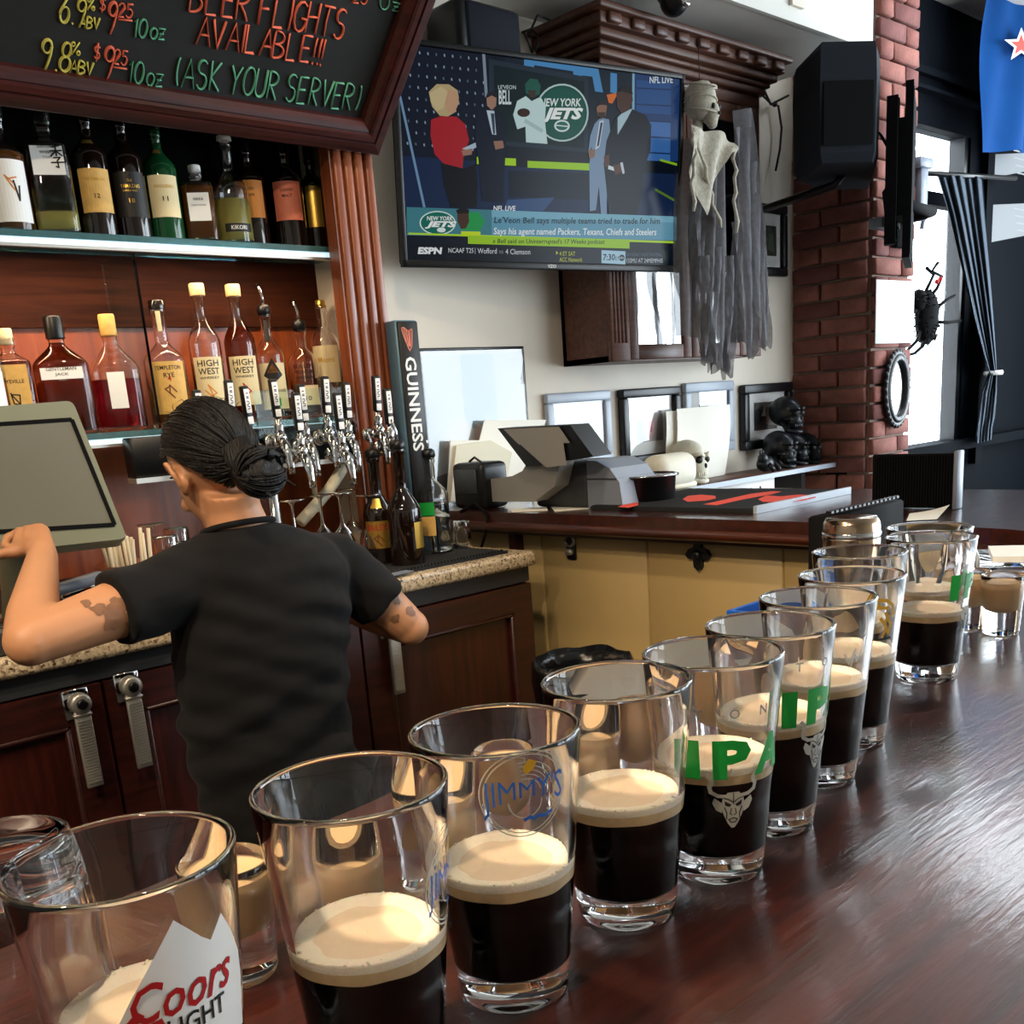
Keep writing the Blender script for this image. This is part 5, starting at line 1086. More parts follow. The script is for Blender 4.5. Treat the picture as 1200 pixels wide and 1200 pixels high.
obj('grille', MB().add([(gq[0].x, gq[0].y, z0_+.05), (gq[1].x, gq[1].y, z0_+.05), (gq[1].x, gq[1].y, z1_-.13), (gq[0].x, gq[0].y, z1_-.13)], [(0, 1, 2, 3)]), M['blackmatte'], sp)
obj('bracket', MB().tube([(cx_, cy_, z0_+.005), (cx_-.02, cy_+.02, z0_-.03), (4.02, 2.62, z0_-.05), (4.02, YW-.01, z0_-.05)], .016, 8).box(3.98, 4.06, YW-.016, YW-.002, z0_-.13, z0_+.02), M['black'], sp)
mb = MB().tube([at_y(x, y, 2.68) for x, y in ((888, 75), (893, 100), (903, 122), (912, 124), (916, 150), (914, 175), (909, 200))], .005, 6).tube([at_y(x, y, 2.66) for x, y in ((884, 98), (894, 112), (904, 122), (914, 117), (924, 112))], .005, 6).ball(at_y(908, 122, 2.67), .012, 8, 6)
tag(obj('speaker_cable', mb, M['black'], None, None, loc=(4.1, 2.68, zz(1.0))), 'black knotted cable hanging on the wall beside the large loudspeaker', 'cable')
p = at_y(787, 0, 2.20); t = thing('security_camera', 'small black dome camera under the soffit above the cabinet', 'camera', (p.x, p.y, zz(1.25)))
pc = at_y(790, 6, 2.30); obj('mount', MB().lathe([(.05, zz(1.225)), (.055, zz(1.235)), (.055, zz(1.249)), (0, zz(1.249))], 20, 0, Matrix.Translation((pc.x, 2.30, 0))), M['black'], t)
obj('dome', MB().ball((pc.x, 2.30, zz(1.222)), .046, 18, 12), M['black'], t); obj('lens', MB().lathe([(.018, 0), (.018, .012), (.012, .014), (0, .010)], 16, 0, Matrix.Translation((pc.x, 2.262, zz(1.205))) @ Matrix.Rotation(math.radians(60), 4, 'X')), M['mirror'], t)
# ---------------------------------------------------------------- ledge under the pictures
lg = thing('wall_ledge', 'narrow dark wooden ledge with pale edge below the framed pictures', 'shelf', (3.7, 2.6, zz(-.375)))
obj('board', MB().rbox(2.87, 4.40, 2.50, YW-.002, zz(-.372), zz(-.350), .004, 1), M['cabwood'], lg)
obj('edge_strip', MB().box(2.87, 4.40, 2.493, 2.50, zz(-.372), zz(-.352)), M['silver'], lg, 'pale metal edge')
for x in (3.0, 3.6, 4.2): obj('bracket', MB().box(x, x+.03, 2.55, YW-.002, zz(-.45), zz(-.372)), M['black'], lg)
t = thing('file_box', 'white slotted box hung under the ledge by the pillar', 'box', (3.75, 2.58, zz(-.44))); a = at_y(845, 570, 2.54); b = at_y(908, 562, 2.54)
obj('casing', MB().rbox(a.x, b.x, 2.54, 2.64, zz(-.435), zz(-.375), .004, 1), M['white'], t)
for i in range(4): x = a.x+.07+i*.07; obj('slot', MB().box(x, x+.008, 2.537, 2.541, zz(-.43), zz(-.405)), M['ink'], t)
# skulls
LEDZ = zz(-.350)
def skull(name, label, x, y, z, s, m, rz, group=None, jaw=True):
    t = thing(name, label, 'skull ornament', (x, y, z), group, rz)
    mb = MB()
    def f(p):
        q = p.copy()
        if q.y < 0: q.x *= 1-.22*abs(q.y); q.z = q.z*(1-.10*abs(q.y))
        return q
    mb.ball((0, .012*s, .105*s), (.066*s, .085*s, .070*s), 22, 14, 0, None, f)
    mb.ball((0, -.045*s, .062*s), (.042*s, .038*s, .045*s), 16, 10)
    for sx in (-1, 1): mb.ball((sx*.042*s, -.040*s, .070*s), (.016*s, .022*s, .010*s), 10, 6); mb.tube([(sx*.046*s, -.05*s, .112*s), (sx*.022*s, -.078*s, .118*s), (sx*.006*s, -.076*s, .108*s)], .008*s, 6)
    o = obj('cranium', mb, m, t, local=True)
    jm = MB().tube([(-.044*s, .0, .06*s), (-.040*s, -.03*s, .018*s), (-.020*s, -.068*s, .010*s), (0, -.076*s, .009*s), (.020*s, -.068*s, .010*s), (.040*s, -.03*s, .018*s), (.044*s, .0, .06*s)], .010*s, 8); obj('jaw', jm, m, t, local=True)
    em = MB()
    for sx in (-1, 1): em.ball((sx*.022*s, -.066*s, .094*s), (.0155*s, .014*s, .0145*s), 12, 8)
    em.ball((0, -.080*s, .070*s), (.007*s, .008*s, .011*s), 8, 6); obj('eye_socket', em, M['ink'], t, 'dark eye and nose hollows', local=True)
    tm = MB()
    for i in range(8): a = (i-3.5)*.0075*s; tm.rbox(a-.0032*s, a+.0032*s, -.083*s+abs(a)*.5, -.074*s+abs(a)*.5, .030*s, .046*s, .001, 1)
    obj('teeth', tm, m, t, local=True); return t
p = at_z(893, 548, LEDZ); skull('skull', 'black shiny skull, lower front one of the stack on the ledge', p.x-.05, 2.585, LEDZ, .95, M['skull_b'], -.15, 'black skulls stacked on the ledge')
skull('skull', 'black shiny skull, lower rear one of the stack beside the pillar', p.x+.10, 2.61, LEDZ, .85, M['skull_b'], .15, 'black skulls stacked on the ledge')
skull('skull', 'black shiny skull on top of the stack on the ledge', p.x+.03, 2.60, LEDZ+.145, .95, M['skull_b'], -.1, 'black skulls stacked on the ledge')
skull('skull', 'small matt black skull at the pillar end of the ledge', 4.30, 2.58, LEDZ, .80, M['blackmatte'], -.2)
p = at_z(868, 553, LEDZ); t = thing('figurine', 'small black crouching figurine beside the stacked skulls', 'ornament', (p.x, 2.56, LEDZ))
obj('body', MB().ball((0, 0, .035), (.05, .035, .035), 14, 9).ball((-.035, -.01, .06), (.025, .022, .022), 12, 8).tube([(.02, -.02, .04), (.05, -.03, .02), (.04, -.045, .005)], .010, 6).tube([(-.01, -.02, .04), (-.02, -.045, .02), (-.01, -.05, .005)], .010, 6), M['skull_b'], t, local=True)
obj('ears', MB().ball((-.045, -.005, .085), (.006, .006, .012), 8, 5).ball((-.028, -.005, .086), (.006, .006, .012), 8, 5), M['skull_b'], t, local=True)
p = at_y(822, 560, 2.52); skull('skull', 'white skull ornament below the paper slips on the ledge', p.x+.02, 2.59, LEDZ, 1.0, M['skull_w'], -.05)
# paper slips standing behind the white skull
t = thing('paper_slip', 'curled white paper slips standing up behind the white skull', 'paper', (p.x, 2.66, LEDZ))
def slip(u, v, dx=0, dy=0):
    a = at_y(791+dx, 555, 2.66); b = at_y(851+dx, 550, 2.66); c = at_y(792+dx, 480, 2.66)
    return (a.x+(b.x-a.x)*u-.02*math.sin(v*PI)*.6+(v**2)*.02, 2.665+dy-.035*math.sin(v*2.6)+.01*math.cos(u*5), LEDZ+.002+(c.z-LEDZ)*v)
obj('sheet', MB().grid(slip, 6, 12), M['paper'], t); obj('sheet', MB().grid(lambda u, v: slip(u, v*.97, -8, .02), 6, 12), M['paper'], t, 'second sheet behind')
# ---------------------------------------------------------------- things on the return of the bar
def onb(px, py): return at_z(px, py, BZ)
m0, m1, m2 = onb(870, 601), onb(1010, 577), onb(700, 596)
mt = thing('bar_mat', 'ribbed black rubber bar mat with red print on the bar return', 'bar mat', (2.5, 1.75, BZ))
mx0, mx1, my0, my1 = 2.243, 2.715, 1.50, 2.06
obj('sheet', MB().box(mx0, mx1, my0, my1, BZ+.0005, BZ+.010), M['rubber'], mt)
obj('rim', MB().box(mx0, mx1, my0-.010, my0, BZ+.0005, BZ+.020), M['silver'], mt, 'pale end rim')
mb = MB()
for i in range(80): x = mx0+.004+i*.0059; mb.box(x, x+.003, my0+.004, my1-.004, BZ+.010, BZ+.0125)
obj('ribs', mb, M['rubber'], mt)['kind'] = 'stuff'
mb = MB(); zt_ = BZ+.0130
def mat_shape(sh, cx, cy): vs, fs = sh; mb.add([(cx+x, cy+y, zt_) for x, y in vs], [tuple(reversed(f)) if False else f for f in fs])
q = [at_z(x, y, zt_) for x, y in ((624, 600), (640, 600))]
for pts in ([(889, 584), (955, 579), (950, 588), (900, 590)],):
    w_ = [at_z(x, y, zt_) for x, y in pts]
def pm(pts): w_ = [at_z(x, y, zt_) for x, y in pts]; mb.add(w_, [tuple(range(len(w_)))])
pm([(800, 585), (806, 581), (822, 579.5), (838, 581), (839, 584), (828, 586.5), (806, 588)])
pm([(824, 591), (842, 587), (880, 578.5), (905, 575.5), (916, 576), (905, 579), (872, 585), (840, 592)])
pm([(888, 585), (898, 580.5), (915, 581.5), (935, 579.5), (955, 580), (956, 583), (940, 587), (912, 588.5), (894, 588)])
pm([(724, 594), (736, 589), (748, 588.5), (748, 592), (736, 595)])
mb.v = [(x, y, zt_) for x, y, z in mb.v]
obj('print', mb, M['red_rubber'], mt, 'bold red print')
# black round caddy / pot
p = onb(772, 590); t = thing('round_caddy', 'black round open tub standing on the bar mat', 'tub', (p.x, p.y+.05, BZ+.0126)); r_ = .092
hz_ = at_y(772, 557, p.y+.02).z-BZ-.0126
obj('bowl', MB().lathe([(r_*.93, 0), (r_*.96, .003), (r_, hz_*.96), (r_*1.10, hz_), (r_*1.10, hz_+.004), (r_*.97, hz_+.002), (r_*.9, .012), (0, .012)], 32), M['black'], t, local=True)
obj('rim', MB().lathe([(r_*1.09, hz_+.002), (r_*1.11, hz_+.005), (r_*1.02, hz_+.007), (r_*.99, hz_+.003)], 32), M['chrome'], t, local=True)
# cream rounded dispenser behind the tub
p = at_y(787, 560, 2.20); t = thing('napkin_dispenser', 'cream rounded dispenser standing behind the black tub', 'dispenser', (p.x, 2.20, BZ+.0005))
e_ = at_y(787, 531, 2.20); h_ = e_.z-BZ
obj('cover', MB().rbox(p.x-.11, p.x+.10, 2.15, 2.26, BZ+.001, BZ+h_, .045, 5), M['skull_w'], t); obj('foot', MB().rbox(p.x-.10, p.x+.09, 2.16, 2.25, BZ+.0005, BZ+.02, .004, 1), M['beige'], t)
# receipt printers and point-of-sale display
def onx_(px, py, X): return at_x(px, py, X)
t = thing('receipt_printer', 'dark grey receipt printer with pale rounded paper lid beside the black tub', 'printer', (2.36, 2.08, BZ))
f0, f1 = onb(644, 594), onb(700, 595); ya0, ya1 = 2.02, 2.31
top = at_x(700, 540, 2.30).z
xw0, xw1 = 2.265, 2.44
obj('body', MB().rbox(xw0, xw1, 2.09, ya1, BZ+.001, top, .012, 2), M['greydark'], t)
pr = [(0, BZ+.001), (0, top-.01)]; rr_ = top-BZ
ring = [(2.09, BZ+.001), (2.09, top+.004), (2.05, top+.002), (2.0, top-.02), (1.965, top-.06), (1.955, BZ+.001)]
obj('paper_lid', MB().loft([[(xw0+.003, y, z) for y, z in ring], [(xw1-.003, y, z) for y, z in ring]], smooth=False), M['greyblue'], t, 'pale blue-grey rounded lid')
obj('lid_seam', MB().box(xw0+.0015, xw1-.001, 1.975, 2.09, top-.052, top-.048), M['greydark'], t)
mb = MB(); flat(mb, sized('EPSON', h=.008, w=.030), (xw0-.0006, 2.20, top-.075), (0, -1, 0), (0, 0, 1)); obj('badge', mb, M['inkgrey'], t)
t = thing('pos_display', 'grey point of sale screen seen from behind on a curved stand', 'terminal', (2.28, 2.4, BZ))
X_ = 2.20
base = [onx_(*q, X_) for q in ((563, 588), (626, 588), (650, 570), (657, 540), (655, 534), (622, 535), (612, 552), (600, 558), (570, 562), (565, 575))]
mb = MB(); b2 = [(p.y, max(p.z, BZ+.001)) for p in base]; n = len(b2); mb.add([(X_, y, z) for y, z in b2]+[(X_+.06, y, z) for y, z in b2], [tuple(range(n)), tuple(range(2*n-1, n-1, -1))]+[(i, n+i, n+(i+1) % n, (i+1) % n) for i in range(n)]); obj('stand', mb, M['grey'], t, 'grey curved stand')
c4 = [onx_(*q, X_-.02) for q in ((583, 502), (668, 498), (695, 535), (617, 547))]
mb = MB(); d4 = [p+Vector((.22, .02, -.01)) for p in c4]
back = [p+Vector((.0, .0, .0)) for p in c4]
vs = [c4[0], c4[1], c4[2], c4[3]]; wv = Vector((.08, .0, 0))
mb.add(vs+[v+wv for v in vs], [(0, 1, 2, 3), (7, 6, 5, 4), (0, 4, 5, 1), (1, 5, 6, 2), (2, 6, 7, 3), (3, 7, 4, 0)])
obj('screen_case', mb, M['black'], t, 'black screen case')
i4 = [onx_(*q, X_-.026) for q in ((590, 503), (655, 500), (668, 519), (608, 521))]; mb = MB().add(i4, [(0, 1, 2, 3)]); obj('back_plate', mb, M['grey'], t, 'grey back plate')
i4 = [onx_(*q, X_-.027) for q in ((610, 521), (660, 518), (664, 545), (640, 548))]; mb = MB().add(i4, [(0, 1, 2, 3)]); obj('hinge_cover', mb, M['grey'], t)
mb = MB(); flat(mb, sized('ELO', h=.008, w=.018), onx_(596, 578, X_-.0006), (0, -1, 0), (0, 0, 1)); obj('badge', mb, M['inkgrey'], t)
p = onb(547, 592); t = thing('card_reader', 'black card reader with cable at the wall end of the bar return', 'card reader', (2.22, 2.5, BZ))
ca, cb_ = onx_(531, 590, 2.16), onx_(566, 588, 2.16); zt2 = onx_(548, 543, 2.16).z
obj('body', MB().rbox(2.16, 2.28, cb_.y, ca.y, BZ+.001, zt2, .02, 3), M['black'], t); obj('keypad', MB().rbox(2.152, 2.162, cb_.y+.02, ca.y-.02, BZ+.05, zt2-.02, .004, 1), M['greydark'], t)
obj('cable', MB().tube([onx_(550, 541, 2.19), onx_(556, 536, 2.19), onx_(563, 541, 2.19), onx_(568, 552, 2.19)], .004, 6), M['black'], t)
t = thing('paper_pile', 'cream paper sheets standing behind the card reader', 'paper', (2.55, 2.64, BZ))
for q, dx in (([(524, 590), (612, 575), (640, 492), (568, 492), (562, 516), (528, 516)], 0), ([(528, 588), (590, 580), (600, 530), (575, 516), (535, 522)], .012)):
    w_ = [at_y(x, y, 2.675-dx) for x, y in q]; mb = MB(); n = len(w_); mb.add([(p.x, p.y, max(p.z, BZ+.001)) for p in w_]+[(p.x, p.y+.004, max(p.z, BZ+.001)) for p in w_], [tuple(range(n)), tuple(range(2*n-1, n-1, -1))]+[(i, n+i, n+(i+1) % n, (i+1) % n) for i in range(n)]); obj('sheet', mb, M['paper'] if dx == 0 else M['beige'], t)
mb = MB().tube([at_x(x, y, 2.125) for x, y in ((540, 600), (556, 590), (566, 598), (572, 606), (569, 625), (563, 645))], .005, 6)
tag(obj('loose_cable', mb, M['blackmatte'], None, None, loc=(2.12, 2.4, BZ)), 'thin dark cable hanging over the bar return edge', 'cable')
mb = MB()
for q in ([(646, 594), (690, 591), (690, 596), (650, 599)], [(598, 597), (640, 594), (642, 598), (600, 600)]):
    w_ = [at_z(x, y, BZ+.0016) for x, y in q]; mb.add(w_+[p-Vector((0, 0, .001)) for p in w_], [(0, 1, 2, 3), (7, 6, 5, 4), (0, 4, 5, 1), (1, 5, 6, 2), (2, 6, 7, 3), (3, 7, 4, 0)])
tag(obj('paper_scrap', mb, M['paper'], None, None, loc=(2.3, 2.2, BZ)), 'pale paper scraps lying under the printers', 'paper')
# fixtures on the cream boarding
p = at_x(820, 650, XI+.089); t = thing('wall_hook', 'black cross shaped cast hook on the cream boarding', 'hook', tuple(p))
cr_ = [(0, .041), (.010, .036), (.012, .022), (.030, .014), (.040, .0), (.032, -.010), (.014, -.012), (.012, -.032), (0, -.042), (-.012, -.032), (-.014, -.012), (-.032, -.010), (-.040, 0), (-.030, .014), (-.012, .022), (-.010, .036)]
obj('plate', MB().prism(cr_, 0, .012, 0, Matrix.Translation(p+Vector((.0, 0, 0))) @ Matrix(((0, 0, -1, 0), (-1, 0, 0, 0), (0, 1, 0, 0), (0, 0, 0, 1)))), M['ornate'], t)
obj('boss', MB().ball(p+Vector((-.014, 0, 0)), (.008, .014, .014), 12, 8), M['ornate'], t)
p = at_x(670, 638, XI+.089); t = thing('bottle_opener', 'small metal bottle opener screwed to the cream boarding', 'bottle opener', tuple(p))
obj('plate', MB().rbox(p.x-.006, p.x, p.y-.018, p.y+.018, p.z-.045, p.z+.04, .005, 2), M['ornate'], t); obj('loop', MB().tube([p+Vector((-.008, .018*math.cos(a), .012+.016*math.sin(a))) for a in [i*PI/6 for i in range(13)]], .005, 6), M['steel'], t); obj('lip', MB().rbox(p.x-.022, p.x-.004, p.y-.014, p.y+.014, p.z-.03, p.z-.012, .004, 1), M['steel'], t)
# ---------------------------------------------------------------- behind the far pints
SZ = ZC-.42
t = thing('underbar_shelf', 'steel drainboard below the inner edge of the bar', 'shelf', (1.6, .85, SZ))
obj('board', MB().rbox(1.0, 2.0, YI-.095, 1.0, SZ-.02, SZ, .004, 1), M['steel'], t); 
for x in (1.03, 1.95): obj('leg', MB().tube([(x, .95, 0), (x, .95, SZ-.02)], .015, 8), M['steel'], t)
p = at_y(1000, 610, .86); t = thing('napkin_caddy', 'black bar caddy with notched top behind the far pints', 'caddy', (p.x, .90, SZ))
a, b = at_y(972, 600, .86), at_y(1060, 592, .86)
obj('box', MB().rbox(a.x, b.x, .86, .90, SZ+.0005, at_y(1010, 597, .86).z, .004, 1), M['blackmatte'], t)
mb = MB()
for i in range(16): x = a.x+.01+i*(b.x-a.x-.02)/16; mb.box(x, x+.008, .862, .872, a.z-.004, at_y(1010, 597, .86).z+.008)
obj('teeth', mb, M['black'], t)
p = at_y(998, 606, .78); t = thing('shaker_tin', 'upside-down brownish metal shaker tin behind the far pints', 'shaker', (p.x, .78, SZ)); tz = p.z-SZ
obj('cup', MB().lathe([(.050, .0005), (.0505, .004), (.042, tz-.025), (.041, tz-.008), (.037, tz), (0, tz-.002)], 32), mat('bronzed_steel', 'b0987e', .18, 1), t, local=True); obj('band', MB().lathe([(.0422, tz-.03), (.0432, tz-.028), (.0428, tz-.022), (.0415, tz-.02)], 32), M['chrome'], t, local=True)
a, b = at_x(1022, 545, 2.42), at_x(1122, 530, 2.42); t = thing('menu_holder', 'black ribbed menu holder standing on the far bar', 'menu holder', (2.42, (a.y+b.y)/2, BZ))
obj('panel', MB().rbox(2.42, 2.436, b.y, a.y, BZ+.0005, at_x(1070, 532, 2.42).z, .003, 1), M['blackmatte'], t); mb = MB()
for i in range(28): y = b.y+.012+i*(a.y-b.y-.02)/28; mb.box(2.416, 2.421, y, y+.004, BZ+.004, at_x(1070, 532, 2.42).z-.004)
obj('ribs', mb, M['blackmatte'], t); obj('post', MB().rbox(2.405, 2.44, b.y-.008, b.y+.002, BZ+.0005, at_x(1120, 528, 2.42).z, .002, 1), M['greyblue'], t)
w_ = [at_z(x, y, BZ+.001) for x, y in ((1062, 612), (1098, 610), (1113, 599), (1066, 603))]
t = obj('napkin', MB().grid(lambda u, v: tuple((w_[0]*(1-u)+w_[1]*u)*(1-v)+(w_[3]*(1-u)+w_[2]*u)*v+Vector((0, 0, .003+.012*u*u*v))), 6, 4), M['paper'], None, loc=tuple(w_[0])); tag(t, 'cream paper napkin in front of the ribbed menu holder', 'napkin')
p = at_z(1185, 660, BZ); t = thing('check_tray', 'clear tray with pale paper slip on the bar beyond the last shot', 'tray', (p.x, p.y, BZ), None, .45)
obj('plate', MB().rbox(-.05, .12, -.06, .05, .0005, .006, .002, 1), M['glass'], t, local=True); obj('slip', MB().box(-.03, .09, -.05, .03, .0065, .016), M['white'], t, 'pale paper slips', local=True); obj('edge', MB().rbox(-.055, .125, .05, .056, .0005, .02, .002, 1), M['silver'], t, local=True)
# bin with a black liner, and blue crate behind the bar
p = at_y(708, 772, 1.55); t = thing('waste_bin', 'grey bin with a black liner in the aisle behind the bar', 'bin', (p.x, 1.62, 0)); bz2 = at_y(700, 786, 1.52).z
obj('tub', MB().lathe([(.088, 0), (.09, .01), (.106, bz2-.03), (.102, bz2-.03), (.085, .02), (0, .02)], 28), M['greydark'], t, local=True)
def fb(k, zz_, rr): return [((rr+.008*noise.noise(Vector((math.cos(a)*3, math.sin(a)*3, k*1.3))))*math.cos(a), (rr+.012*noise.noise(Vector((math.cos(a)*4, math.sin(a)*4, k))))*math.sin(a), zz_+.012*noise.noise(Vector((math.cos(a)*2.5, math.sin(a)*2.5, 7+k)))) for a in [2*PI*i/40 for i in range(40)]]
obj('liner', MB().loft([fb(0, bz2-.14, .112), fb(1, bz2-.05, .120), fb(2, bz2-.01, .122), fb(3, bz2+.008, .112), fb(4, bz2-.03, .095), fb(5, bz2-.2, .085)], caps=False), M['bag'], t, 'crumpled black liner', local=True)
p = at_y(925, 716, 1.04); t = thing('ice_crate', 'blue plastic tub behind the row of pints', 'tub', (p.x, 1.065, 0)); a, b = at_y(892, 719, 1.04), at_y(956, 715, 1.04)
w2, zc_ = (b.x-a.x)/2, a.z
def rr(k, s): return [(k*s[0]*c, k*s[1]*d, s[2]) for c, d in ((-1, -1), (1, -1), (1, 1), (-1, 1))]
obj('tub', MB().loft([rr(1, (w2*.85, .035, zc_-.22)), rr(1, (w2*.97, .042, zc_-.01)), rr(1, (w2*1.05, .047, zc_-.01)), rr(1, (w2*1.05, .047, zc_)), rr(1, (w2*.94, .038, zc_)), rr(1, (w2*.82, .03, zc_-.21))], smooth=False), M['blue_plastic'], t, local=True)
for sx in (-1, 1):
    for sy in (-1, 1): obj('stand_leg', MB().tube([(sx*w2*.7, sy*.02, 0), (sx*w2*.7, sy*.02, zc_-.22)], .012, 8), M['steel'], t, local=True)

# ---------------------------------------------------------------- things on the pillar and the street wall
a, b = at_y(1023, 328, PY-.008), at_y(1066, 402, PY-.008); t = thing('paper_notice', 'blank white paper notice on the sunlit side of the brick pillar', 'notice', ((a.x+b.x)/2, PY-.02, b.z))
obj('sheet', MB().rbox(a.x+.002, b.x, PY-.024, PY-.020, b.z, a.z, .001, 1), M['white'], t); mb = MB(); flat(mb, stroke(circle_pts(.03, 20, 0, 2*PI, .04), .002), ((a.x+b.x)/2, PY-.0245, a.z-.07), (1, 0, 0), (0, 0, 1)); obj('faint_mark', mb, M['inkfrost'], t)
p = at_y(1048, 456, PY-.02); t = thing('oval_mirror', 'small oval mirror in an ornate black frame on the brick pillar', 'mirror', tuple(p))
rx_, rz_ = .088, .135; mb = MB()
for r0, rad_ in ((1.0, .018), (1.16, .012)):
    ring = [p+Vector((rx_*r0*math.cos(a), -.012, rz_*r0*math.sin(a))) for a in [2*PI*i/40 for i in range(41)]]; mb.tube(ring, rad_, 8, caps=False)
for i in range(30):
    a = 2*PI*i/30; mb.ball(p+Vector((rx_*1.24*math.cos(a), -.014, rz_*1.2*math.sin(a))), (.013, .010, .013), 8, 6)
obj('frame', mb, M['ornate'], t, 'beaded ornate black frame')
obj('mirror_plate', MB().prism([(rx_*.98*math.cos(2*PI*i/32), rz_*.98*math.sin(2*PI*i/32)) for i in range(32)], 0, .004, 0, Matrix.Translation(p+Vector((0, -.006, 0))) @ Matrix.Rotation(PI/2, 4, 'X')), M['mirror'], t)
# second television seen edge-on, on a swing arm
vd = Vector((4.55, 2.10, 0)).normalized(); vp_ = Vector((-vd.y, vd.x, 0))
q = at_y(1064, 200, 2.02); t = thing('television', 'second television seen edge-on on a swing arm before the window', 'television', (q.x, q.y, zz(.42)))
zt3, zb3 = at_y(1068, 102, 2.02).z, at_y(1064, 305, 2.02).z
def slab(mb, w0, w1, d0, d1, z0, z1): mb.add([(q+vd*a+vp_*(-b)).to_tuple()[:2]+(z,) for z in (z0, z1) for a, b in ((w0, d0), (w1, d0), (w1, d1), (w0, d1))], [(0,3,2,1),(4,5,6,7),(0,1,5,4),(1,2,6,5),(2,3,7,6),(3,0,4,7)])
mb = MB(); slab(mb, -.10, .34, -.012, .016, zb3, zt3); obj('casing', mb, M['blackmatte'], t)
mb = MB(); slab(mb, -.09, .33, .016, .018, zb3+.02, zt3-.02); obj('screen', mb, M['blackmatte'], t)
mb = MB(); slab(mb, -.1, .1, -.05, -.012, zb3+.15, zt3-.12); slab(mb, -.14, -.09, -.075, -.035, zb3+.05, zt3-.05); slab(mb, .0, .05, -.075, -.035, zb3+.08, zt3-.03); obj('mount_plate', mb, M['blackmatte'], t)
pm_ = Vector((4.60, PY-.02, zz(.66)))
obj('swing_arm', MB().tube([q+Vector((0, 0, 0))+vp_*.05+Vector((0, 0, zz(.66)-q.z)), Vector((4.50, 2.12, zz(.66))), pm_], .022, 8).rbox(4.53, 4.67, PY-.045, PY-.018, zz(.55), zz(.80), .004, 1), M['blackmatte'], t)
obj('cable', MB().tube([at_y(x, y, 2.16) for x, y in ((1023, 150), (1032, 158), (1042, 175), (1046, 200), (1040, 260), (1046, 290))], .006, 6).tube([at_y(x, y, 2.16) for x, y in ((1044, 215), (1036, 225), (1040, 262), (1052, 268))], .008, 6), M['black'], t)
mb = MB().rbox(*sorted((at_y(1028, 260, 2.2).x, at_y(1050, 260, 2.2).x)), 2.18, 2.24, at_y(1036, 268, 2.2).z, at_y(1036, 256, 2.2).z, .003, 1); obj('arm_joint', mb, M['greyblue'], t)
mb = MB().rbox(*sorted((at_y(1078, 190, 2.3).x, at_y(1086, 190, 2.3).x)), 2.29, 2.33, at_y(1080, 258, 2.3).z, at_y(1080, 186, 2.3).z, .003, 1).rbox(*sorted((at_y(1074, 190, 2.3).x, at_y(1089, 190, 2.3).x)), 2.28, 2.34, at_y(1080, 197, 2.3).z, at_y(1080, 185, 2.3).z, .003, 1)
p = at_y(1082, 220, 2.3); tag(obj('window_latch', mb.tube([at_y(1082, 258, 2.31), at_y(1080, 268, 2.31)], .01, 6), M['greyblue'], None, None, loc=tuple(p)), 'grey metal bar latch hanging before the window by the second television', 'latch')
# hairy spider decoration
SX = YN-.06; sc_ = at_y(1086, 372, SX); t = thing('spider_decoration', 'large black furry spider decoration hanging before the window', 'decoration', tuple(sc_))
mb = MB(); r2 = random.Random(3)
def fur(c, r, n):
    mb.ball(c, r, 14, 10, 0, None, lambda p_: p_*(1+.14*noise.noise(p_*4)))
    for i in range(n):
        d = Vector((r2.gauss(0, 1), r2.gauss(0, 1), r2.gauss(0, 1))).normalized(); s_ = Vector(c)+Vector((d.x*r[0], d.y*r[1], d.z*r[2])); mb.tube([s_, s_+d*.018+Vector((0, 0, -.006))], [.004, .0008], 4)
fur(sc_, (.085, .05, .125), 90); fur(at_y(1076, 352, SX), (.05, .04, .05), 40)
obj('body', mb, M['blackmatte'], t)
for pts in ([(1080, 352), (1088, 335), (1094, 322), (1086, 314)], [(1086, 352), (1098, 338), (1104, 324), (1092, 318), (1099, 308)], [(1090, 368), (1108, 352), (1118, 346)], [(1092, 377), (1110, 378), (1126, 376)], [(1076, 362), (1068, 368), (1068, 376)], [(1080, 385), (1074, 400), (1064, 410), (1060, 416)], [(1086, 388), (1082, 405), (1072, 414), (1064, 416)], [(1092, 384), (1096, 396), (1088, 400), (1084, 395)]):
    obj('leg', MB().tube([at_y(x, y, SX-.02*(i % 2)) for i, (x, y) in enumerate(pts)], .008, 6), M['blackmatte'], t)
mb = MB()
for q_ in ((1098, 330), (1102, 327)): mb.ball(at_y(*q_, SX-.015), .012, 8, 6)
obj('claw_tip', mb, M['inkred'], t, 'red tips')
# curtain gathered to the right
t = thing('curtain', 'dark grey curtain swept aside and tied beside the window', 'curtain', (5.8, YN-.1, zz(.9)))
top = [(1100, 205), (1150, 207)]; 
ctl = [((1098, 205), (1152, 207)), ((1112, 250), (1155, 255)), ((1126, 310), (1160, 310)), ((1140, 370), (1165, 370)), ((1152, 415), (1168, 415)), ((1159, 437), (1169, 437))]
def cur(u, v, ctl=ctl):
    s_ = v*(len(ctl)-1); i = min(int(s_), len(ctl)-2); f_ = s_-i
    (ax, ay), (bx, by) = ctl[i]; (cx2, cy2), (dx2, dy2) = ctl[i+1]
    l = (ax+(cx2-ax)*f_, ay+(cy2-ay)*f_); r_ = (bx+(dx2-bx)*f_, by+(dy2-by)*f_)
    return at_y(l[0]+(r_[0]-l[0])*u, l[1]+(r_[1]-l[1])*u, YN-.10+.014*math.sin(u*34)+.012*math.sin(u*11+v*4))
obj('upper_drape', MB().grid(cur, 60, 20), M['curtain'], t)
ctl2 = [((1158, 437), (1169, 437)), ((1150, 460), (1169, 460)), ((1146, 490), (1166, 490)), ((1144, 506), (1164, 500)), ((1143, 520), (1163, 515))]
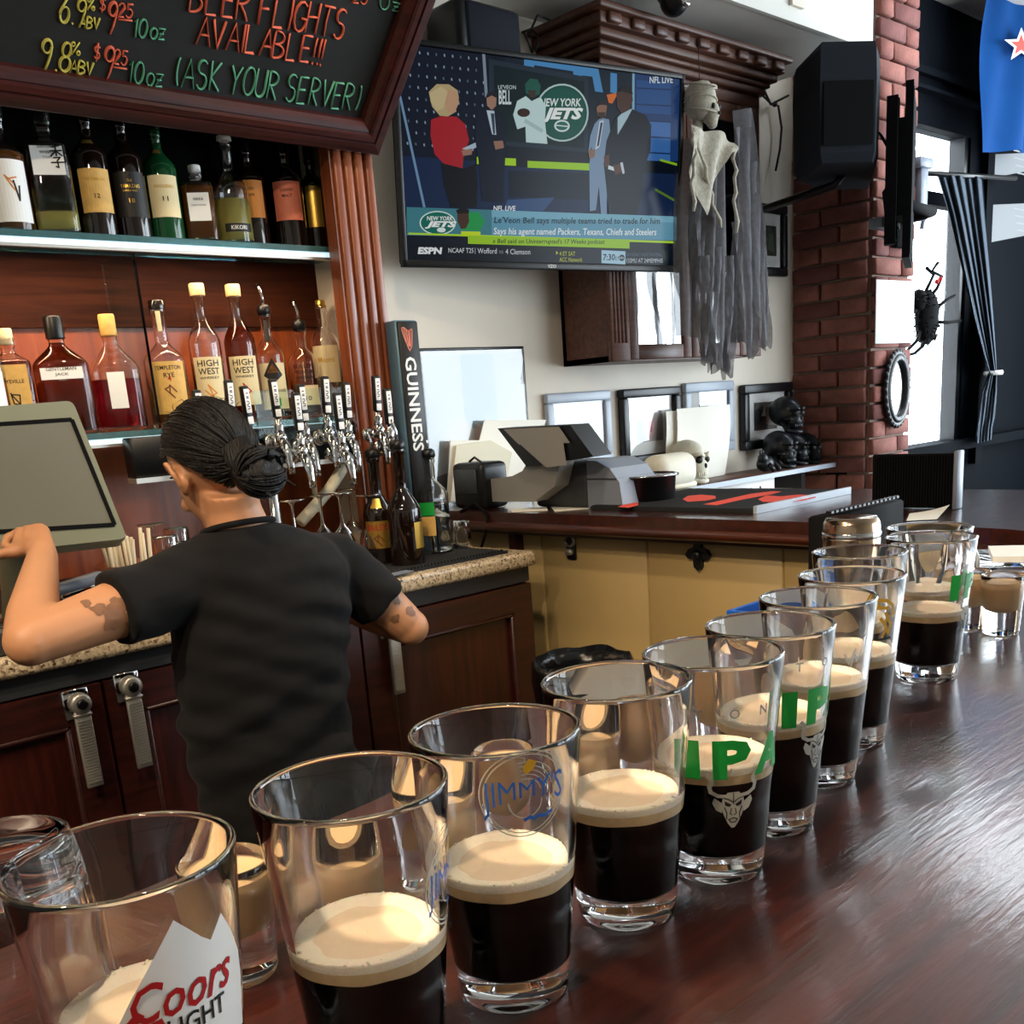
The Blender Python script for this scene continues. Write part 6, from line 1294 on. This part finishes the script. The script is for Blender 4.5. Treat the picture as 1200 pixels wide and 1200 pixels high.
obj('lower_drape', MB().grid(lambda u, v: cur(u, v, ctl2), 30, 12), M['curtain'], t)
p = at_y(1164, 437, YN-.1); obj('tie_band', MB().lathe([(.045, -.012), (.05, 0), (.045, .012)], 16, 0, Matrix.Translation(p)), M['white'], t); pr1, pr2 = at_y(1085, 203, YN-.1), at_y(1190, 209, YN-.1)
obj('rod', MB().tube([pr1, pr2], .012, 8), M['black'], t)
# flag
t = thing('flag', 'blue flag with a white-edged red star hanging at the right edge', 'flag', tuple(at_y(1180, 175, YN-.2)))
fy = YN-.2
def fl_(u, v):
    x = 1160+(1230-1160)*u-6*v*(1-u); y = -20+(178+20)*v+(0)*u
    p = at_y(x, y, fy); return Vector((p.x, fy+.03*math.sin(u*7+v*2.2)+.015*math.sin(u*15+v*5), p.z))
obj('cloth', MB().grid(fl_, 30, 24), M['blue_cloth'], t)
def star(R, cx=1197, cy=53, off=.02): return [at_y(cx+R*(1 if i % 2 == 0 else .42)*math.sin(i*PI/5), cy-R*(1 if i % 2 == 0 else .42)*math.cos(i*PI/5)*1.0, fy-off-.03) for i in range(10)]
for R, m, of in ((21, 'white_cloth', .012), (13, 'red_cloth', .0135)):
    s_ = star(R, off=of); cc = sum(s_, Vector())/10; mb = MB().add([cc]+s_, [(0, 1+i, 1+(i+1) % 10) for i in range(10)]); obj('star', mb, M[m], t, ('white' if R > 15 else 'red')+' five-pointed star')
for px0, py0, px1, py1, lab in ((1160, 181, 1232, 209, 'upper white printed notice under the flag'), (1161, 240, 1232, 284, 'lower white printed notice right of the curtain')):
    a, b, c, d = at_y(px0, py0, YN-.006), at_y(px1, py0-3, YN-.006), at_y(px1, py1-14, YN-.006), at_y(px0, py1, YN-.006)
    t = thing('paper_notice', lab, 'notice', tuple(d), 'printed notices on the dark wall'); mb = MB().add([a, d, c, b]+[p+Vector((0, .005, 0)) for p in (a, d, c, b)], [(0, 1, 2, 3), (7, 6, 5, 4), (0, 4, 5, 1), (1, 5, 6, 2), (2, 6, 7, 3), (3, 7, 4, 0)]); obj('sheet', mb, mat('grey_notice_paper', '8d8f91', .9, spec=.1), t)
    mb = MB(); cc = (a+b+c+d)/4
    for i in range(4): flat(mb, stroke([(-.12+.02*i, 0), (.10-.03*(i % 2), 0)], .008), (cc.x, YN-.0068, cc.z+.05-.035*i), (1, 0, 0), (0, 0, 1))
    obj('print_lines', mb, M['inkgrey'], t)
# ---------------------------------------------------------------- hanging ghoul
gy = 2.28; h0 = at_y(820, 118, gy); gh = thing('hanging_ghoul', 'hanging skeletal ghoul decoration in torn grey gauze beside the television', 'decoration', (h0.x, gy, h0.z-.9))
mb = MB()
mb.ball(h0, (.050, .055, .062), 24, 16, 0, None, lambda p_: Vector((p_.x*(1.0+.10*max(0, p_.z)), p_.y, max(-1, min(.86, p_.z))))*(1+.05*noise.noise(p_*3.3)))
mb.ball(h0+Vector((.020, -.026, -.040)), (.030, .034, .036), 16, 10); mb.tube([h0+Vector((.022, -.03, -.06)), h0+Vector((.018, -.038, -.085))], [.024, .014], 10); mb.tube([h0+Vector((.0, .01, -.05)), h0+Vector((0, .012, -.13))], .016, 10)
obj('head', mb, M['gauze_pale'], gh, 'pale cloth-wrapped head')
em = MB()
for dx in (.004, .036): em.ball(h0+Vector((dx, -.052, -.026)), (.008, .006, .009), 10, 6)
em.ball(h0+Vector((.022, -.062, -.048)), (.004, .004, .006), 8, 5); obj('eye_hollow', em, M['ink'], gh)
wm = MB()
for k in range(4): zz_ = .045-.026*k; wm.tube([h0+Vector((.053*math.cos(a), .057*math.sin(a), zz_+.012*math.sin(a*1.0+k*2))) for a in [i*2*PI/20 for i in range(21)]], .0035, 5, caps=False)
obj('head_wrap', wm, M['gauze_pale'], gh)
def strip(x0, x1, y0, y1, w_, seed, y=gy, tt=0.0, wav=.02):
    r_ = random.Random(seed); ph_ = r_.uniform(0, 6); jag = [r_.uniform(-6, 6) for _ in range(7)]
    def f(u, v):
        px = x0+(x1-x0)*v+(u-.5)*w_*(1-.3*v*v+.12*math.sin(v*9+ph_))+2.2*math.sin(v*5+ph_); py = y0+(y1-y0)*v+(jag[int(u*5)] if v > .97 else 0)
        p = at_y(px, py, y); p.y += wav*math.sin(u*7+v*6+ph_)+tt; return p
    return MB().grid(f, 6, 26)
def body(u, v):
    px = 808+(858-808)*u+(-2+6*u)*v; py = 158+(172-158)*u+(392-158)*v; p = at_y(px, py, gy); p.y += .05-.07*math.sin(u*PI)+.016*math.sin(u*24+v*3); return p
obj('shroud', MB().grid(body, 40, 30), M['gauze'], gh, 'long grey shroud')
for i, (x0, x1, y0, y1, w_, dy) in enumerate(((824, 828, 300, 426, 13, 0), (838, 842, 290, 434, 12, .01), (853, 853, 300, 440, 11, 0), (873, 886, 128, 372, 20, .07), (880, 894, 190, 410, 15, .08), (868, 878, 150, 416, 16, .06), (890, 897, 250, 408, 9, .09), (814, 816, 180, 334, 9, .02), (830, 836, 300, 431, 8, -.01), (847, 850, 320, 436, 9, .01), (818, 822, 260, 410, 10, .02), (862, 868, 260, 400, 8, .04))):
    obj('torn_strip', strip(x0, x1, y0, y1, w_, i, gy-.02+dy), M['gauze'], gh)
for pts in ([(810, 150), (815, 180), (811, 215), (815, 258)], [(812, 150), (826, 196), (836, 240), (849, 276)], [(858, 172), (862, 200), (861, 235), (865, 285)]):
    obj('twisted_cloth', MB().tube([at_y(x+1.5*math.sin(q*2.1), y, gy-.05) for (x, y), q in zip([tuple(Vector(a).lerp(Vector(b), k/4)) for a, b in zip(pts[:-1], pts[1:]) for k in range(4)], range(12))], [.004+.0035*abs(math.sin(q*1.1)) for q in range(12)], 7), M['gauze_pale'], gh, 'pale twisted cloth')
def bib(u, v):
    top_ = 146+18*u+3*math.sin(u*8); lo = 100*(1-abs(u-.30)*1.5)
    p = at_y(810+(862-810)*u, top_+max(lo, 14)*v, gy-.045); p.y -= .012*math.sin(u*12+v*4); return p
obj('shoulder_cloth', MB().grid(bib, 20, 12), M['gauze_pale'], gh); obj('hanging_thread', MB().tube([h0+Vector((0, 0, .05)), Vector((h0.x, gy, zz(1.13)))], .0015, 5), M['ink'], gh)
# ---------------------------------------------------------------- the bartender, seen from behind
def skin_mat():
    m = mat('warm_skin', 'bd8660', .5, sub=.08, var=.05, scale=14)
    return m
M['skin'] = skin_mat()
M['tattoo'] = mat('faded_tattoo_ink', '80593f', .55, var=.2, scale=50)
def baked(mb, vox, it=6, fac=.5, disp=None):
    me = mesh_of(mb, M['skin']); o = bpy.data.objects.new('raw', me); COL.objects.link(o)
    r = o.modifiers.new('r', 'REMESH'); r.mode = 'VOXEL'; r.voxel_size = vox; r.use_smooth_shade = True
    s = o.modifiers.new('s', 'SMOOTH'); s.iterations = it; s.factor = fac
    dg = bpy.context.evaluated_depsgraph_get(); nm = bpy.data.meshes.new_from_object(o.evaluated_get(dg))
    bpy.data.objects.remove(o); bpy.data.meshes.remove(me)
    if disp:
        ns = [v.normal.copy() for v in nm.vertices]
        for v, n in zip(nm.vertices, ns): v.co += n*disp(v.co, n)
    out = MB(); out.v = [tuple(v.co) for v in nm.vertices]; out.f = [tuple(p.vertices) for p in nm.polygons]; out.m = [0]*len(out.f); out.s = [True]*len(out.f)
    bpy.data.meshes.remove(nm); return out
def V3(x, y, zr): return Vector((x, y, ZC+zr))
BX, BY = .975, 1.76
bt = thing('person', 'woman with dark hair in a bun and black t-shirt, turned away, tapping the touch terminal', 'person', (BX, BY, 0))
# torso rings: centre x, y, height below the eye, half width, half depth
RG = [(.962, 1.80, -.155, .054, .055), (.964, 1.79, -.188, .064, .062), (.970, 1.785, -.206, .120, .078), (.985, 1.78, -.232, .150, .090), (.992, 1.78, -.268, .174, .104), (.985, 1.78, -.340, .176, .114), (.970, 1.775, -.430, .172, .114), (.956, 1.77, -.520, .165, .110), (.952, 1.765, -.600, .160, .106), (.962, 1.76, -.690, .164, .112), (.980, 1.755, -.790, .174, .121), (.992, 1.755, -.880, .174, .122), (.992, 1.76, -.96, .152, .11)]
def ring(cx, cy, z, a, b, n=28, k=2.3, g=0):
    o = []
    for i in range(n):
        t = 2*PI*i/n; c, s = math.cos(t), math.sin(t); q = 1/((abs(c)**k+abs(s)**k)**(1/k)); o.append((cx+(a+g)*c*q, cy+(b+g)*s*q, ZC+z))
    return o
Ls, Rs = V3(.850, 1.785, -.268), V3(1.165, 1.785, -.285)
Le = at_y(34, 752, 1.74); Lw = at_y(50, 652, 1.97)
Re = at_y(481, 735, 1.74); Rw = V3(1.20, 2.03, -.345)
def limb(mb, pts, rs, n=6, seg=16):
    P, R_ = [], []
    for (a, b), (r0, r1) in zip(zip(pts[:-1], pts[1:]), zip(rs[:-1], rs[1:])):
        for i in range(n): u = i/n; P.append(a*(1-u)+b*u); R_.append(r0+(r1-r0)*u)
    P.append(pts[-1]); R_.append(rs[-1]); mb.tube(P, R_, seg); 
    for p, r in zip(pts, rs): mb.ball(p, r, 16, 10)
# head
HC = V3(.945, 1.825, -.070)
HM = Matrix.Translation(HC) @ Matrix.Rotation(math.radians(1), 4, 'Z') @ Matrix.Rotation(math.radians(-6), 4, 'Y') @ Matrix.Rotation(math.radians(-24), 4, 'X')
body = MB()
body.loft([ring(*r, g=-.006) for r in RG])
body.ball((0, -.008, .026), (.073, .092, .088), 24, 16, 0, HM); body.ball((0, .030, -.022), (.060, .066, .082), 22, 14, 0, HM)
body.ball((0, .046, -.086), (.040, .042, .030), 16, 10, 0, HM); body.ball((0, .012, -.078), (.052, .055, .034), 16, 10, 0, HM)
body.ball((0, .100, -.024), (.011, .017, .013), 12, 8, 0, HM); body.tube([(0, .092, .018), (0, .101, -.018)], [.008, .010], 10, 0, HM)
for s in (-1, 1): body.ball((s*.030, .085, -.030), (.020, .016, .018), 12, 8, 0, HM)
body.ball((0, .090, -.062), (.020, .012, .009), 12, 8, 0, HM)
for s in (-1, 1):                                # ears: rim, lobe and bowl
    rim = [(s*(.074+.012*math.sin(t)), -.012-.017*math.cos(t*.9), -.008+.030*math.cos(t)) for t in [i*PI/7 for i in range(8)]]
    body.ball((s*.074, -.010, -.012), (.009, .020, .027), 14, 10, 0, HM)
    body.tube([(s*.074, .006, -.004), (s*.085, .002, .016), (s*.093, -.012, .023), (s*.098, -.027, .014), (s*.095, -.029, -.008), (s*.086, -.018, -.028), (s*.075, -.006, -.038), (s*.072, .004, -.036)], [.005, .0058, .0062, .0062, .006, .0062, .0072, .005], 8, 0, HM)
nk0 = HM @ Vector((0, -.022, -.055)); body.tube([nk0, (nk0+V3(.958, 1.795, -.175))/2, V3(.964, 1.79, -.205)], [.054, .052, .062], 18)
# left arm and hand
limb(body, [Ls, Ls*.5+Le*.5, Le, Le*.72+Lw*.28, Lw], [.058, .051, .041, .043, .027])
wd = (Lw-Le).normalized()
scr_pt = tc_(6, 634)+n_*.004
kn = at_y(40, 621, 2.035)                        # middle knuckle
side = (at_y(12, 640, 2.03)-at_y(52, 628, 2.03)).normalized()   # towards the little finger side / screen left
palm_mid = (Lw+kn)/2
def fl3(mb, a, b, r0, r1, fl): mb.tube([a*(1-u)+b*u for u in (0, .25, .5, .75, 1)], [r0*(1-u)+r1*u for u in (0, .25, .5, .75, 1)], 14)
fwd = (scr_pt-kn).normalized(); up_ = (kn-Lw).normalized()
acr = (side.cross(Vector((0, 0, 1)))).normalized(); acr = Vector((.35, -.55, .15)).normalized()
for k in (-1.1, -.35, .4, 1.1): fl3(body, Lw+acr*.008*k, kn+acr*.0175*k+up_*-.004*abs(k), .020, .0125, 1)
kns = [kn+acr*.0185*k-up_*.003*abs(k) for k in (1.25, .42, -.42, -1.25)]
# index finger reaches the screen; the other three curl
i0 = kns[2]; body.tube([i0, i0+(scr_pt-i0)*.40+up_*.012, i0+(scr_pt-i0)*.74+up_*.006, scr_pt], [.0105, .0095, .0088, .0072], 12)
cd = (side*.8+Vector((0, .35, 0))).normalized()
for j, (k, L) in enumerate(((0, .026), (1, .031), (3, .030))):
    b0 = kns[k]; p1 = b0+cd*L+up_*.004; p2 = p1+cd*L*.35-up_*L*.8; p3 = p2-cd*L*.55-up_*L*.35
    body.tube([b0, b0*.5+p1*.5+up_*.003, p1, p2, p3], [.0108, .0102, .0098, .0090, .0078], 12)
th0 = Lw*.55+kn*.45+acr*-.022; body.tube([th0, th0+side*.022-acr*.012, th0+side*.045-acr*.006+up_*.006, th0+side*.060+up_*.004], [.0135, .0120, .0105, .0085], 12)
# right arm: elbow out, forearm towards the counter
limb(body, [Rs, Rs*.5+Re*.5, Re, Re*.65+Rw*.35, Rw], [.058, .050, .040, .042, .027])
rd = (Rw-Re).normalized(); ra = rd.cross(Vector((0, 0, 1))).normalized(); rk = Rw+rd*.085
for k in (-1.1, -.35, .4, 1.1): fl3(body, Rw+ra*.008*k, rk+ra*.0185*k, .019, .0125, 1)
for k, L in ((-1.3, .055), (-.45, .068), (.45, .072), (1.3, .062)):
    b0 = rk+ra*.0185*k; body.tube([b0, b0+rd*L*.45, b0+rd*L*.8-Vector((0, 0, L*.25)), b0+rd*L-Vector((0, 0, L*.5))], [.0105, .0098, .0090, .0075], 12)
th0 = Rw+rd*.03-ra*.02; body.tube([th0, th0+rd*.025-ra*.018, th0+rd*.05-ra*.024, th0+rd*.066-ra*.022], [.0130, .0118, .0105, .0085], 12)
# legs under the trousers
for s in (-1, 1): limb(body, [V3(.992+s*.085, 1.757, -.90), V3(.992+s*.085, 1.77, -1.10+.0), V3(.992+s*.085, 1.75, -1.31)], [.070, .05, .034], 4, 12)
obj('body', baked(body, .0048, 5, .5), M['skin'], bt)
# faded tattoos: thin ink patches lying on the upper arms
def patch(c, ax, view, blobs, rad_at):
    """ink spots projected on an arm: c+ax*t, round the arm on the side that faces the room"""
    mb = MB(); side_ = ax.cross(view).normalized(); vw = side_.cross(ax).normalized()
    for t, a0, rt, ra_, sd in blobs:
        n = 18; r_ = random.Random(sd); cen_i = []
        for ringk, q in ((0, 0), (1, .55), (2, 1)):
            for i in range(n):
                an = 2*PI*i/n; w = (.78+.22*noise.noise(Vector((math.cos(an)*1.7+sd, math.sin(an)*1.7, sd)))*2.2)*q
                tt = t+rt*w*math.cos(an); aa = a0+ra_*w*math.sin(an)/rad_at(tt); R_ = rad_at(tt)
                cen_i.append(c+ax*tt+(vw*math.cos(aa)+side_*math.sin(aa))*R_)
        fs = [(k*n+i, k*n+(i+1) % n, (k+1)*n+(i+1) % n, (k+1)*n+i) for k in range(2) for i in range(n)]
        mb.add(cen_i, fs, 0, True)
    return mb
la = (Le-Ls); LL = la.length; lax = la.normalized(); cv = (Vector((0, 0, ZC))-(Ls+Le)/2).normalized()
rl = lambda t: (.058+(.051-.058)*(t/LL/.5) if t < LL*.5 else .051+(.041-.051)*((t/LL-.5)/.5))+.0002
obj('tattoo', patch(Ls, lax, cv, [(LL*.60, -.30, .030, .022, 1), (LL*.56, .15, .024, .020, 2), (LL*.66, .25, .018, .012, 3), (LL*.70, .62, .012, .010, 4), (LL*.52, -.55, .014, .012, 6)], rl), M['tattoo'], bt, 'faded dark tattoos on the upper arm')
ra2 = (Re-Rs); RL = ra2.length; rax = ra2.normalized()
obj('tattoo', patch(Rs, rax, cv, [(RL*.74, .3, .012, .012, 5), (RL*.62, -.4, .016, .012, 8), (RL*.84, -.5, .016, .016, 9)], lambda t: (.058+(.050-.058)*(t/RL/.5) if t < RL*.5 else .050+(.040-.050)*((t/RL-.5)/.5))+.0002), M['tattoo'], bt, 'faded tattoos above the elbow')
# t-shirt: torso, two short sleeves; folds follow the twist of the body
sh = MB(); sh.loft([ring(.962, 1.793, -.178, .066, .064, g=.0)]+[ring(*r, g=.007) for r in RG[2:11]])
sl = Ls*.40+Le*.60; sl2 = Ls*.80+Le*.20
sh.tube([Ls+Vector((.06, 0, .012)), Ls+Vector((0, 0, .004)), sl2, Ls*.62+Le*.38, Ls*.48+Le*.52], [.066, .070, .068, .066, .068], 20)
sh.tube([Rs+Vector((-.06, 0, .012)), Rs+Vector((0, 0, .004)), Rs*.8+Re*.2, Rs*.6+Re*.4, Rs*.40+Re*.60], [.060, .064, .064, .063, .065], 20)
def folds(p, n):
    z = p.z-ZC; d = 0
    d += .0085*noise.noise(Vector((p.x*5+p.z*4, p.y*4, p.z*22+p.x*10)))*(1.0 if z < -.40 else .5)
    d += .004*noise.noise(Vector((p.x*14, p.y*12, p.z*30)))
    k = max(0, 1-abs(z+.36)/.12); d += .006*k*math.sin(p.z*95+p.x*38)*max(0, noise.noise(Vector((p.x*7, 3, p.z*6)))+.35)
    k = max(0, 1-abs(z+.60)/.16); d += .008*k*math.sin(p.z*70-p.x*25+2*noise.noise(p*6))
    return d*(.7 if z < -.55 else 1)
obj('t_shirt', baked(sh, .0055, 14, .5, folds), M['shirt'], bt, 'black cotton t-shirt')
nb = MB(); rr_ = [ring(.963, 1.793, -.186, .066, .066, 28), ring(.962, 1.793, -.180, .0645, .0635, 28), ring(.962, 1.79, -.170, .0625, .0625, 28)]
nr_ = [Vector(p)+Vector((0, 0, .012*(1 if p[1] < 1.79 else -1)*abs(p[1]-1.79)/.06)) for p in rr_[1]]; nb.tube(nr_+[nr_[0]], .0062, 8, caps=False); obj('neckband', nb, M['shirt'], bt)
tr = MB(); tr.loft([ring(.985, 1.755, -.775, .164, .119, g=.004), ring(.992, 1.755, -.88, .174, .126, g=.004), ring(.992, 1.757, -.97, .168, .122)])
for s in (-1, 1): limb(tr, [V3(.992+s*.080, 1.757, -.93), V3(.992+s*.088, 1.77, -1.12), V3(.992+s*.088, 1.75, -1.30)], [.092, .070, .058], 5, 18)
obj('trousers', baked(tr, .009, 4), M['trousers'], bt)
for s in (-1, 1):
    x = .992+s*.088; obj('shoe', MB().loft([[(x+.042*math.cos(t)*(1 if k < 2 else .9), 1.775+.10*math.sin(t)*(1 if k < 2 else .9), z) for t in [2*PI*i/20 for i in range(20)]] for k, z in enumerate((.001, .025, .055, .085))]), M['shoe'], bt)
# face details
for s in (-1, 1):
    obj('eye', MB().ball((s*.031, .070, .004), (.0115, .0105, .0105), 12, 8, 0, HM), M['white'], bt); obj('eyebrow', MB().tube([(s*.018, .096, .026), (s*.034, .093, .031), (s*.048, .082, .027)], [.002, .0032, .0016], 6, 0, HM), M['hair'], bt)
obj('lips', MB().tube([(-.022, .092, -.062), (-.008, .1005, -.0585), (0, .1015, -.060), (.008, .1005, -.0585), (.022, .092, -.062)], [.002, .0045, .0045, .0045, .002], 8, 0, HM), mat('lip_skin', '9a5348', .45), bt)
# hair: swept back over the skull, gathered in a messy bun
def hline(az):
    """height of the hairline on the unit skull, az: angle from the face to the nape"""
    P_ = ((0, .62), (35, .55), (55, .32), (75, .30), (94, .24), (106, -.08), (122, -.60), (145, -.86), (180, -.90)); a = abs(math.degrees(az))
    for (a0, z0), (a1, z1) in zip(P_[:-1], P_[1:]):
        if a <= a1: return z0+(z1-z0)*(a-a0)/(a1-a0)
    return -.90
def sst(a, b, x): t = min(max((x-a)/(b-a), 0), 1); return t*t*(3-2*t)
HR = (.076, .098, .094)
def hfn(p):
    az = math.atan2(p.x, p.y); k = sst(hline(az)-.04, hline(az)+.10, p.z)
    return p*(.86+.21*k+k*.022*noise.noise(Vector((p.x*5, p.y*2.0, p.z*5))))
hb = MB(); hb.ball((0, -.010, .024), HR, 96, 64, 0, HM, hfn)
ho = obj('hair', hb, M['hair'], bt, 'dark hair swept back')
BN = Vector((.016, -.112, -.066)); bm2 = MB()
bm2.ball(BN, (.045, .040, .045), 40, 28, 0, HM, lambda p: p*(1+.10*noise.noise(p*2.2)+.05*math.sin(p.x*14+p.z*11+3*noise.noise(p*2))))
bm2.tube([Vector((.0, -.085, .0)), BN*.8, BN], [.040, .034, .03], 18, 0, HM)
r3 = random.Random(11)
for i in range(110):
    a0 = r3.uniform(0, 2*PI); tl = r3.uniform(-1.2, 1.2); R_ = r3.uniform(.040, .0485); pts = []
    for j in range(9):
        a = a0+j*.34; pts.append(BN+Vector((math.cos(a)*R_, math.sin(a)*R_*math.sin(tl)*.9-.008, math.sin(a)*R_*math.cos(tl))))
    bm2.tube(pts, [.002]+[r3.uniform(.0016, .0032)]*7+[.002], 7, 0, HM, .6)
for i in range(14):
    d = Vector((r3.uniform(-1, 1), r3.uniform(-1, .1), r3.uniform(-.8, .8))).normalized(); pts = [BN+d*.04, BN+d*.055+Vector((0, 0, r3.uniform(-.01, .01))), BN+d*.066+Vector((r3.uniform(-.01, .01), 0, r3.uniform(-.015, .01)))]
    bm2.tube(pts, [.003, .002, .0006], 5, 0, HM)
obj('bun', bm2, M['hair'], ho, 'messy dark bun', )
st_ = MB(); dB = Vector((.13, -.80, -.58)).normalized()
for i in range(520):
    az = math.radians(r3.uniform(-172, 172)); z = min(hline(az)+r3.uniform(.02, .75)*(1 if r3.random() < .6 else .1), .97); c = math.sqrt(1-z*z)
    d0 = Vector((math.sin(az)*c, math.cos(az)*c, z)); an = math.acos(max(-1, min(1, d0.dot(dB)))); pts = []
    if an < .25: continue
    lf = r3.uniform(1.055, 1.10); sway = r3.uniform(-.10, .10)
    for j in range(8):
        t = j/7; d = (d0*math.sin((1-t)*an)+dB*math.sin(t*an))/math.sin(an); d = (d+d0.cross(dB)*sway*math.sin(t*PI)).normalized()
        if d.z < hline(math.atan2(d.x, d.y))-.02: d.z = hline(math.atan2(d.x, d.y))-.02; d.normalize()
        k = lf*(.985+.03*math.sin(t*PI)); pts.append(Vector((d.x*HR[0]*k, -.010+d.y*HR[1]*k, .024+d.z*HR[2]*k)))
    w_ = r3.uniform(.0016, .0030); st_.tube(pts, [.0008]+[w_]*6+[w_*.7], 5, 0, HM)
for i in range(40):                                 # stray hairs
    az = math.radians(r3.uniform(-180, 180)); z = r3.uniform(.2, .95); c = math.sqrt(1-z*z); d = Vector((math.sin(az)*c, math.cos(az)*c, z)); q = Vector((r3.uniform(-1, 1), r3.uniform(-1, .3), r3.uniform(-.6, .4)))
    st_.tube([Vector((d.x*HR[0], -.010+d.y*HR[1], .024+d.z*HR[2]))*1.05, Vector((d.x*HR[0], -.010+d.y*HR[1], .024+d.z*HR[2]))*1.12+q*.008, Vector((d.x*HR[0], -.010+d.y*HR[1], .024+d.z*HR[2]))*1.10+q*.024], [.0008, .0006, .0003], 4, 0, HM)
obj('hair_strands', st_, M['hair'], ho)['kind'] = 'stuff'
